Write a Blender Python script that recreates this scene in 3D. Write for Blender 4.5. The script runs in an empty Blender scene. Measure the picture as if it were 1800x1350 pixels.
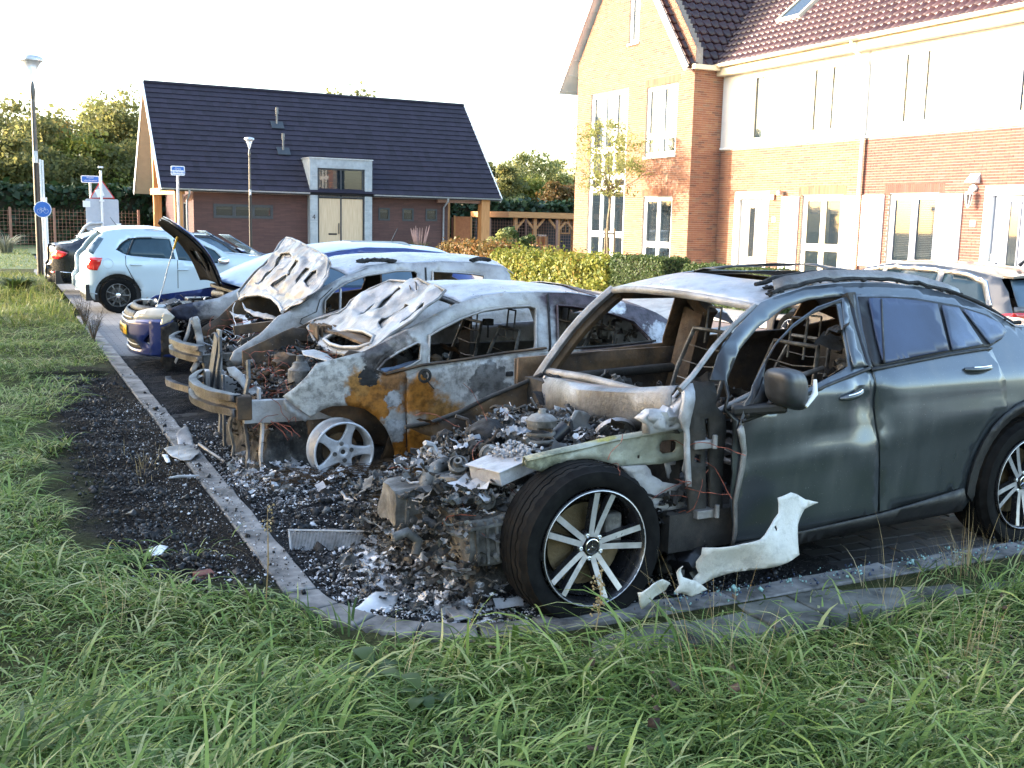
import bpy, bmesh, math, random
import numpy as np
from mathutils import Vector, Matrix, noise
from mathutils.geometry import delaunay_2d_cdt
PI = math.pi
R = math.radians
sc = bpy.context.scene
COL = sc.collection
random.seed(7)
rng = np.random.default_rng(7)
CAM_H = 1.74
FPX, YAW, PIT, ROL = 1855.47, R(25.968), R(8.729), R(1.304)
_F = Vector((math.sin(YAW)*math.cos(PIT), math.cos(YAW)*math.cos(PIT), -math.sin(PIT)))
_r0 = Vector((math.cos(YAW), -math.sin(YAW), 0)); _u0 = _r0.cross(_F)
_Rt = math.cos(ROL)*_r0 + math.sin(ROL)*_u0
_Up = -math.sin(ROL)*_r0 + math.cos(ROL)*_u0
CAMPOS = Vector((0, 0, CAM_H))
cam = bpy.data.cameras.new('camera')
cam.lens = 36.0*FPX/1800; cam.sensor_width = 36; cam.clip_start = 0.05; cam.clip_end = 3000
cam_o = bpy.data.objects.new('camera', cam); COL.objects.link(cam_o)
m = Matrix.Identity(4)
for i in range(3):
 m[i][0] = _Rt[i]; m[i][1] = _Up[i]; m[i][2] = -_F[i]; m[i][3] = CAMPOS[i]
cam_o.matrix_world = m
sc.camera = cam_o
SUN_EL, SUN_AZ = R(14.5), R(-62)
sun_dir = Vector((math.sin(SUN_AZ)*math.cos(SUN_EL), math.cos(SUN_AZ)*math.cos(SUN_EL), math.sin(SUN_EL)))
w = bpy.data.worlds.new('World'); sc.world = w; w.use_nodes = True
nt = w.node_tree
for n in list(nt.nodes): nt.nodes.remove(n)
out = nt.nodes.new('ShaderNodeOutputWorld'); bg = nt.nodes.new('ShaderNodeBackground')
sky = nt.nodes.new('ShaderNodeTexSky'); sky.sky_type = 'NISHITA'; sky.sun_disc = False
sky.sun_elevation = SUN_EL; sky.sun_rotation = SUN_AZ
sky.air_density = 1.0; sky.dust_density = 2.5; sky.ozone_density = 1.0
bg.inputs['Strength'].default_value = 0.15
nt.links.new(sky.outputs[0], bg.inputs[0]); nt.links.new(bg.outputs[0], out.inputs[0])
sun = bpy.data.lights.new('sun', 'SUN'); sun.energy = 2.0; sun.angle = R(0.6); sun.color = (1.0, 0.93, 0.84)
sun_o = bpy.data.objects.new('sun', sun); COL.objects.link(sun_o)
sun_o.rotation_euler = sun_dir.to_track_quat('Z', 'Y').to_euler()
sc.view_settings.view_transform = 'Standard'; sc.view_settings.look = 'None'
sc.view_settings.exposure = 2.85; sc.view_settings.gamma = 1; sc.view_settings.use_curve_mapping = False
sc.cycles.max_bounces = 6; sc.cycles.diffuse_bounces = 3; sc.cycles.glossy_bounces = 3
sc.cycles.transmission_bounces = 4; sc.cycles.transparent_max_bounces = 8
def ray(px, py):
 return _F + _Rt*((px-900)/FPX) - _Up*((py-675)/FPX)
def at(px, py, ax, val):
 d = ray(px, py); i = 'xyz'.index(ax)
 return CAMPOS + d*((val-CAMPOS[i])/d[i])
def gr(px, py, z=0.0): return at(px, py, 'z', z)
def setp(o, label=None, cat=None, group=None, kind=None):
 if label: o['label'] = label
 if cat: o['category'] = cat
 if group: o['group'] = group
 if kind: o['kind'] = kind
 return o
def thing(name, label, cat, loc=(0, 0, 0), rz=0.0, group=None):
 o = bpy.data.objects.new(name, None); COL.objects.link(o)
 o.empty_display_size = 0.1
 o.location = loc; o.rotation_euler = (0, 0, rz)
 return setp(o, label, cat, group)
def wm(o):
 m = Matrix.Translation(o.location) @ o.rotation_euler.to_matrix().to_4x4()
 return (wm(o.parent) @ m) if o.parent else m
def copy_tree(o, parent=None):
 c = o.copy(); COL.objects.link(c); c.parent = parent
 for ch in list(KIDS.get(o.name, [])): copy_tree(ch, c)
 return c
KIDS = {}
def link(o, parent=None):
 COL.objects.link(o)
 if parent is not None:
  o.parent = parent
  KIDS.setdefault(parent.name, []).append(o)
 return o
class MB:
 """collects faces of one mesh"""
 def __init__(s): s.v = []; s.f = []; s.mi = []; s.cur = 0
 def add(s, vs, fs):
  b = len(s.v); s.v += [tuple(p) for p in vs]
  s.f += [tuple(i+b for i in f) for f in fs]; s.mi += [s.cur]*len(fs)
 def mat(s, i): s.cur = i; return s
 def box(s, a, b, M=None):
  x0, y0, z0 = a; x1, y1, z1 = b
  vs = [Vector(p) for p in ((x0,y0,z0),(x1,y0,z0),(x1,y1,z0),(x0,y1,z0),(x0,y0,z1),(x1,y0,z1),(x1,y1,z1),(x0,y1,z1))]
  if M is not None: vs = [M @ p for p in vs]
  s.add(vs, [(0,3,2,1),(4,5,6,7),(0,1,5,4),(1,2,6,5),(2,3,7,6),(3,0,4,7)]); return s
 def cbox(s, c, d, M=None, rz=0, ry=0, rx=0):
  T = Matrix.Translation(Vector(c)) @ Matrix.Rotation(rz, 4, 'Z') @ Matrix.Rotation(ry, 4, 'Y') @ Matrix.Rotation(rx, 4, 'X')
  if M is not None: T = M @ T
  return s.box((-d[0]/2,-d[1]/2,-d[2]/2), (d[0]/2,d[1]/2,d[2]/2), T)
 def bar(s, p0, p1, w, h, up=(0, 0, 1)):
  p0 = Vector(p0); p1 = Vector(p1); d = (p1-p0); L = d.length; d.normalize()
  u = Vector(up); sd = d.cross(u)
  if sd.length < 1e-4: sd = d.cross(Vector((0, 1, 0)))
  sd.normalize(); u = sd.cross(d)
  vs = []
  for p in (p0, p1):
   for a, b in ((-1,-1),(1,-1),(1,1),(-1,1)): vs.append(p + sd*(a*w/2) + u*(b*h/2))
  s.add(vs, [(0,1,2,3),(7,6,5,4),(0,4,5,1),(1,5,6,2),(2,6,7,3),(3,7,4,0)]); return s
 def tube(s, pts, r, n=8, cap=True):
  pts = [Vector(p) for p in pts]; k = len(pts)
  rr = r if isinstance(r, (list, tuple)) else [r]*k
  prev = None; vs = []; fs = []
  for i, p in enumerate(pts):
   d = (pts[min(i+1, k-1)] - pts[max(i-1, 0)])
   if d.length < 1e-9: d = Vector((0, 0, 1))
   d.normalize()
   if prev is None:
    a = Vector((0, 0, 1)) if abs(d.z) < .9 else Vector((1, 0, 0))
    sd = d.cross(a).normalized()
   else:
    sd = prev - d*prev.dot(d)
    sd = sd.normalized() if sd.length > 1e-6 else d.orthogonal().normalized()
   prev = sd; u = d.cross(sd)
   for j in range(n):
    t = 2*PI*j/n; vs.append(p + (sd*math.cos(t) + u*math.sin(t))*rr[i])
  for i in range(k-1):
   for j in range(n):
    a = i*n+j; b = i*n+(j+1) % n; fs.append((a, b, b+n, a+n))
  if cap: fs.append(tuple(range(n))[::-1]); fs.append(tuple(range((k-1)*n, k*n)))
  s.add(vs, fs); return s
 def lathe(s, prof, M=None, n=24, close=False):
  """prof = [(radius, height)] turned about local Z"""
  vs = []; fs = []; k = len(prof)
  for (r, h) in prof:
   for j in range(n):
    t = 2*PI*j/n; p = Vector((r*math.cos(t), r*math.sin(t), h))
    vs.append(M @ p if M is not None else p)
  for i in range(k - (0 if close else 1)):
   i2 = (i+1) % k
   for j in range(n):
    j2 = (j+1) % n; fs.append((i*n+j, i*n+j2, i2*n+j2, i2*n+j))
  s.add(vs, fs); return s
 def prism(s, poly, M, t, z0=0.0):
  """2D polygon extruded along local z from z0 to z0+t"""
  n = len(poly); vs = [M @ Vector((a, b, z0)) for a, b in poly] + [M @ Vector((a, b, z0+t)) for a, b in poly]
  fs = [tuple(range(n))[::-1], tuple(range(n, 2*n))] + [(i, (i+1) % n, (i+1) % n+n, i+n) for i in range(n)]
  s.add(vs, fs); return s
 def quad(s, a, b, c, d): s.add([a, b, c, d], [(0, 1, 2, 3)]); return s
 def mesh(s, name, M=None):
  me = bpy.data.meshes.new(name)
  vs = s.v
  if M is not None: vs = [tuple(M @ Vector(p)) for p in vs]
  me.from_pydata(vs, [], s.f)
  if any(s.mi): me.polygons.foreach_set('material_index', s.mi)
  return me
 def build(s, name, mats, parent=None, smooth=None, world=False, bevel=0, subsurf=0, solid=0):
  M = wm(parent).inverted() if (world and parent is not None) else None
  me = s.mesh(name, M)
  return fin(me, name, mats, parent, smooth, bevel, subsurf, solid)
def fin(me, name, mats, parent=None, smooth=None, bevel=0, subsurf=0, solid=0):
 for m_ in (mats if isinstance(mats, (list, tuple)) else [mats]): me.materials.append(m_)
 if smooth is not None:
  me.polygons.foreach_set('use_smooth', [True]*len(me.polygons))
  if smooth < 180:
   try: me.set_sharp_from_angle(angle=R(smooth))
   except Exception: pass
 me.update()
 o = bpy.data.objects.new(name, me); link(o, parent)
 if solid:
  md = o.modifiers.new('solid', 'SOLIDIFY'); md.thickness = abs(solid); md.offset = -1 if solid > 0 else 1
 if bevel:
  md = o.modifiers.new('bevel', 'BEVEL'); md.width = bevel; md.segments = 2; md.limit_method = 'ANGLE'; md.angle_limit = R(40)
 if subsurf:
  md = o.modifiers.new('sub', 'SUBSURF'); md.levels = subsurf; md.render_levels = subsurf
 return o
def np_mesh(name, V, F, mats, parent=None, mi=None, smooth=False):
 """V (n,3), F (m,k) arrays"""
 me = bpy.data.meshes.new(name); V = np.asarray(V, np.float32); F = np.asarray(F, np.int32)
 k = F.shape[1]
 me.vertices.add(len(V)); me.vertices.foreach_set('co', V.ravel())
 me.loops.add(F.size); me.loops.foreach_set('vertex_index', F.ravel())
 me.polygons.add(len(F)); me.polygons.foreach_set('loop_start', np.arange(0, F.size, k, dtype=np.int32))
 if mi is not None: me.polygons.foreach_set('material_index', np.asarray(mi, np.int32))
 if smooth: me.polygons.foreach_set('use_smooth', np.ones(len(F), bool))
 me.update(calc_edges=True); me.validate()
 for m_ in (mats if isinstance(mats, (list, tuple)) else [mats]): me.materials.append(m_)
 o = bpy.data.objects.new(name, me); link(o, parent); return o
def inpoly(P, poly):
 """P (n,2) array -> bool"""
 x, y = P[:, 0], P[:, 1]; r = np.zeros(len(P), bool); n = len(poly); j = n-1
 for i in range(n):
  xi, yi = poly[i]; xj, yj = poly[j]
  if yi != yj:
   c = ((yi > y) != (yj > y)) & (x < (xj-xi)*(y-yi)/(yj-yi)+xi); r ^= c
  j = i
 return r
def resample(poly, d, closed=True):
 out = []; n = len(poly)
 for i in range(n if closed else n-1):
  a = np.array(poly[i], float); b = np.array(poly[(i+1) % n], float)
  k = max(1, int(np.linalg.norm(b-a)/d+.5))
  out += [tuple(a+(b-a)*t/k) for t in range(k)]
 if not closed: out.append(tuple(poly[-1]))
 return out
def smooth_poly(poly, it=1, closed=True):
 """Chaikin corner cutting"""
 for _ in range(it):
  o = []; n = len(poly)
  for i in range(n if closed else n-1):
   a = poly[i]; b = poly[(i+1) % n]
   o += [(a[0]*.75+b[0]*.25, a[1]*.75+b[1]*.25), (a[0]*.25+b[0]*.75, a[1]*.25+b[1]*.75)]
  if not closed: o = [poly[0]]+o[1:-1]+[poly[-1]]
  poly = o
 return poly
def tri2d(outline, holes=(), d=.06, jit=0.0):
 """triangulated flat shape with inner points; returns verts2d, tris"""
 rings = [resample(outline, d)] + [resample(h, d) for h in holes]
 pts = []; edges = []
 for r_ in rings:
  b = len(pts); n = len(r_); pts += r_; edges += [(b+i, b+(i+1) % n) for i in range(n)]
 A = np.array(outline); x0, y0 = A.min(0); x1, y1 = A.max(0)
 g = []; row = 0; y = y0+d*.5
 B = np.array(pts)
 while y < y1:
  x = x0+d*.5+(row % 2)*d*.5
  while x < x1: g.append((x, y)); x += d
  y += d*.87; row += 1
 if g:
  g = np.array(g)
  k = inpoly(g, outline)
  for h in holes: k &= ~inpoly(g, h)
  g = g[k]
  if len(g):
   keep = np.ones(len(g), bool)
   for i in range(0, len(g), 2000):
    D = np.sqrt(((g[i:i+2000, None, :]-B[None])**2).sum(-1)).min(1); keep[i:i+2000] = D > d*.45
   pts += [tuple(p) for p in g[keep]]
 vs, es, fs, *_ = delaunay_2d_cdt([Vector(p) for p in pts], edges, [], 0, 1e-6)
 V = np.array([tuple(v) for v in vs]); T = [tuple(f) for f in fs if len(f) == 3]
 C = np.array([V[list(t)].mean(0) for t in T]); k = inpoly(C, outline)
 for h in holes: k &= ~inpoly(C, h)
 return V, [t for t, kk in zip(T, k) if kk]
def panel(name, outline, mapf, mats, parent=None, holes=(), d=.06, solid=.012, smooth=40, flip=False, world=False):
 V, T = tri2d(outline, holes, d)
 P = [mapf(a, b) for a, b in V]
 if world and parent is not None:
  M = wm(parent).inverted(); P = [M @ Vector(p) for p in P]
 me = bpy.data.meshes.new(name)
 me.from_pydata([tuple(p) for p in P], [], [t[::-1] if flip else t for t in T])
 return fin(me, name, mats, parent, smooth, solid=solid)
def nz(x, y=0.0, z=0.0, s=1.0, seed=0.0): return noise.noise(Vector((x*s+seed*7.3, y*s+seed*3.1, z*s+seed)))
class N:
 def __init__(s, name):
  s.m = bpy.data.materials.new(name); s.m.use_nodes = True; s.t = s.m.node_tree
  for n in list(s.t.nodes): s.t.nodes.remove(n)
  s.out = s.n('ShaderNodeOutputMaterial'); s.b = s.n('ShaderNodeBsdfPrincipled')
  s.l(s.b.outputs[0], s.out.inputs[0]); s._co = None
 def n(s, t, **k):
  n = s.t.nodes.new(t)
  for a, b in k.items(): setattr(n, a, b)
  return n
 def l(s, a, b): s.t.links.new(a, b)
 def val(s, sock, v):
  if hasattr(v, 'is_output') or isinstance(v, bpy.types.NodeSocket): s.l(v, sock)
  else:
   if isinstance(v, (tuple, list)) and len(v) == 3 and sock.type == 'RGBA': v = (*v, 1)
   sock.default_value = v
 def co(s, kind='Object'):
  if s._co is None: s._co = s.n('ShaderNodeTexCoord')
  return s._co.outputs[kind]
 def mapping(s, v, scale=(1, 1, 1), loc=(0, 0, 0), rot=(0, 0, 0)):
  n = s.n('ShaderNodeMapping'); s.l(v, n.inputs[0]); n.inputs['Scale'].default_value = scale
  n.inputs['Location'].default_value = loc; n.inputs['Rotation'].default_value = rot; return n.outputs[0]
 def noise(s, scale=5, detail=4, rough=.5, v=None, dist=0, off=0, col=False):
  n = s.n('ShaderNodeTexNoise'); v = v if v is not None else s.co()
  if off: v = s.mapping(v, loc=(off, off*1.7, off*.6))
  s.l(v, n.inputs['Vector'])
  n.inputs['Scale'].default_value = scale; n.inputs['Detail'].default_value = detail
  n.inputs['Roughness'].default_value = rough; n.inputs['Distortion'].default_value = dist
  return n.outputs[1 if col else 0]
 def ramp(s, f, stops, interp='LINEAR'):
  n = s.n('ShaderNodeValToRGB'); s.l(f, n.inputs[0]); cr = n.color_ramp; cr.interpolation = interp
  while len(cr.elements) > len(stops): cr.elements.remove(cr.elements[-1])
  while len(cr.elements) < len(stops): cr.elements.new(1)
  for e, (p, c) in zip(cr.elements, stops):
   e.position = p; e.color = (*c, 1) if isinstance(c, (tuple, list)) else (c, c, c, 1)
  return n.outputs[0]
 def mix(s, f, a, b, mode='MIX'):
  n = s.n('ShaderNodeMix', data_type='RGBA', blend_type=mode)
  s.val(n.inputs[0], f); s.val(n.inputs[6], a); s.val(n.inputs[7], b); return n.outputs[2]
 def math(s, op, a, b=0.0, c=None, clamp=False):
  n = s.n('ShaderNodeMath', operation=op, use_clamp=clamp); s.val(n.inputs[0], a); s.val(n.inputs[1], b)
  if c is not None: s.val(n.inputs[2], c)
  return n.outputs[0]
 def step(s, f, a, b):
  n = s.n('ShaderNodeMapRange', interpolation_type='SMOOTHSTEP'); s.val(n.inputs[0], f)
  n.inputs[1].default_value = a; n.inputs[2].default_value = b; return n.outputs[0]
 def sep(s, v=None):
  n = s.n('ShaderNodeSeparateXYZ'); s.l(v if v is not None else s.co(), n.inputs[0]); return n.outputs
 def rnd(s):
  """random per piece, whether the piece is an object or an island of a joined mesh"""
  a = s.n('ShaderNodeNewGeometry').outputs['Random Per Island']; b = s.n('ShaderNodeObjectInfo').outputs['Random']
  return s.math('FRACT', s.math('ADD', a, b))
 def blob(s, c, r, soft=.4, amp=.8, nscale=3.0):
  """1 inside a noisy ball about c (object space)"""
  n = s.n('ShaderNodeVectorMath', operation='DISTANCE'); s.l(s.co(), n.inputs[0]); n.inputs[1].default_value = c
  d = s.math('DIVIDE', n.outputs['Value'], r)
  d = s.math('ADD', d, s.math('MULTIPLY', s.math('SUBTRACT', s.noise(nscale, 5, .6, off=c[0]+1.3), .5), amp*2))
  return s.step(d, 1+soft/2, 1-soft/2)
 def bump(s, h, strength=.3, dist=.01):
  n = s.n('ShaderNodeBump'); n.inputs['Strength'].default_value = strength; n.inputs['Distance'].default_value = dist
  s.l(h, n.inputs['Height']); s.l(n.outputs[0], s.b.inputs['Normal']); return s
 def set(s, **k):
  for a, v in k.items():
   nm = {'col': 'Base Color', 'rough': 'Roughness', 'metal': 'Metallic', 'coat': 'Coat Weight', 'coatr': 'Coat Roughness',
                  'spec': 'Specular IOR Level', 'emit': 'Emission Color', 'emits': 'Emission Strength', 'alpha': 'Alpha',
                  'trans': 'Transmission Weight', 'ior': 'IOR', 'sheen': 'Sheen Weight'}[a]
   s.val(s.b.inputs[nm], v)
  return s
MATS = {}
def plain(name, col, rough=.6, metal=0.0, var=.12, scale=12, bump=0.0, **k):
 n = N(name); f = n.noise(scale, 4, .6)
 c2 = tuple(max(0, c*(1-var*2.2)) for c in col); c3 = tuple(min(1, c*(1+var)) for c in col)
 n.set(col=n.ramp(f, [(.3, c2), (.7, c3)]), metal=metal, **k)
 n.set(rough=n.ramp(n.noise(scale*2.3, 3, .5, off=3), [(.3, max(.02, rough*.8)), (.7, min(1, rough*1.2))]))
 if bump: n.bump(n.noise(scale*5, 4, .6, off=5), bump, .004)
 MATS[name] = n.m; return n.m
def leafmat(name, stops, trans=.35, rough=.5):
 n = N(name); f = n.rnd(); big = n.noise(.6, 2, .5)
 f2 = n.math('ADD', n.math('MULTIPLY', f, .6), n.math('MULTIPLY', big, .5), clamp=True)
 c = n.ramp(f2, stops); n.set(col=c, rough=rough, spec=.3)
 t = n.n('ShaderNodeBsdfTranslucent'); n.l(c, t.inputs[0])
 mx = n.n('ShaderNodeMixShader'); mx.inputs[0].default_value = trans
 n.l(n.b.outputs[0], mx.inputs[1]); n.l(t.outputs[0], mx.inputs[2]); n.l(mx.outputs[0], n.out.inputs[0])
 MATS[name] = n.m; return n.m
def textmesh(s, size, font_scale=1.0):
 cu = bpy.data.curves.new('t', 'FONT'); cu.body = s; cu.size = size; cu.align_x = 'CENTER'; cu.align_y = 'CENTER'
 cu.extrude = .001; cu.resolution_u = 3
 o = bpy.data.objects.new('t', cu); COL.objects.link(o)
 dg = bpy.context.evaluated_depsgraph_get(); me = bpy.data.meshes.new_from_object(o.evaluated_get(dg))
 bpy.data.objects.remove(o); bpy.data.curves.remove(cu); return me
def text(name, s, size, M, mat_, parent):
 """M places the lettering (x right, y up, z towards the reader) in the parent's space"""
 me = textmesh(s, size); me.transform(M); me.materials.clear(); me.materials.append(mat_)
 o = bpy.data.objects.new(name, me); link(o, parent); return o
# materials of the setting
def brickmat(name, stops, mortar=False):
 n = N(name); f = n.rnd(); g = n.noise(30, 4, .6, v=n.co('Object'))
 c = n.ramp(f, stops); c = n.mix(n.math('MULTIPLY', g, .35), c, (.12, .07, .05))
 n.set(col=c, rough=.85, spec=.2); n.bump(n.noise(90, 3, .6), .3, .003); MATS[name] = n.m; return n.m
M_brick = brickmat('red_orange_brick', [(0, (.15, .08, .06)), (.15, (.26, .115, .07)), (.55, (.31, .145, .085)), (.8, (.25, .105, .068)), (.92, (.33, .18, .10)), (1, (.19, .13, .10))])
M_brick2 = brickmat('dark_red_brick', [(0, (.09, .05, .045)), (.2, (.18, .065, .052)), (.6, (.21, .085, .065)), (.85, (.15, .058, .048)), (1, (.13, .09, .08))])
M_mortar = plain('mortar', (.36, .32, .27), .9, var=.1, scale=20)
M_plaster = plain('white_plaster', (.64, .63, .60), .8, var=.05, scale=2, bump=.1)
M_white = plain('white_paint', (.80, .80, .78), .45, var=.03, scale=3)
M_cream = plain('cream_paint', (.72, .62, .45), .5, var=.04, scale=3)
M_creambd = plain('cream_board', (.74, .66, .54), .6, var=.04, scale=3)
M_taupe = plain('taupe_door', (.40, .36, .31), .45, var=.04)
M_greydoor = plain('blue_grey_door', (.22, .24, .29), .45, var=.04)
M_steel = plain('brushed_steel', (.55, .55, .54), .35, 1.0, var=.08)
M_lampp0 = plain('dull_flue_steel', (.20, .19, .18), .5, .6)
M_galv = plain('galvanised_steel', (.50, .52, .54), .45, .6, var=.1)
M_zinc = plain('zinc_sheet', (.36, .40, .43), .5, .3, var=.1, scale=4)
M_anthra = plain('anthracite_frame', (.035, .042, .05), .45)
M_black = plain('black_paint', (.012, .012, .014), .35)
M_blackpl = plain('black_plastic', (.007, .007, .008), .55, var=.2)
M_curtain = plain('pale_curtain', (.70, .68, .62), .9, var=.05)
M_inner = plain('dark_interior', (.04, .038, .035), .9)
M_conc = plain('weathered_concrete', (.27, .26, .25), .9, var=.18, scale=9, bump=.5)
def wood(name, a, b, s=(3, 3, 40)):
 n = N(name); v = n.mapping(n.co(), scale=s); f = n.noise(2.2, 5, .6, v=v)
 n.set(col=n.ramp(f, [(.3, a), (.7, b)]), rough=.6); n.bump(f, .2, .003); MATS[name] = n.m; return n.m
M_larch = wood('larch_wood', (.42, .17, .05), (.62, .30, .11), (12, 12, .8))
M_larchh = wood('larch_beam', (.42, .17, .05), (.62, .30, .11), (.8, 12, 12))
M_doorw = wood('pale_oak_door', (.50, .36, .22), (.64, .50, .33), (10, 10, .6))
M_post = wood('hardwood_post', (.20, .10, .07), (.32, .17, .12), (20, 20, 1.5))
M_rust = wood('corten_panel', (.33, .10, .035), (.45, .16, .05), (3, 3, 3))
def glassmat(name, tint=(.02, .03, .04), rough=.03, spec=.9):
 n = N(name); n.set(col=tint, rough=rough, spec=spec, coat=.6, coatr=.02)
 t = n.n('ShaderNodeBsdfTransparent'); mx = n.n('ShaderNodeMixShader'); mx.inputs[0].default_value = .6
 n.l(t.outputs[0], mx.inputs[1]); n.l(n.b.outputs[0], mx.inputs[2]); n.l(mx.outputs[0], n.out.inputs[0]); MATS[name] = n.m; return n.m
M_glass = glassmat('window_glass')
def tilemat(name, a, b, rough):
 n = N(name); c = n.ramp(n.rnd(), [(0, a), (1, b)]); g = n.noise(6, 4, .6)
 n.set(col=n.mix(n.math('MULTIPLY', n.step(g, .45, .8), .25), c, tuple(x*2+.01 for x in b)), rough=rough, spec=.5); MATS[name] = n.m; return n.m
M_tile = tilemat('anthracite_roof_tile', (.0075, .0055, .014), (.016, .012, .026), .8)
M_pan = tilemat('glazed_brown_pantile', (.035, .016, .018), (.060, .027, .028), .32)
n = N('long_brown_brick'); v = n.mapping(n.co(), rot=(R(90), 0, 0))
bt = n.n('ShaderNodeTexBrick'); n.l(v, bt.inputs[0])
bt.inputs['Color1'].default_value = (.105, .050, .042, 1); bt.inputs['Color2'].default_value = (.060, .030, .028, 1)
bt.inputs['Mortar'].default_value = (.035, .022, .02, 1); bt.inputs['Scale'].default_value = 1
bt.inputs['Brick Width'].default_value = .5; bt.inputs['Row Height'].default_value = .055; bt.inputs['Mortar Size'].default_value = .006
bt.inputs['Bias'].default_value = .1
v2 = n.mapping(n.co(), scale=(2, 2, 16)); f = n.noise(1.5, 4, .6, v=v2)
n.set(col=n.mix(n.math('MULTIPLY', f, .5), bt.outputs[0], (.15, .075, .06)), rough=.85); M_roman = n.m
def paving(name, c1, c2, mort, bw, bh, rot=0, soot=False):
 n = N(name); v = n.mapping(n.co(), rot=(0, 0, rot)); bt = n.n('ShaderNodeTexBrick'); n.l(v, bt.inputs[0])
 bt.inputs['Color1'].default_value = (*c1, 1); bt.inputs['Color2'].default_value = (*c2, 1); bt.inputs['Mortar'].default_value = (*mort, 1)
 bt.inputs['Scale'].default_value = 1; bt.inputs['Brick Width'].default_value = bw; bt.inputs['Row Height'].default_value = bh
 bt.inputs['Mortar Size'].default_value = .005
 g = n.noise(.8, 5, .6); c = n.mix(n.math('MULTIPLY', n.step(g, .4, .7), .35), bt.outputs[0], tuple(x*.45 for x in c1))
 if soot:
  s_ = n.sep(); k = n.math('ADD', s_[0], n.math('MULTIPLY', n.noise(1.2, 5, .65, off=2), 2.2)); k2 = n.math('ADD', s_[1], n.math('MULTIPLY', n.noise(1.1, 5, .6, off=7), 3))
  c = n.mix(n.math('MULTIPLY', n.step(k, 6.6, 5.2), n.step(k2, 16.0, 14.4)), c, (.012, .011, .011))
 n.set(col=c, rough=.85); n.bump(bt.outputs['Fac'], -.4, .006); return n.m
M_park = paving('grey_pavers', (.17, .165, .165), (.13, .125, .13), (.05, .05, .045), .21, .105, soot=True)
M_road = paving('brown_red_road_bricks', (.21, .15, .13), (.16, .12, .115), (.07, .06, .055), .21, .07, R(90))
M_walk = paving('pale_footpath_tiles', (.34, .32, .30), (.30, .285, .27), (.14, .13, .12), .3, .3)
M_asph = plain('pale_asphalt', (.16, .16, .17), .9, var=.15, scale=8)
n = N('soil'); g = n.noise(1.3, 6, .6); g2 = n.noise(35, 5, .7, off=2)
c = n.ramp(g2, [(.3, (.018, .022, .008)), (.55, (.045, .050, .018)), (.75, (.085, .070, .035))])
sx = n.sep()
bx = n.step(n.math('ADD', sx[0], n.math('MULTIPLY', n.noise(2.1, 5, .65, off=4), .9)), .62, .95)
by = n.math('MULTIPLY', n.step(n.math('ADD', sx[1], n.math('MULTIPLY', n.noise(1.7, 4, .6, off=9), .8)), 4.9, 5.4),
   n.math('SUBTRACT', 1.0, n.step(n.math('ADD', sx[1], n.noise(1.9, 4, .6, off=6)), 12.2, 13.2)))
burn = n.math('MULTIPLY', bx, n.math('MULTIPLY', by, n.math('LESS_THAN', sx[0], 1.3)))
ch = n.ramp(n.noise(22, 6, .7, off=8), [(.38, (.003, .0027, .0027)), (.56, (.009, .0075, .007)), (.70, (.024, .019, .016)), (.82, (.06, .05, .042))])
ash = n.step(n.noise(60, 4, .75, off=11), .66, .72)
ch = n.mix(n.math('MULTIPLY', ash, .8), ch, (.42, .42, .45))
n.set(col=n.mix(burn, c, ch), rough=.95, spec=.1); n.bump(n.noise(45, 5, .7, off=5), .8, .02); M_soil = n.m
M_lawn = plain('far_lawn', (.055, .095, .020), .9, var=.25, scale=3)
# ground
def corner_in(x, y, off=0.0):
 """inside the parking area bounded by the kerb (rounded south-west corner)"""
 x0 = 1.26+off; y0 = 3.86+off; r = .72-off
 return (x > x0) & (y > y0) & ~((x < x0+r) & (y < y0+r) & (np.hypot(x-x0-r, y-y0-r) > r))
def gheight(x, y):
 x = np.asarray(x, float); y = np.asarray(y, float)
 h = .03 + .022*np.sin(x*1.9+1.3*np.sin(y*1.1)) + .018*np.sin(y*2.7+x*.8) + .012*np.sin(x*6.1+y*4.3)
 near = np.exp(-((y-2.6)/1.6)**2)
 h = h + .04*near*np.sin(x*1.1+.5)
 burnt = (x > .2) & (x < 1.2) & (y > 4.9) & (y < 12)
 h = np.where(burnt, .02+.012*np.sin(x*9+y*5)+.010*np.sin(y*13.0+x*3), h)
 d = np.where((x < 1.98) & (y < 4.58), np.hypot(x-1.98, y-4.58)-.87, np.where(y >= 4.58, 1.11-x, 3.71-y))
 dd = np.clip(d, 0, .25)
 h = np.where(dd < .25, h*dd/.25+.040*(1-dd/.25), h)
 h = np.where(d < -.02, -.06, h)
 h = np.where(corner_in(x, y, -.06), np.where(x > 6.8, -.45, -.10), h)
 h = np.where((x > 9.2) & (y < 4.2), -.45, h)
 h = np.where((x > 1.0) & (y > 17), np.where(x > 1.35, -.10, h), h)
 h = np.where((x > 6.8) & (y > 3.85), -.45, h)
 return h
def axis(a, b, d, ext, k=26):
 t = np.arange(a, b+d/2, d); g = np.geomspace(d, ext, k)
 lo = a-np.cumsum(g); hi = b+np.cumsum(g); return np.concatenate([lo[::-1], t, hi])
ax_ = axis(-1.5, 7, .05, 160); ay_ = axis(1.5, 14, .05, 160)
GX, GY = np.meshgrid(ax_, ay_); nx_, ny_ = len(ax_), len(ay_)
Vg = np.stack([GX.ravel(), GY.ravel(), gheight(GX, GY).ravel()], 1)
ii = (np.arange(ny_-1)[:, None]*nx_+np.arange(nx_-1)[None]).ravel()
g_o = np_mesh('ground', Vg, np.stack([ii, ii+1, ii+nx_+1, ii+nx_], 1), M_soil, smooth=True)
setp(g_o, 'dark soil ground under the rough grass verge, scorched beside the kerb', kind='structure')
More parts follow.
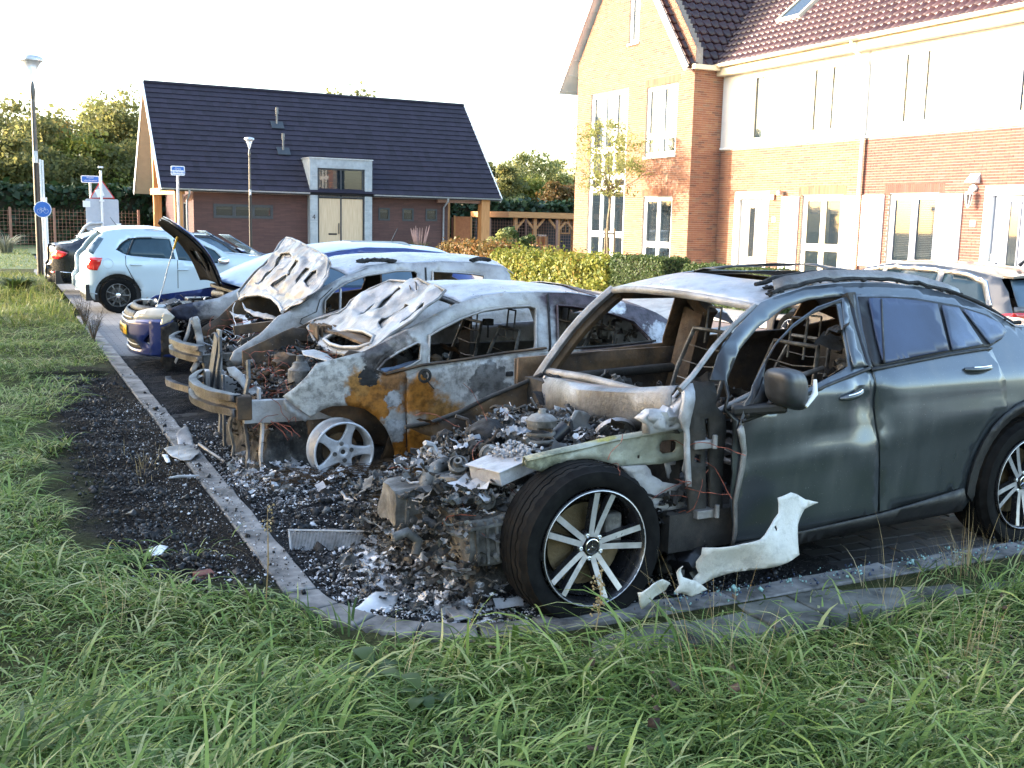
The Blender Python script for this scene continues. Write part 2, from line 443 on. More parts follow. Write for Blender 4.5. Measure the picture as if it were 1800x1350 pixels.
def sheet(name, pts, z, mat_, label=None):
 mb = MB(); mb.add([(a, b, z) for a, b in pts], [tuple(range(len(pts)))])
 return setp(mb.build(name, mat_), label, kind='structure')
arc = [(1.98-.74*math.cos(t), 4.58-.74*math.sin(t)) for t in np.linspace(0, PI/2, 9)]
park = sheet('parking_pavement', [(1.24, 46), ]+arc+[(7.2, 3.84), (7.2, 46)], 0.0, M_park, 'grey paved parking bays, black with soot under the wrecks')
mb = MB(); mb.quad((7.2, 3.84, 0), (9.6, 3.84, -.185), (9.6, 46, -.185), (7.2, 46, 0)); setp(mb.build('sloping_pavement', M_park), 'grey paving falling gently towards the road', kind='structure')
sheet('road', [(9.6, -30), (13.2, -30), (13.2, 120), (9.6, 120)], -.185, M_road, 'brown brick road beyond the parked cars')
sheet('footpath', [(13.35, -30), (19.6, -30), (19.6, 60), (13.35, 60)], -.04, M_walk, 'pale tiled footpath in front of the terraced houses')
sheet('cycle_path', [(-60, 31.0), (1.24, 31.0), (1.24, 34.2), (-60, 34.2)], .045, M_asph, 'pale asphalt path crossing the grass at left')
sheet('lawn', [(-80, 34.4), (1.2, 34.4), (1.2, 46.2), (8.4, 46.2), (8.4, 60), (-80, 60)], .05, M_lawn, 'mown lawn before the hedge')
sheet('bungalow_forecourt', [(8.52, 46.5), (26, 46.5), (26, 60), (8.52, 60)], .05, M_walk, 'pale paving in front of the bungalow')
kb = thing('road_kerb', 'pale far kerb along the brick road', None); kb['kind'] = 'structure'
me = MB().box((0, 0, 0), (.14, .98, .13)).mesh('kerb_stone'); me.materials.append(M_conc)
for i in range(40):
 o = bpy.data.objects.new('kerb_stone', me); link(o, kb); o.location = (13.2, 4+i*1.0, -.17)
M_kerb = plain('sooty_kerb_concrete', (.17, .165, .16), .9, var=.38, scale=7, bump=1.0)
kb = thing('kerb', 'low concrete kerb between the verge and the burnt parking bays', None); kb['kind'] = 'structure'
def kerb_mesh(L, d=.0):
 mb = MB(); nseg = 8
 for i in range(nseg): pass
 b = bmesh.new()
 bmesh.ops.create_cube(b, size=1)
 for v in b.verts: v.co = Vector((v.co.x*.15, v.co.y*L, v.co.z*.16))
 bmesh.ops.subdivide_edges(b, edges=[e for e in b.edges if abs((e.verts[0].co-e.verts[1].co).y) > .1], cuts=9)
 for v in b.verts:
  v.co += Vector((nz(v.co.y*4, v.co.x*7, d)*.009, 0, nz(v.co.y*5, v.co.x*5, d+3)*.009))
 bmesh.ops.bevel(b, geom=[e for e in b.edges], offset=.006, segments=1, affect='EDGES')
 me = bpy.data.meshes.new('kerb_stone'); b.to_mesh(me); b.free(); me.materials.append(M_kerb)
 return me
kms = [kerb_mesh(.985, k*5.1) for k in range(3)]
for i in range(14):
 o = bpy.data.objects.new('kerb_stone', kms[i % 3]); link(o, kb)
 o.location = (1.185+random.uniform(-.006, .006), 5.10+i*1.0, -.025+random.uniform(-.006, .006)); o.rotation_euler = (random.uniform(-.006, .006), random.uniform(-.03, .03), random.uniform(-.008, .008))
for i in range(5):
 a0 = PI/2*i/5+.01; a1 = PI/2*(i+1)/5-.01; r0, r1 = .72, .87; cx, cy = 1.98, 4.58
 mb = MB(); pl = [(cx-r_*math.cos(t), cy-r_*math.sin(t)) for r_, ts in ((r0, np.linspace(a0, a1, 5)), (r1, np.linspace(a1, a0, 5))) for t in ts]
 mb.prism(pl, Matrix.Identity(4), .16, -.105+random.uniform(-.004, .004)); mb.build('kerb_stone', M_kerb, kb, bevel=.008)
kms2 = kms
for i in range(16):
 o = bpy.data.objects.new('kerb_stone', kms2[(i+1) % 3]); link(o, kb)
 o.location = (2.49+i*1.0, 3.785+random.uniform(-.006, .006), -.027+random.uniform(-.005, .005)); o.rotation_euler = (random.uniform(-.03, .03), 0, R(90)+random.uniform(-.01, .01))
M_slab = plain('mossy_slab', (.135, .135, .12), .95, var=.40, scale=5, bump=.7)
ps = thing('slab_edging', 'worn grey concrete slabs half grown over beside the kerb', None); ps['kind'] = 'structure'
for i in range(14):
 mb = MB().box((2.05+i*.302+.004, 3.40+.002, -.03), (2.05+(i+1)*.302-.004, 3.70, .034+random.uniform(-.010, .004)))
 mb.build('slab', M_slab, ps, bevel=.006)
def make_pavers():
 n = N('sooty_paver'); c = n.ramp(n.rnd(), [(0, (.12, .118, .12)), (.5, (.17, .165, .165)), (1, (.20, .185, .17))])
 soot = n.step(n.noise(1.1, 5, .65, v=n.n('ShaderNodeNewGeometry').outputs['Position'], off=3), .42, .60)
 sx = n.sep(n.n('ShaderNodeNewGeometry').outputs['Position'])
 near = n.math('SUBTRACT', 1.0, n.step(sx[0], 3.9, 5.4))
 k = n.math('MAXIMUM', n.math('MULTIPLY', soot, .85), near)
 n.set(col=n.mix(k, c, (.012, .011, .011)), rough=.8); n.bump(n.noise(60, 4, .6), .4, .003)
 pv = []
 y = 3.95; row = 0
 while y < 6.6:
  x = 3.4-(row % 2)*.105
  while x < 8.4: pv.append((x+.105, y+.052)); x += .211
  y += .106; row += 1
 pv.sort(key=lambda p: (p[0]-4.9)**2*.35+(p[1]-4.1)**2*2.5)
 b = bmesh.new(); bmesh.ops.create_cube(b, size=1)
 for v in b.verts: v.co = Vector((v.co.x*.203, v.co.y*.098, v.co.z*.04))
 bmesh.ops.bevel(b, geom=[e for e in b.edges if e.verts[0].co.z > 0 and e.verts[1].co.z > 0], offset=.004, segments=1, affect='EDGES')
 me = bpy.data.meshes.new('paver'); b.to_mesh(me); b.free(); me.materials.append(n.m)
 for (x, y) in pv[:300]:
  o = bpy.data.objects.new('paver', me); link(o, park); o.location = (x, y, -.006+random.uniform(-.003, .003)); o.rotation_euler = (random.uniform(-.012, .012), random.uniform(-.012, .012), 0)
 mb = MB()
 for (x, y) in pv[300:]:
  z = .011+random.uniform(-.003, .003); mb.box((x-.1015, y-.049, -.02), (x+.1015, y+.049, z))
 setp(mb.build('pavers', n.m, park), kind='stuff')
make_pavers()
# building helpers
def wallM(o, u, v=(0, 0, 1)):
 u = Vector(u); v = Vector(v); w_ = u.cross(v)
 M = Matrix.Identity(4)
 for i in range(3): M[i][0] = u[i]; M[i][1] = v[i]; M[i][2] = w_[i]; M[i][3] = o[i]
 return M
def holes_rects(W, H, holes):
 """cover W x H minus rectangular holes with rectangles"""
 xs = sorted({0, W, *[h[0] for h in holes], *[h[2] for h in holes]}); out_ = []
 for a, b in zip(xs, xs[1:]):
  ys = [0, H]; hs = sorted([(h[1], h[3]) for h in holes if h[0] < (a+b)/2 < h[2]])
  y = 0
  for (p, q) in hs:
   if p > y: out_.append((a, y, b, p))
   y = max(y, q)
  if y < H: out_.append((a, y, b, H))
 return out_
BRK = {}
def bricks(parent, M, W, H, holes, mat_, clip=None, L=.215, h=.054, j=.009, nmax=300, quota=None, mats2=None):
 """single bricks over a mortar backing; returns the list of (distance, matrix)"""
 singles = []; mb = MB(); row = 0; v = 0.0
 full = []
 while v+h < H+.001:
  u = -(L+j)*(.5 if row % 2 else 0)
  while u < W:
   a, b = max(u, 0), min(u+L, W)
   segs = [(a, b)]
   for (x0, y0, x1, y1) in holes:
    if y0 < v+h*.5 < y1:
     ns = []
     for (p, q) in segs:
      if q <= x0 or p >= x1: ns.append((p, q)); continue
      if p < x0: ns.append((p, x0))
      if q > x1: ns.append((x1, q))
     segs = ns
   for (p, q) in segs:
    if q-p < .03: continue
    if clip is not None:
     lo, hi = clip(v+h/2); p, q = max(p, lo), min(q, hi)
     if q-p < .03: continue
    full.append((p, q, v, abs(q-p-L) < .002))
   u += L+j
  v += h+j; row += 1
 PM = wm(parent);
 def key(t):
  c = M @ Vector(((t[0]+t[1])/2, t[2]+h/2, 0)); return (c-CAMPOS).length
 full.sort(key=key)
 inv = PM.inverted()
 me = MB().box((-L/2, -h/2, -.02), (L/2, h/2, .007)).mesh('brick'); me.materials.append(mat_)
 k = 0
 for (p, q, v, whole) in full:
  if whole and k < nmax:
   o = bpy.data.objects.new('brick', me); link(o, parent)
   T = inv @ M @ Matrix.Translation(((p+q)/2, v+h/2, random.uniform(-.001, .001)))
   o.matrix_local = T; k += 1
  else:
   mb.box((p, v, -.005), (q, v+h, .007+random.uniform(-.001, .001)), M)
 setp(mb.build('brickwork', mat_, parent, world=True), kind='stuff')
def wallslab(mb, M, rects, t=.25):
 for (a, b, c, d) in rects: mb.box((a, b, -t), (c, d, 0), M)
def window(parent, M, u0, v0, w_, h_, cols=1, rows=None, frame=None, fw=.07, sill=True, blind=None, depth=.12, glass=None, sub=None, lower_solid=False, sash=None):
 """frame mesh as part of the house; pane, sill, blind as sub-parts. rows = list of heights of transoms (from the bottom)"""
 frame = frame or M_white; mb = MB(); fd = .07; w0 = -depth
 mb.box((u0, v0, w0), (u0+w_, v0+fw, w0+fd), M); mb.box((u0, v0+h_-fw, w0), (u0+w_, v0+h_, w0+fd), M)
 mb.box((u0, v0+fw, w0), (u0+fw, v0+h_-fw, w0+fd), M); mb.box((u0+w_-fw, v0+fw, w0), (u0+w_, v0+h_-fw, w0+fd), M)
 us = [u0+fw+(w_-2*fw)*i/cols for i in range(cols+1)]
 for uu in us[1:-1]: mb.box((uu-fw*.5, v0+fw, w0+.001), (uu+fw*.5, v0+h_-fw, w0+fd-.001), M)
 vs_ = [v0+fw]+[v0+r_ for r_ in (rows or [])]+[v0+h_-fw]
 for i in range(cols):
  a = us[i]+(fw*.5 if i else 0); b = us[i+1]-(fw*.5 if i < cols-1 else 0)
  for vv in vs_[1:-1]: mb.box((a, vv-fw*.5, w0+.002), (b, vv+fw*.5, w0+fd-.002), M)
 f = mb.build('window', frame, parent, world=True)
 for i in range(cols):
  a = us[i]+(fw*.5 if i else 0); b = us[i+1]-(fw*.5 if i < cols-1 else 0)
  for k in range(len(vs_)-1):
   c = vs_[k]+(fw*.5 if k else 0); d = vs_[k+1]-(fw*.5 if k < len(vs_)-2 else 0)
   if sash:
    s_ = .045; q = MB()
    q.box((a, c, w0+.01), (b, c+s_, w0+.055), M); q.box((a, d-s_, w0+.01), (b, d, w0+.055), M)
    q.box((a, c+s_, w0+.01), (a+s_, d-s_, w0+.055), M); q.box((b-s_, c+s_, w0+.01), (b, d-s_, w0+.055), M)
    q.build('sash', sash, f, world=True); a2, b2, c2, d2 = a+s_, b-s_, c+s_, d-s_
   else: a2, b2, c2, d2 = a, b, c, d
   if lower_solid and k == 0:
    MB().box((a2, c2, w0+.012), (b2, d2, w0+.03), M).build('panel', M_anthra, f, world=True); continue
   MB().box((a2, c2, w0+.018), (b2, d2, w0+.024), M).build('pane', glass or M_glass, f, world=True)
   if blind == 'blind' and k == len(vs_)-2:
    q = MB(); y = c2+.02
    while y < d2-.02:
     q.box((a2+.01, y, w0-.075), (b2-.01, y+.018, w0-.045), M); y += .042
    q.build('blind', M_curtain, f, world=True)
   if blind == 'curtain' and k == len(vs_)-2:
    q = MB(); L_ = b2-a2; nn = 12
    for side in (0, 1):
     x0 = a2 if side == 0 else b2-L_*.38
     for t in range(nn):
      p = x0+L_*.38*t/nn; q_ = x0+L_*.38*(t+1)/nn; z1 = w0-.06+(.02 if t % 2 else 0); z2 = w0-.06+(0 if t % 2 else .02)
      q.add([M @ Vector(c_) for c_ in ((p, c2, z1), (q_, c2, z2), (q_, d2, z2), (p, d2, z1))], [(0, 1, 2, 3)])
    q.build('curtain', M_curtain, f, world=True)
   if blind == 'half' and k == len(vs_)-2:
    MB().box((a2+.01, d2-(d2-c2)*.3, w0-.06), (b2-.01, d2, w0-.05), M).build('blind', M_curtain, f, world=True)
 if sill: MB().box((u0-.04, v0-.06, -.1), (u0+w_+.04, v0, .05), M).build('sill', M_white if frame is M_white else frame, f, world=True)
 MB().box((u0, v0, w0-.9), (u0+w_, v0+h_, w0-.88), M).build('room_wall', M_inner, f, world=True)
 return f
def pantile_mesh(tw, th, mat_, curved=True):
 mb = MB(); nu = 8 if curved else 2; top = []
 for j in range(2):
  for i in range(nu+1):
   x = tw*1.04*i/nu
   z = (.030*math.cos(2*PI*(i/nu)*1.0) if curved else 0)
   zz = z+.038*(1-j)+.004
   mb.v.append((x, (th+.05)*j, zz))
 for i in range(nu):
  mb.f.append((i, i+1, nu+2+i, nu+1+i)); mb.mi.append(0)
 b = len(mb.v)
 for i in range(nu+1):
  p = mb.v[i]; mb.v.append((p[0], p[1], p[2]-.032))
 for i in range(nu): mb.f.append((b+i, b+i+1, i+1, i)); mb.mi.append(0)
 mb.f += [(0, nu+1, b), (nu, b+nu, 2*nu+1)]; mb.mi += [0, 0]
 me = mb.mesh('roof_tile')
 if curved: me.polygons.foreach_set('use_smooth', [i < nu for i in range(len(me.polygons))])
 me.materials.append(mat_); return me, mb
def tiles(parent, M, nu, nv, tw, th, mat_, keep=None, curved=True, nmax=300, stagger=False):
 """M: u along the eave, v up the slope, w outward"""
 me, mb0 = pantile_mesh(tw, th, mat_, curved); L_ = []
 for j in range(nv):
  for i in range(nu):
   u = i*tw+(tw/2 if (stagger and j % 2) else 0); v = j*th
   if keep is None or keep(u+tw/2, v+th/2): L_.append((u, v))
 L_.sort(key=lambda p: ((M @ Vector((p[0], p[1], 0)))-CAMPOS).length)
 def inview(p):
  q = M @ Vector((p[0], p[1], 0))-CAMPOS; d = q.dot(_F); return 0 if abs(q.dot(_Rt)/d*FPX) < 900 and q.dot(_Up)/d*FPX < 675 else 1
 L_.sort(key=inview)
 inv = wm(parent).inverted(); big = MB()
 for k, (u, v) in enumerate(L_):
  jit = Matrix.Rotation(random.uniform(-.006, .006), 4, 'Z')
  T = M @ Matrix.Translation((u, v, random.uniform(0, .003))) @ jit
  if k < nmax:
   o = bpy.data.objects.new('roof_tile', me); link(o, parent); o.matrix_local = inv @ T
  else: big.add([T @ Vector(p) for p in mb0.v], mb0.f)
 if big.v:
  o = setp(big.build('roof_tiles', mat_, parent, world=True, smooth=50), kind='stuff')
# bungalow
BY = 48.3; BX0, BX1 = 6.47, 22.7; RY, RZ = 53.27, 7.78; EZ = 2.86
WY = 48.85
bg_t = thing('bungalow', 'low dark brick bungalow with steep black tiled roof and zinc-clad entrance', 'house', (14.5, 50, 0))
Mf = wallM((7.9, WY, 0), (1, 0, 0))
def bu(px, py): p = at(px, py, 'y', WY); return p.x-7.9, p.z
ent0 = bu(540, 278)[0]; ent1 = bu(649, 281)[0]
W_ = bu(787, 400)[0]
w1 = bu(375, 358); w1b = bu(480, 385)
small = [(bu(665, 365), bu(685, 388)), (bu(707, 366), bu(727, 389)), (bu(748, 367), bu(768, 389))]
hl = [(w1[0], w1b[1], w1b[0], w1[1])]+[(a[0], b[1], b[0], a[1]) for a, b in small]+[(ent0, 0, ent1, 2.9)]
rr_ = holes_rects(W_, 2.9, hl)
for part_ in ([r for r in rr_ if r[2] <= ent0+.01], [r for r in rr_ if r[0] >= ent1-.01]):
 mb = MB(); wallslab(mb, Mf, part_); mb.build('front_wall', M_roman, bg_t, world=True)
mb = MB(); Ms = wallM((7.9, 57.0, 0), (0, -1, 0));
for xx in (7.9, 7.9+W_-.25):
 pts = [(xx, WY+.25, 0), (xx, 57.2, 0), (xx, 57.2, 3.0), (xx, RY, 7.3), (xx, WY+.25, 3.0)]
 b0 = len(mb.v); mb.v += pts+[(p[0]+.25, p[1], p[2]) for p in pts]
 mb.f += [tuple(b0+i for i in (0, 1, 2, 3, 4))[::-1], tuple(b0+5+i for i in range(5))]+[(b0+i, b0+(i+1) % 5, b0+(i+1) % 5+5, b0+i+5) for i in range(5)]; mb.mi += [0]*7
mb.box((7.9, 57.2, 0), (7.9+W_, 57.4, 3.0))
mb.build('side_wall', M_roman, bg_t, world=True)
window(bg_t, wallM((7.89, 52.4, 0), (0, -1, 0)), 1.2, 1.0, .7, 1.3, frame=M_anthra, depth=.0, sill=False)
sl = Vector((0, RY-BY, RZ-EZ)); SL = sl.length; slu = sl.normalized()
Mr = wallM((BX0, BY, EZ), (1, 0, 0), slu); Mrb = wallM((BX1, 2*RY-BY, EZ), (-1, 0, 0), (0, -slu.y, slu.z))
mb = MB(); mb.box((0, 0, -.16), (BX1-BX0, SL, -.02), Mr); mb.box((0, 0, -.16), (BX1-BX0, SL, -.02), Mrb)
rf = mb.build('roof', M_black, bg_t, world=True)
mb = MB(); mb.box((.01, .05, -.22), (BX1-BX0-.01, SL-.06, -.165), Mr); mb.box((.01, .05, -.22), (BX1-BX0-.01, SL-.06, -.165), Mrb)
mb.build('soffit_boards', M_creambd, rf, world=True)
for Mx in (Mr, Mrb):
 for u in (-.05, BX1-BX0+.001): MB().box((u, -.03, -.24), (u+.045, SL+.02, .05), Mx).build('verge_board', M_white, rf, world=True)
tiles(bg_t, Mr, int((BX1-BX0)/.3), int(SL/.345), .3, SL/int(SL/.345), M_tile, curved=False, stagger=False)
mb = MB().tube([(BX0, RY, RZ+.03), (BX1, RY, RZ+.03)], .09, 8); mb.build('ridge_cap', M_tile, bg_t, world=True)
for (a, b) in ((BX0, 7.9+ent0-.05), (7.9+ent1+.05, BX1)):
 mb = MB(); prof = [(BY-.07+.075*math.cos(t), EZ+.0+.075*math.sin(t)) for t in np.linspace(PI, 2*PI, 8)]
 vs = [(a, p, q) for p, q in prof]+[(b, p, q) for p, q in prof]
 mb.add(vs, [(i, i+1, i+9, i+8) for i in range(7)]); mb.add([(a, p, q) for p, q in prof], [tuple(range(8))]); mb.add([(b, p, q) for p, q in prof], [tuple(range(8))])
 mb.build('gutter', M_galv, bg_t, world=True)
for px in (333, 787):
 x = at(px, 360, 'y', BY).x
 MB().tube([(x, BY-.07, EZ-.05), (x, BY-.06, EZ-.2), (x-.02, WY-.08, EZ-.5), (x-.02, WY-.06, .1)], .045, 8).build('downpipe', M_galv, bg_t, world=True, smooth=60)
f = window(bg_t, Mf, w1[0], w1b[1], w1b[0]-w1[0], w1[1]-w1b[1], cols=3, frame=M_anthra, sill=False, blind='half', depth=.04, sash=M_anthra)
for a, b in small: window(bg_t, Mf, a[0], b[1], b[0]-a[0], a[1]-b[1], frame=M_anthra, sill=False, depth=.04, fw=.08, blind='half')
pz = 4.42; ex0, ex1 = 7.9+ent0, 7.9+ent1; fy = WY-.45
mb = MB(); mb.box((ex0, fy, 0), (ex0+.36, WY+.6, pz)); mb.box((ex1-.36, fy, 0), (ex1, WY+.6, pz)); mb.box((ex0+.36, fy, pz-.42), (ex1-.36, WY+2, pz))
mb.box((ex0, WY+.6, 2.5), (ex0+.12, WY+1.6, pz)); mb.box((ex1-.12, WY+.6, 2.5), (ex1, WY+1.6, pz))
pt_ = mb.build('entrance_portal', M_zinc, bg_t, world=True)
mb = MB()
for k in range(8):
 z = .5+k*.52
 if z < pz-.45:
  mb.box((ex0+.003, fy-.012, z), (ex0+.357, fy, z+.014)); mb.box((ex1-.357, fy-.012, z), (ex1-.003, fy, z+.014))
mb.box((ex0-.04, fy-.05, pz), (ex1+.04, WY+2, pz+.05)); mb.build('seam', M_galv, pt_, world=True)
dx0, dx1 = ex0+.40, ex1-.40; dm = (dx0+dx1)/2
for (a, b) in ((dx0+.04, dm-.035), (dm+.035, dx1-.04)):
 d_ = MB().box((a, fy+.10, .05), (b, fy+.15, 2.62)).build('door', M_doorw, bg_t, world=True)
 if a < dm-.5:
  MB().box((b-.09, fy+.04, 1.0), (b-.06, fy+.10, 1.5)).build('handle', M_black, d_, world=True)
  MB().box((a+.45, fy+.088, .95), (a+.85, fy+.10, 1.03)).build('letterbox', M_black, d_, world=True)
Mp = wallM((dx0, fy+.12, 0), (1, 0, 0))
window(bg_t, Mp, 0, 2.66, dx1-dx0, pz-.42-2.66, cols=2, frame=M_anthra, sill=False, depth=.0, fw=.07)
MB().box((dx0, fy+.06, 0), (dx0+.04, fy+.2, pz-.43)).box((dx1-.04, fy+.06, 0), (dx1, fy+.2, pz-.43)).box((dm-.03, fy+.07, 0), (dm+.03, fy+.17, 2.66)).build('door_frame', M_anthra, bg_t, world=True)
text('house_number', '4', .32, Matrix.Translation((ex0+.17-14.5, fy-.02-50, 1.75)) @ Matrix.Rotation(R(90), 4, 'X'), M_black, bg_t)
for (px, p0, p1) in ((487, 208, 240), (498, 258, 285)):
 q = at(px, p1, 'y', BY+3.2 if p1 < 250 else BY+1.9); z1 = EZ+(q.y-BY)*(RZ-EZ)/(RY-BY)
 mb = MB(); mb.tube([(q.x, q.y, z1-.05), (q.x, q.y, z1+.55)], .05, 10); mb.tube([(q.x, q.y, z1+.55), (q.x, q.y, z1+.85)], .075, 10)
 c_ = mb.build('flue', M_lampp0, bg_t, world=True, smooth=50)
 MB().cbox((q.x, q.y-.08, z1+.03), (.6, .5, .03), rx=R(44)).build('flashing', M_anthra, c_, world=True)
mb = MB(); postL = at(300, 400, 'y', BY+.15)
def post(x, y, z1, s=.30): MB().box((x-s/2, y-s/2, 0), (x+s/2, y+s/2, z1)).build('post', M_larch, bg_t, world=True)
post(BX0+.75, BY+.35, EZ-.02, .32); post(BX0+.35, BY+4.0, 5.9, .34); post(at(850, 400, 'y', BY+.3).x, BY+.3, EZ-.02, .45); post(BX1-.9, BY+5, 7.2, .3)
MB().bar((BX0+.15, BY+4.1, EZ-.1), (BX0+.95, BY+.35, EZ-.1), .2, .3).build('beam', M_larchh, bg_t, world=True)
MB().bar((BX1-3.3, BY+.3, EZ-.14), (BX1-.5, BY+.3, EZ-.14), .2, .25).build('beam', M_post, bg_t, world=True)
MB().bar((BX0+.35, BY+4.0, 2.7), (BX0+.35, BY+4.9, 7.1), .3, .3, up=(1, 0, 0)).build('rafter', M_larch, bg_t, world=True)
# gable-fronted house and the terrace
GXp = 18.56; GY0, GY1 = 26.38, 33.36; ROWX = 19.62; EAV = 6.42
gh = thing('gabled_house', 'orange brick end house with tall gable and large white framed windows', 'house', (22, 30, 0))
Mg = wallM((GXp, GY1, 0), (0, -1, 0)); GW = GY1-GY0
def gu(px, py): p = at(px, py, 'x', GXp); return GY1-p.y, p.z
k_sl = 1.27; ridge_v = 6.5+3.95*k_sl
wa = gu(1040, 165); wb = gu(1105, 155); big = (wa[0], .45, wb[0], 6.1)
wc = gu(1138, 150); wd = gu(1186, 272); up = (wc[0], wd[1], wd[0]+.02, 6.0)
we = gu(1131, 347); wf = gu(1177, 463); lo = (we[0], .52, wf[0], 2.62)
wg = gu(1105, 78); wh = gu(1123, 72); slit = (wg[0], wg[1], wh[0], 9.4)
holes = [big, up, lo, slit]
def gclip(v):
 if v < 6.45: return 0, GW
 d = (v-6.45)/k_sl; return max(0, d-.6), min(GW, GW+.35-d)
mb = MB(); wallslab(mb, Mg, holes_rects(GW, 6.45, [big, up, lo]))
for (a, b, c, d) in [(0, 6.45, GW, 11.4)]:
 z = 6.45
 while z < 11.2:
  l0, h0 = gclip(z+.15)
  if h0-l0 > .1:
   if slit[1] < z+.15 < slit[3]: mb.box((l0, z, -.25), (slit[0], z+.15, 0), Mg); mb.box((slit[2], z, -.25), (h0, z+.15, 0), Mg)
   else: mb.box((l0, z, -.25), (h0, z+.15, 0), Mg)
  z += .15
mb.build('gable_wall', M_mortar, gh, world=True)
gb = thing('tmp', None, None); bpy.data.objects.remove(gb)
bricks(gh, Mg, GW, 11.0, holes, M_brick, clip=gclip, nmax=240)
Mret = wallM((GXp+.006, GY0, 0), (1, 0, 0)); RW = ROWX-GXp-.01
mb = MB(); mb.box((0.25, 0, -.0), (RW, 6.4, .0));
MB().box((.24, 0, -.25), (RW+.3, 6.4, 0), Mret).build('side_wall', M_mortar, gh, world=True)
bricks(gh, Mret, RW, 6.35, [], M_brick, nmax=60)
window(gh, Mg, big[0], big[1], big[2]-big[0], big[3]-big[1], cols=3, rows=[.95, 2.45, 2.85, 3.75], blind='curtain', fw=.11, sash=M_white)
window(gh, Mg, up[0], up[1], up[2]-up[0], up[3]-up[1], cols=2, rows=[.62], blind='curtain', fw=.09, sash=M_white)
window(gh, Mg, lo[0], lo[1], lo[2]-lo[0], lo[3]-lo[1], cols=2, rows=[.62], blind='blind', fw=.09, sash=M_white)
window(gh, Mg, slit[0], slit[1], slit[2]-slit[0], slit[3]-slit[1], cols=1, fw=.08, sash=M_white)
def soldier(parent, M, u0, u1, v, mat_):
 n_ = int((u1-u0)/.063)
 for i in range(n_):
  u = u0+i*(u1-u0)/n_
  MB().box((u+.004, v, -.004), (u+(u1-u0)/n_-.004, v+.2, .010), M).build('soldier_brick', mat_, parent, world=True)
soldier(gh, Mg, up[0]-.1, up[2]+.1, up[3]+.02, M_brick); soldier(gh, Mg, lo[0]-.1, lo[2]+.1, lo[3]+.02, M_brick)
RGY = 30.45; RGZ = 6.5+(RGY-26.5)*k_sl; x0 = 18.3
vR = Vector((0, 1, k_sl)).normalized(); vL = Vector((0, -1, k_sl)).normalized()
MR = wallM((x0, 26.38, 6.36), (1, 0, 0), vR); ML = wallM((30, 34.45, 6.42), (-1, 0, 0), vL)
LR = (Vector((0, RGY, RGZ))-Vector((0, 26.38, 6.36))).length; LL = (Vector((0, RGY, RGZ))-Vector((0, 34.45, 6.42))).length
mb = MB(); mb.box((.02, 0, -.12), (11.7, LR, -.02), MR); mb.box((0, 0, -.12), (11.68, LL, -.02), ML)
rf = mb.build('roof', M_black, gh, world=True)
mb = MB(); mb.box((0.03, 0, -.2), (1.2, LR, -.125), MR); mb.box((10.4, 0, -.2), (11.66, LL, -.125), ML)
for k in range(9): mb.box((10.4, .1+k*.62, -.215), (11.6, .13+k*.62, -.2), ML)
mb.build('soffit', M_white, rf, world=True)
MB().box((-.02, -.02, -.22), (.02, LR, .0), MR).build('verge_board', M_white, rf, world=True); MB().box((11.68, -.02, -.22), (11.72, LL, .0), ML).build('verge_board', M_white, rf, world=True)
q = ray(1330, 0); t_ = None
den = q.z-k_sl*q.y; t_ = (6.36+k_sl*(0-26.38)-CAM_H)/den; vp = CAMPOS+q*t_
k_row = (vp.z-EAV)/(vp.x-(ROWX-.35))
print('valley', vp, 'row slope', k_row)
k_row = max(.7, min(1.6, k_row))
def keepR(u, v):
 p = MR @ Vector((u, v, 0)); return p.z > EAV+k_row*(p.x-(ROWX-.35))-.15
tiles(gh, MR, 38, int(LR/.34), .3, .34, M_pan, keep=keepR, nmax=300)
tiles(gh, ML, 38, int(LL/.34), .3, .34, M_pan, nmax=0)
MB().tube([(x0, RGY, RGZ+.03), (30, RGY, RGZ+.03)], .1, 8).build('ridge_cap', M_pan, gh, world=True)
MB().bar((GXp-.15, 26.25, 6.32), (ROWX-.3, 26.25, 6.32), .16, .13).build('gutter', M_cream, gh, world=True)
def terrace(name, label, y1, y0, brick_, door, win, ups, lit):
 """y1 = far end, y0 = near end of this house; openings as pixel boxes turned into wall coordinates"""
 t = thing(name, label, 'house', (22, (y0+y1)/2, 0)); W = y1-y0
 M = wallM((ROWX, y1, 0), (0, -1, 0))
 dr, (wx, wv0), (ux) = door, win, ups
 hs = [(dr[0], 0, dr[1], 2.75), (wx[0], wv0, wx[1], 2.62)]
 mb = MB(); wallslab(mb, M, holes_rects(W, 4.02, hs)); mb.build('lower_wall', M_mortar, t, world=True)
 bricks(t, M, W, 4.0, hs, brick_, nmax=290)
 hu = [(a, 4.2-4.02, b, 5.98-4.02) for a, b in ux]
 Mu = wallM((ROWX-.03, y1, 4.02), (0, -1, 0)); mb = MB(); wallslab(mb, Mu, holes_rects(W, 2.4, hu)); mb.build('upper_wall', M_plaster, t, world=True)
 MB().box((0, 4.0, .035), (W, 4.06, .06), M).build('band', M_white, t, world=True)
 return t, M, W
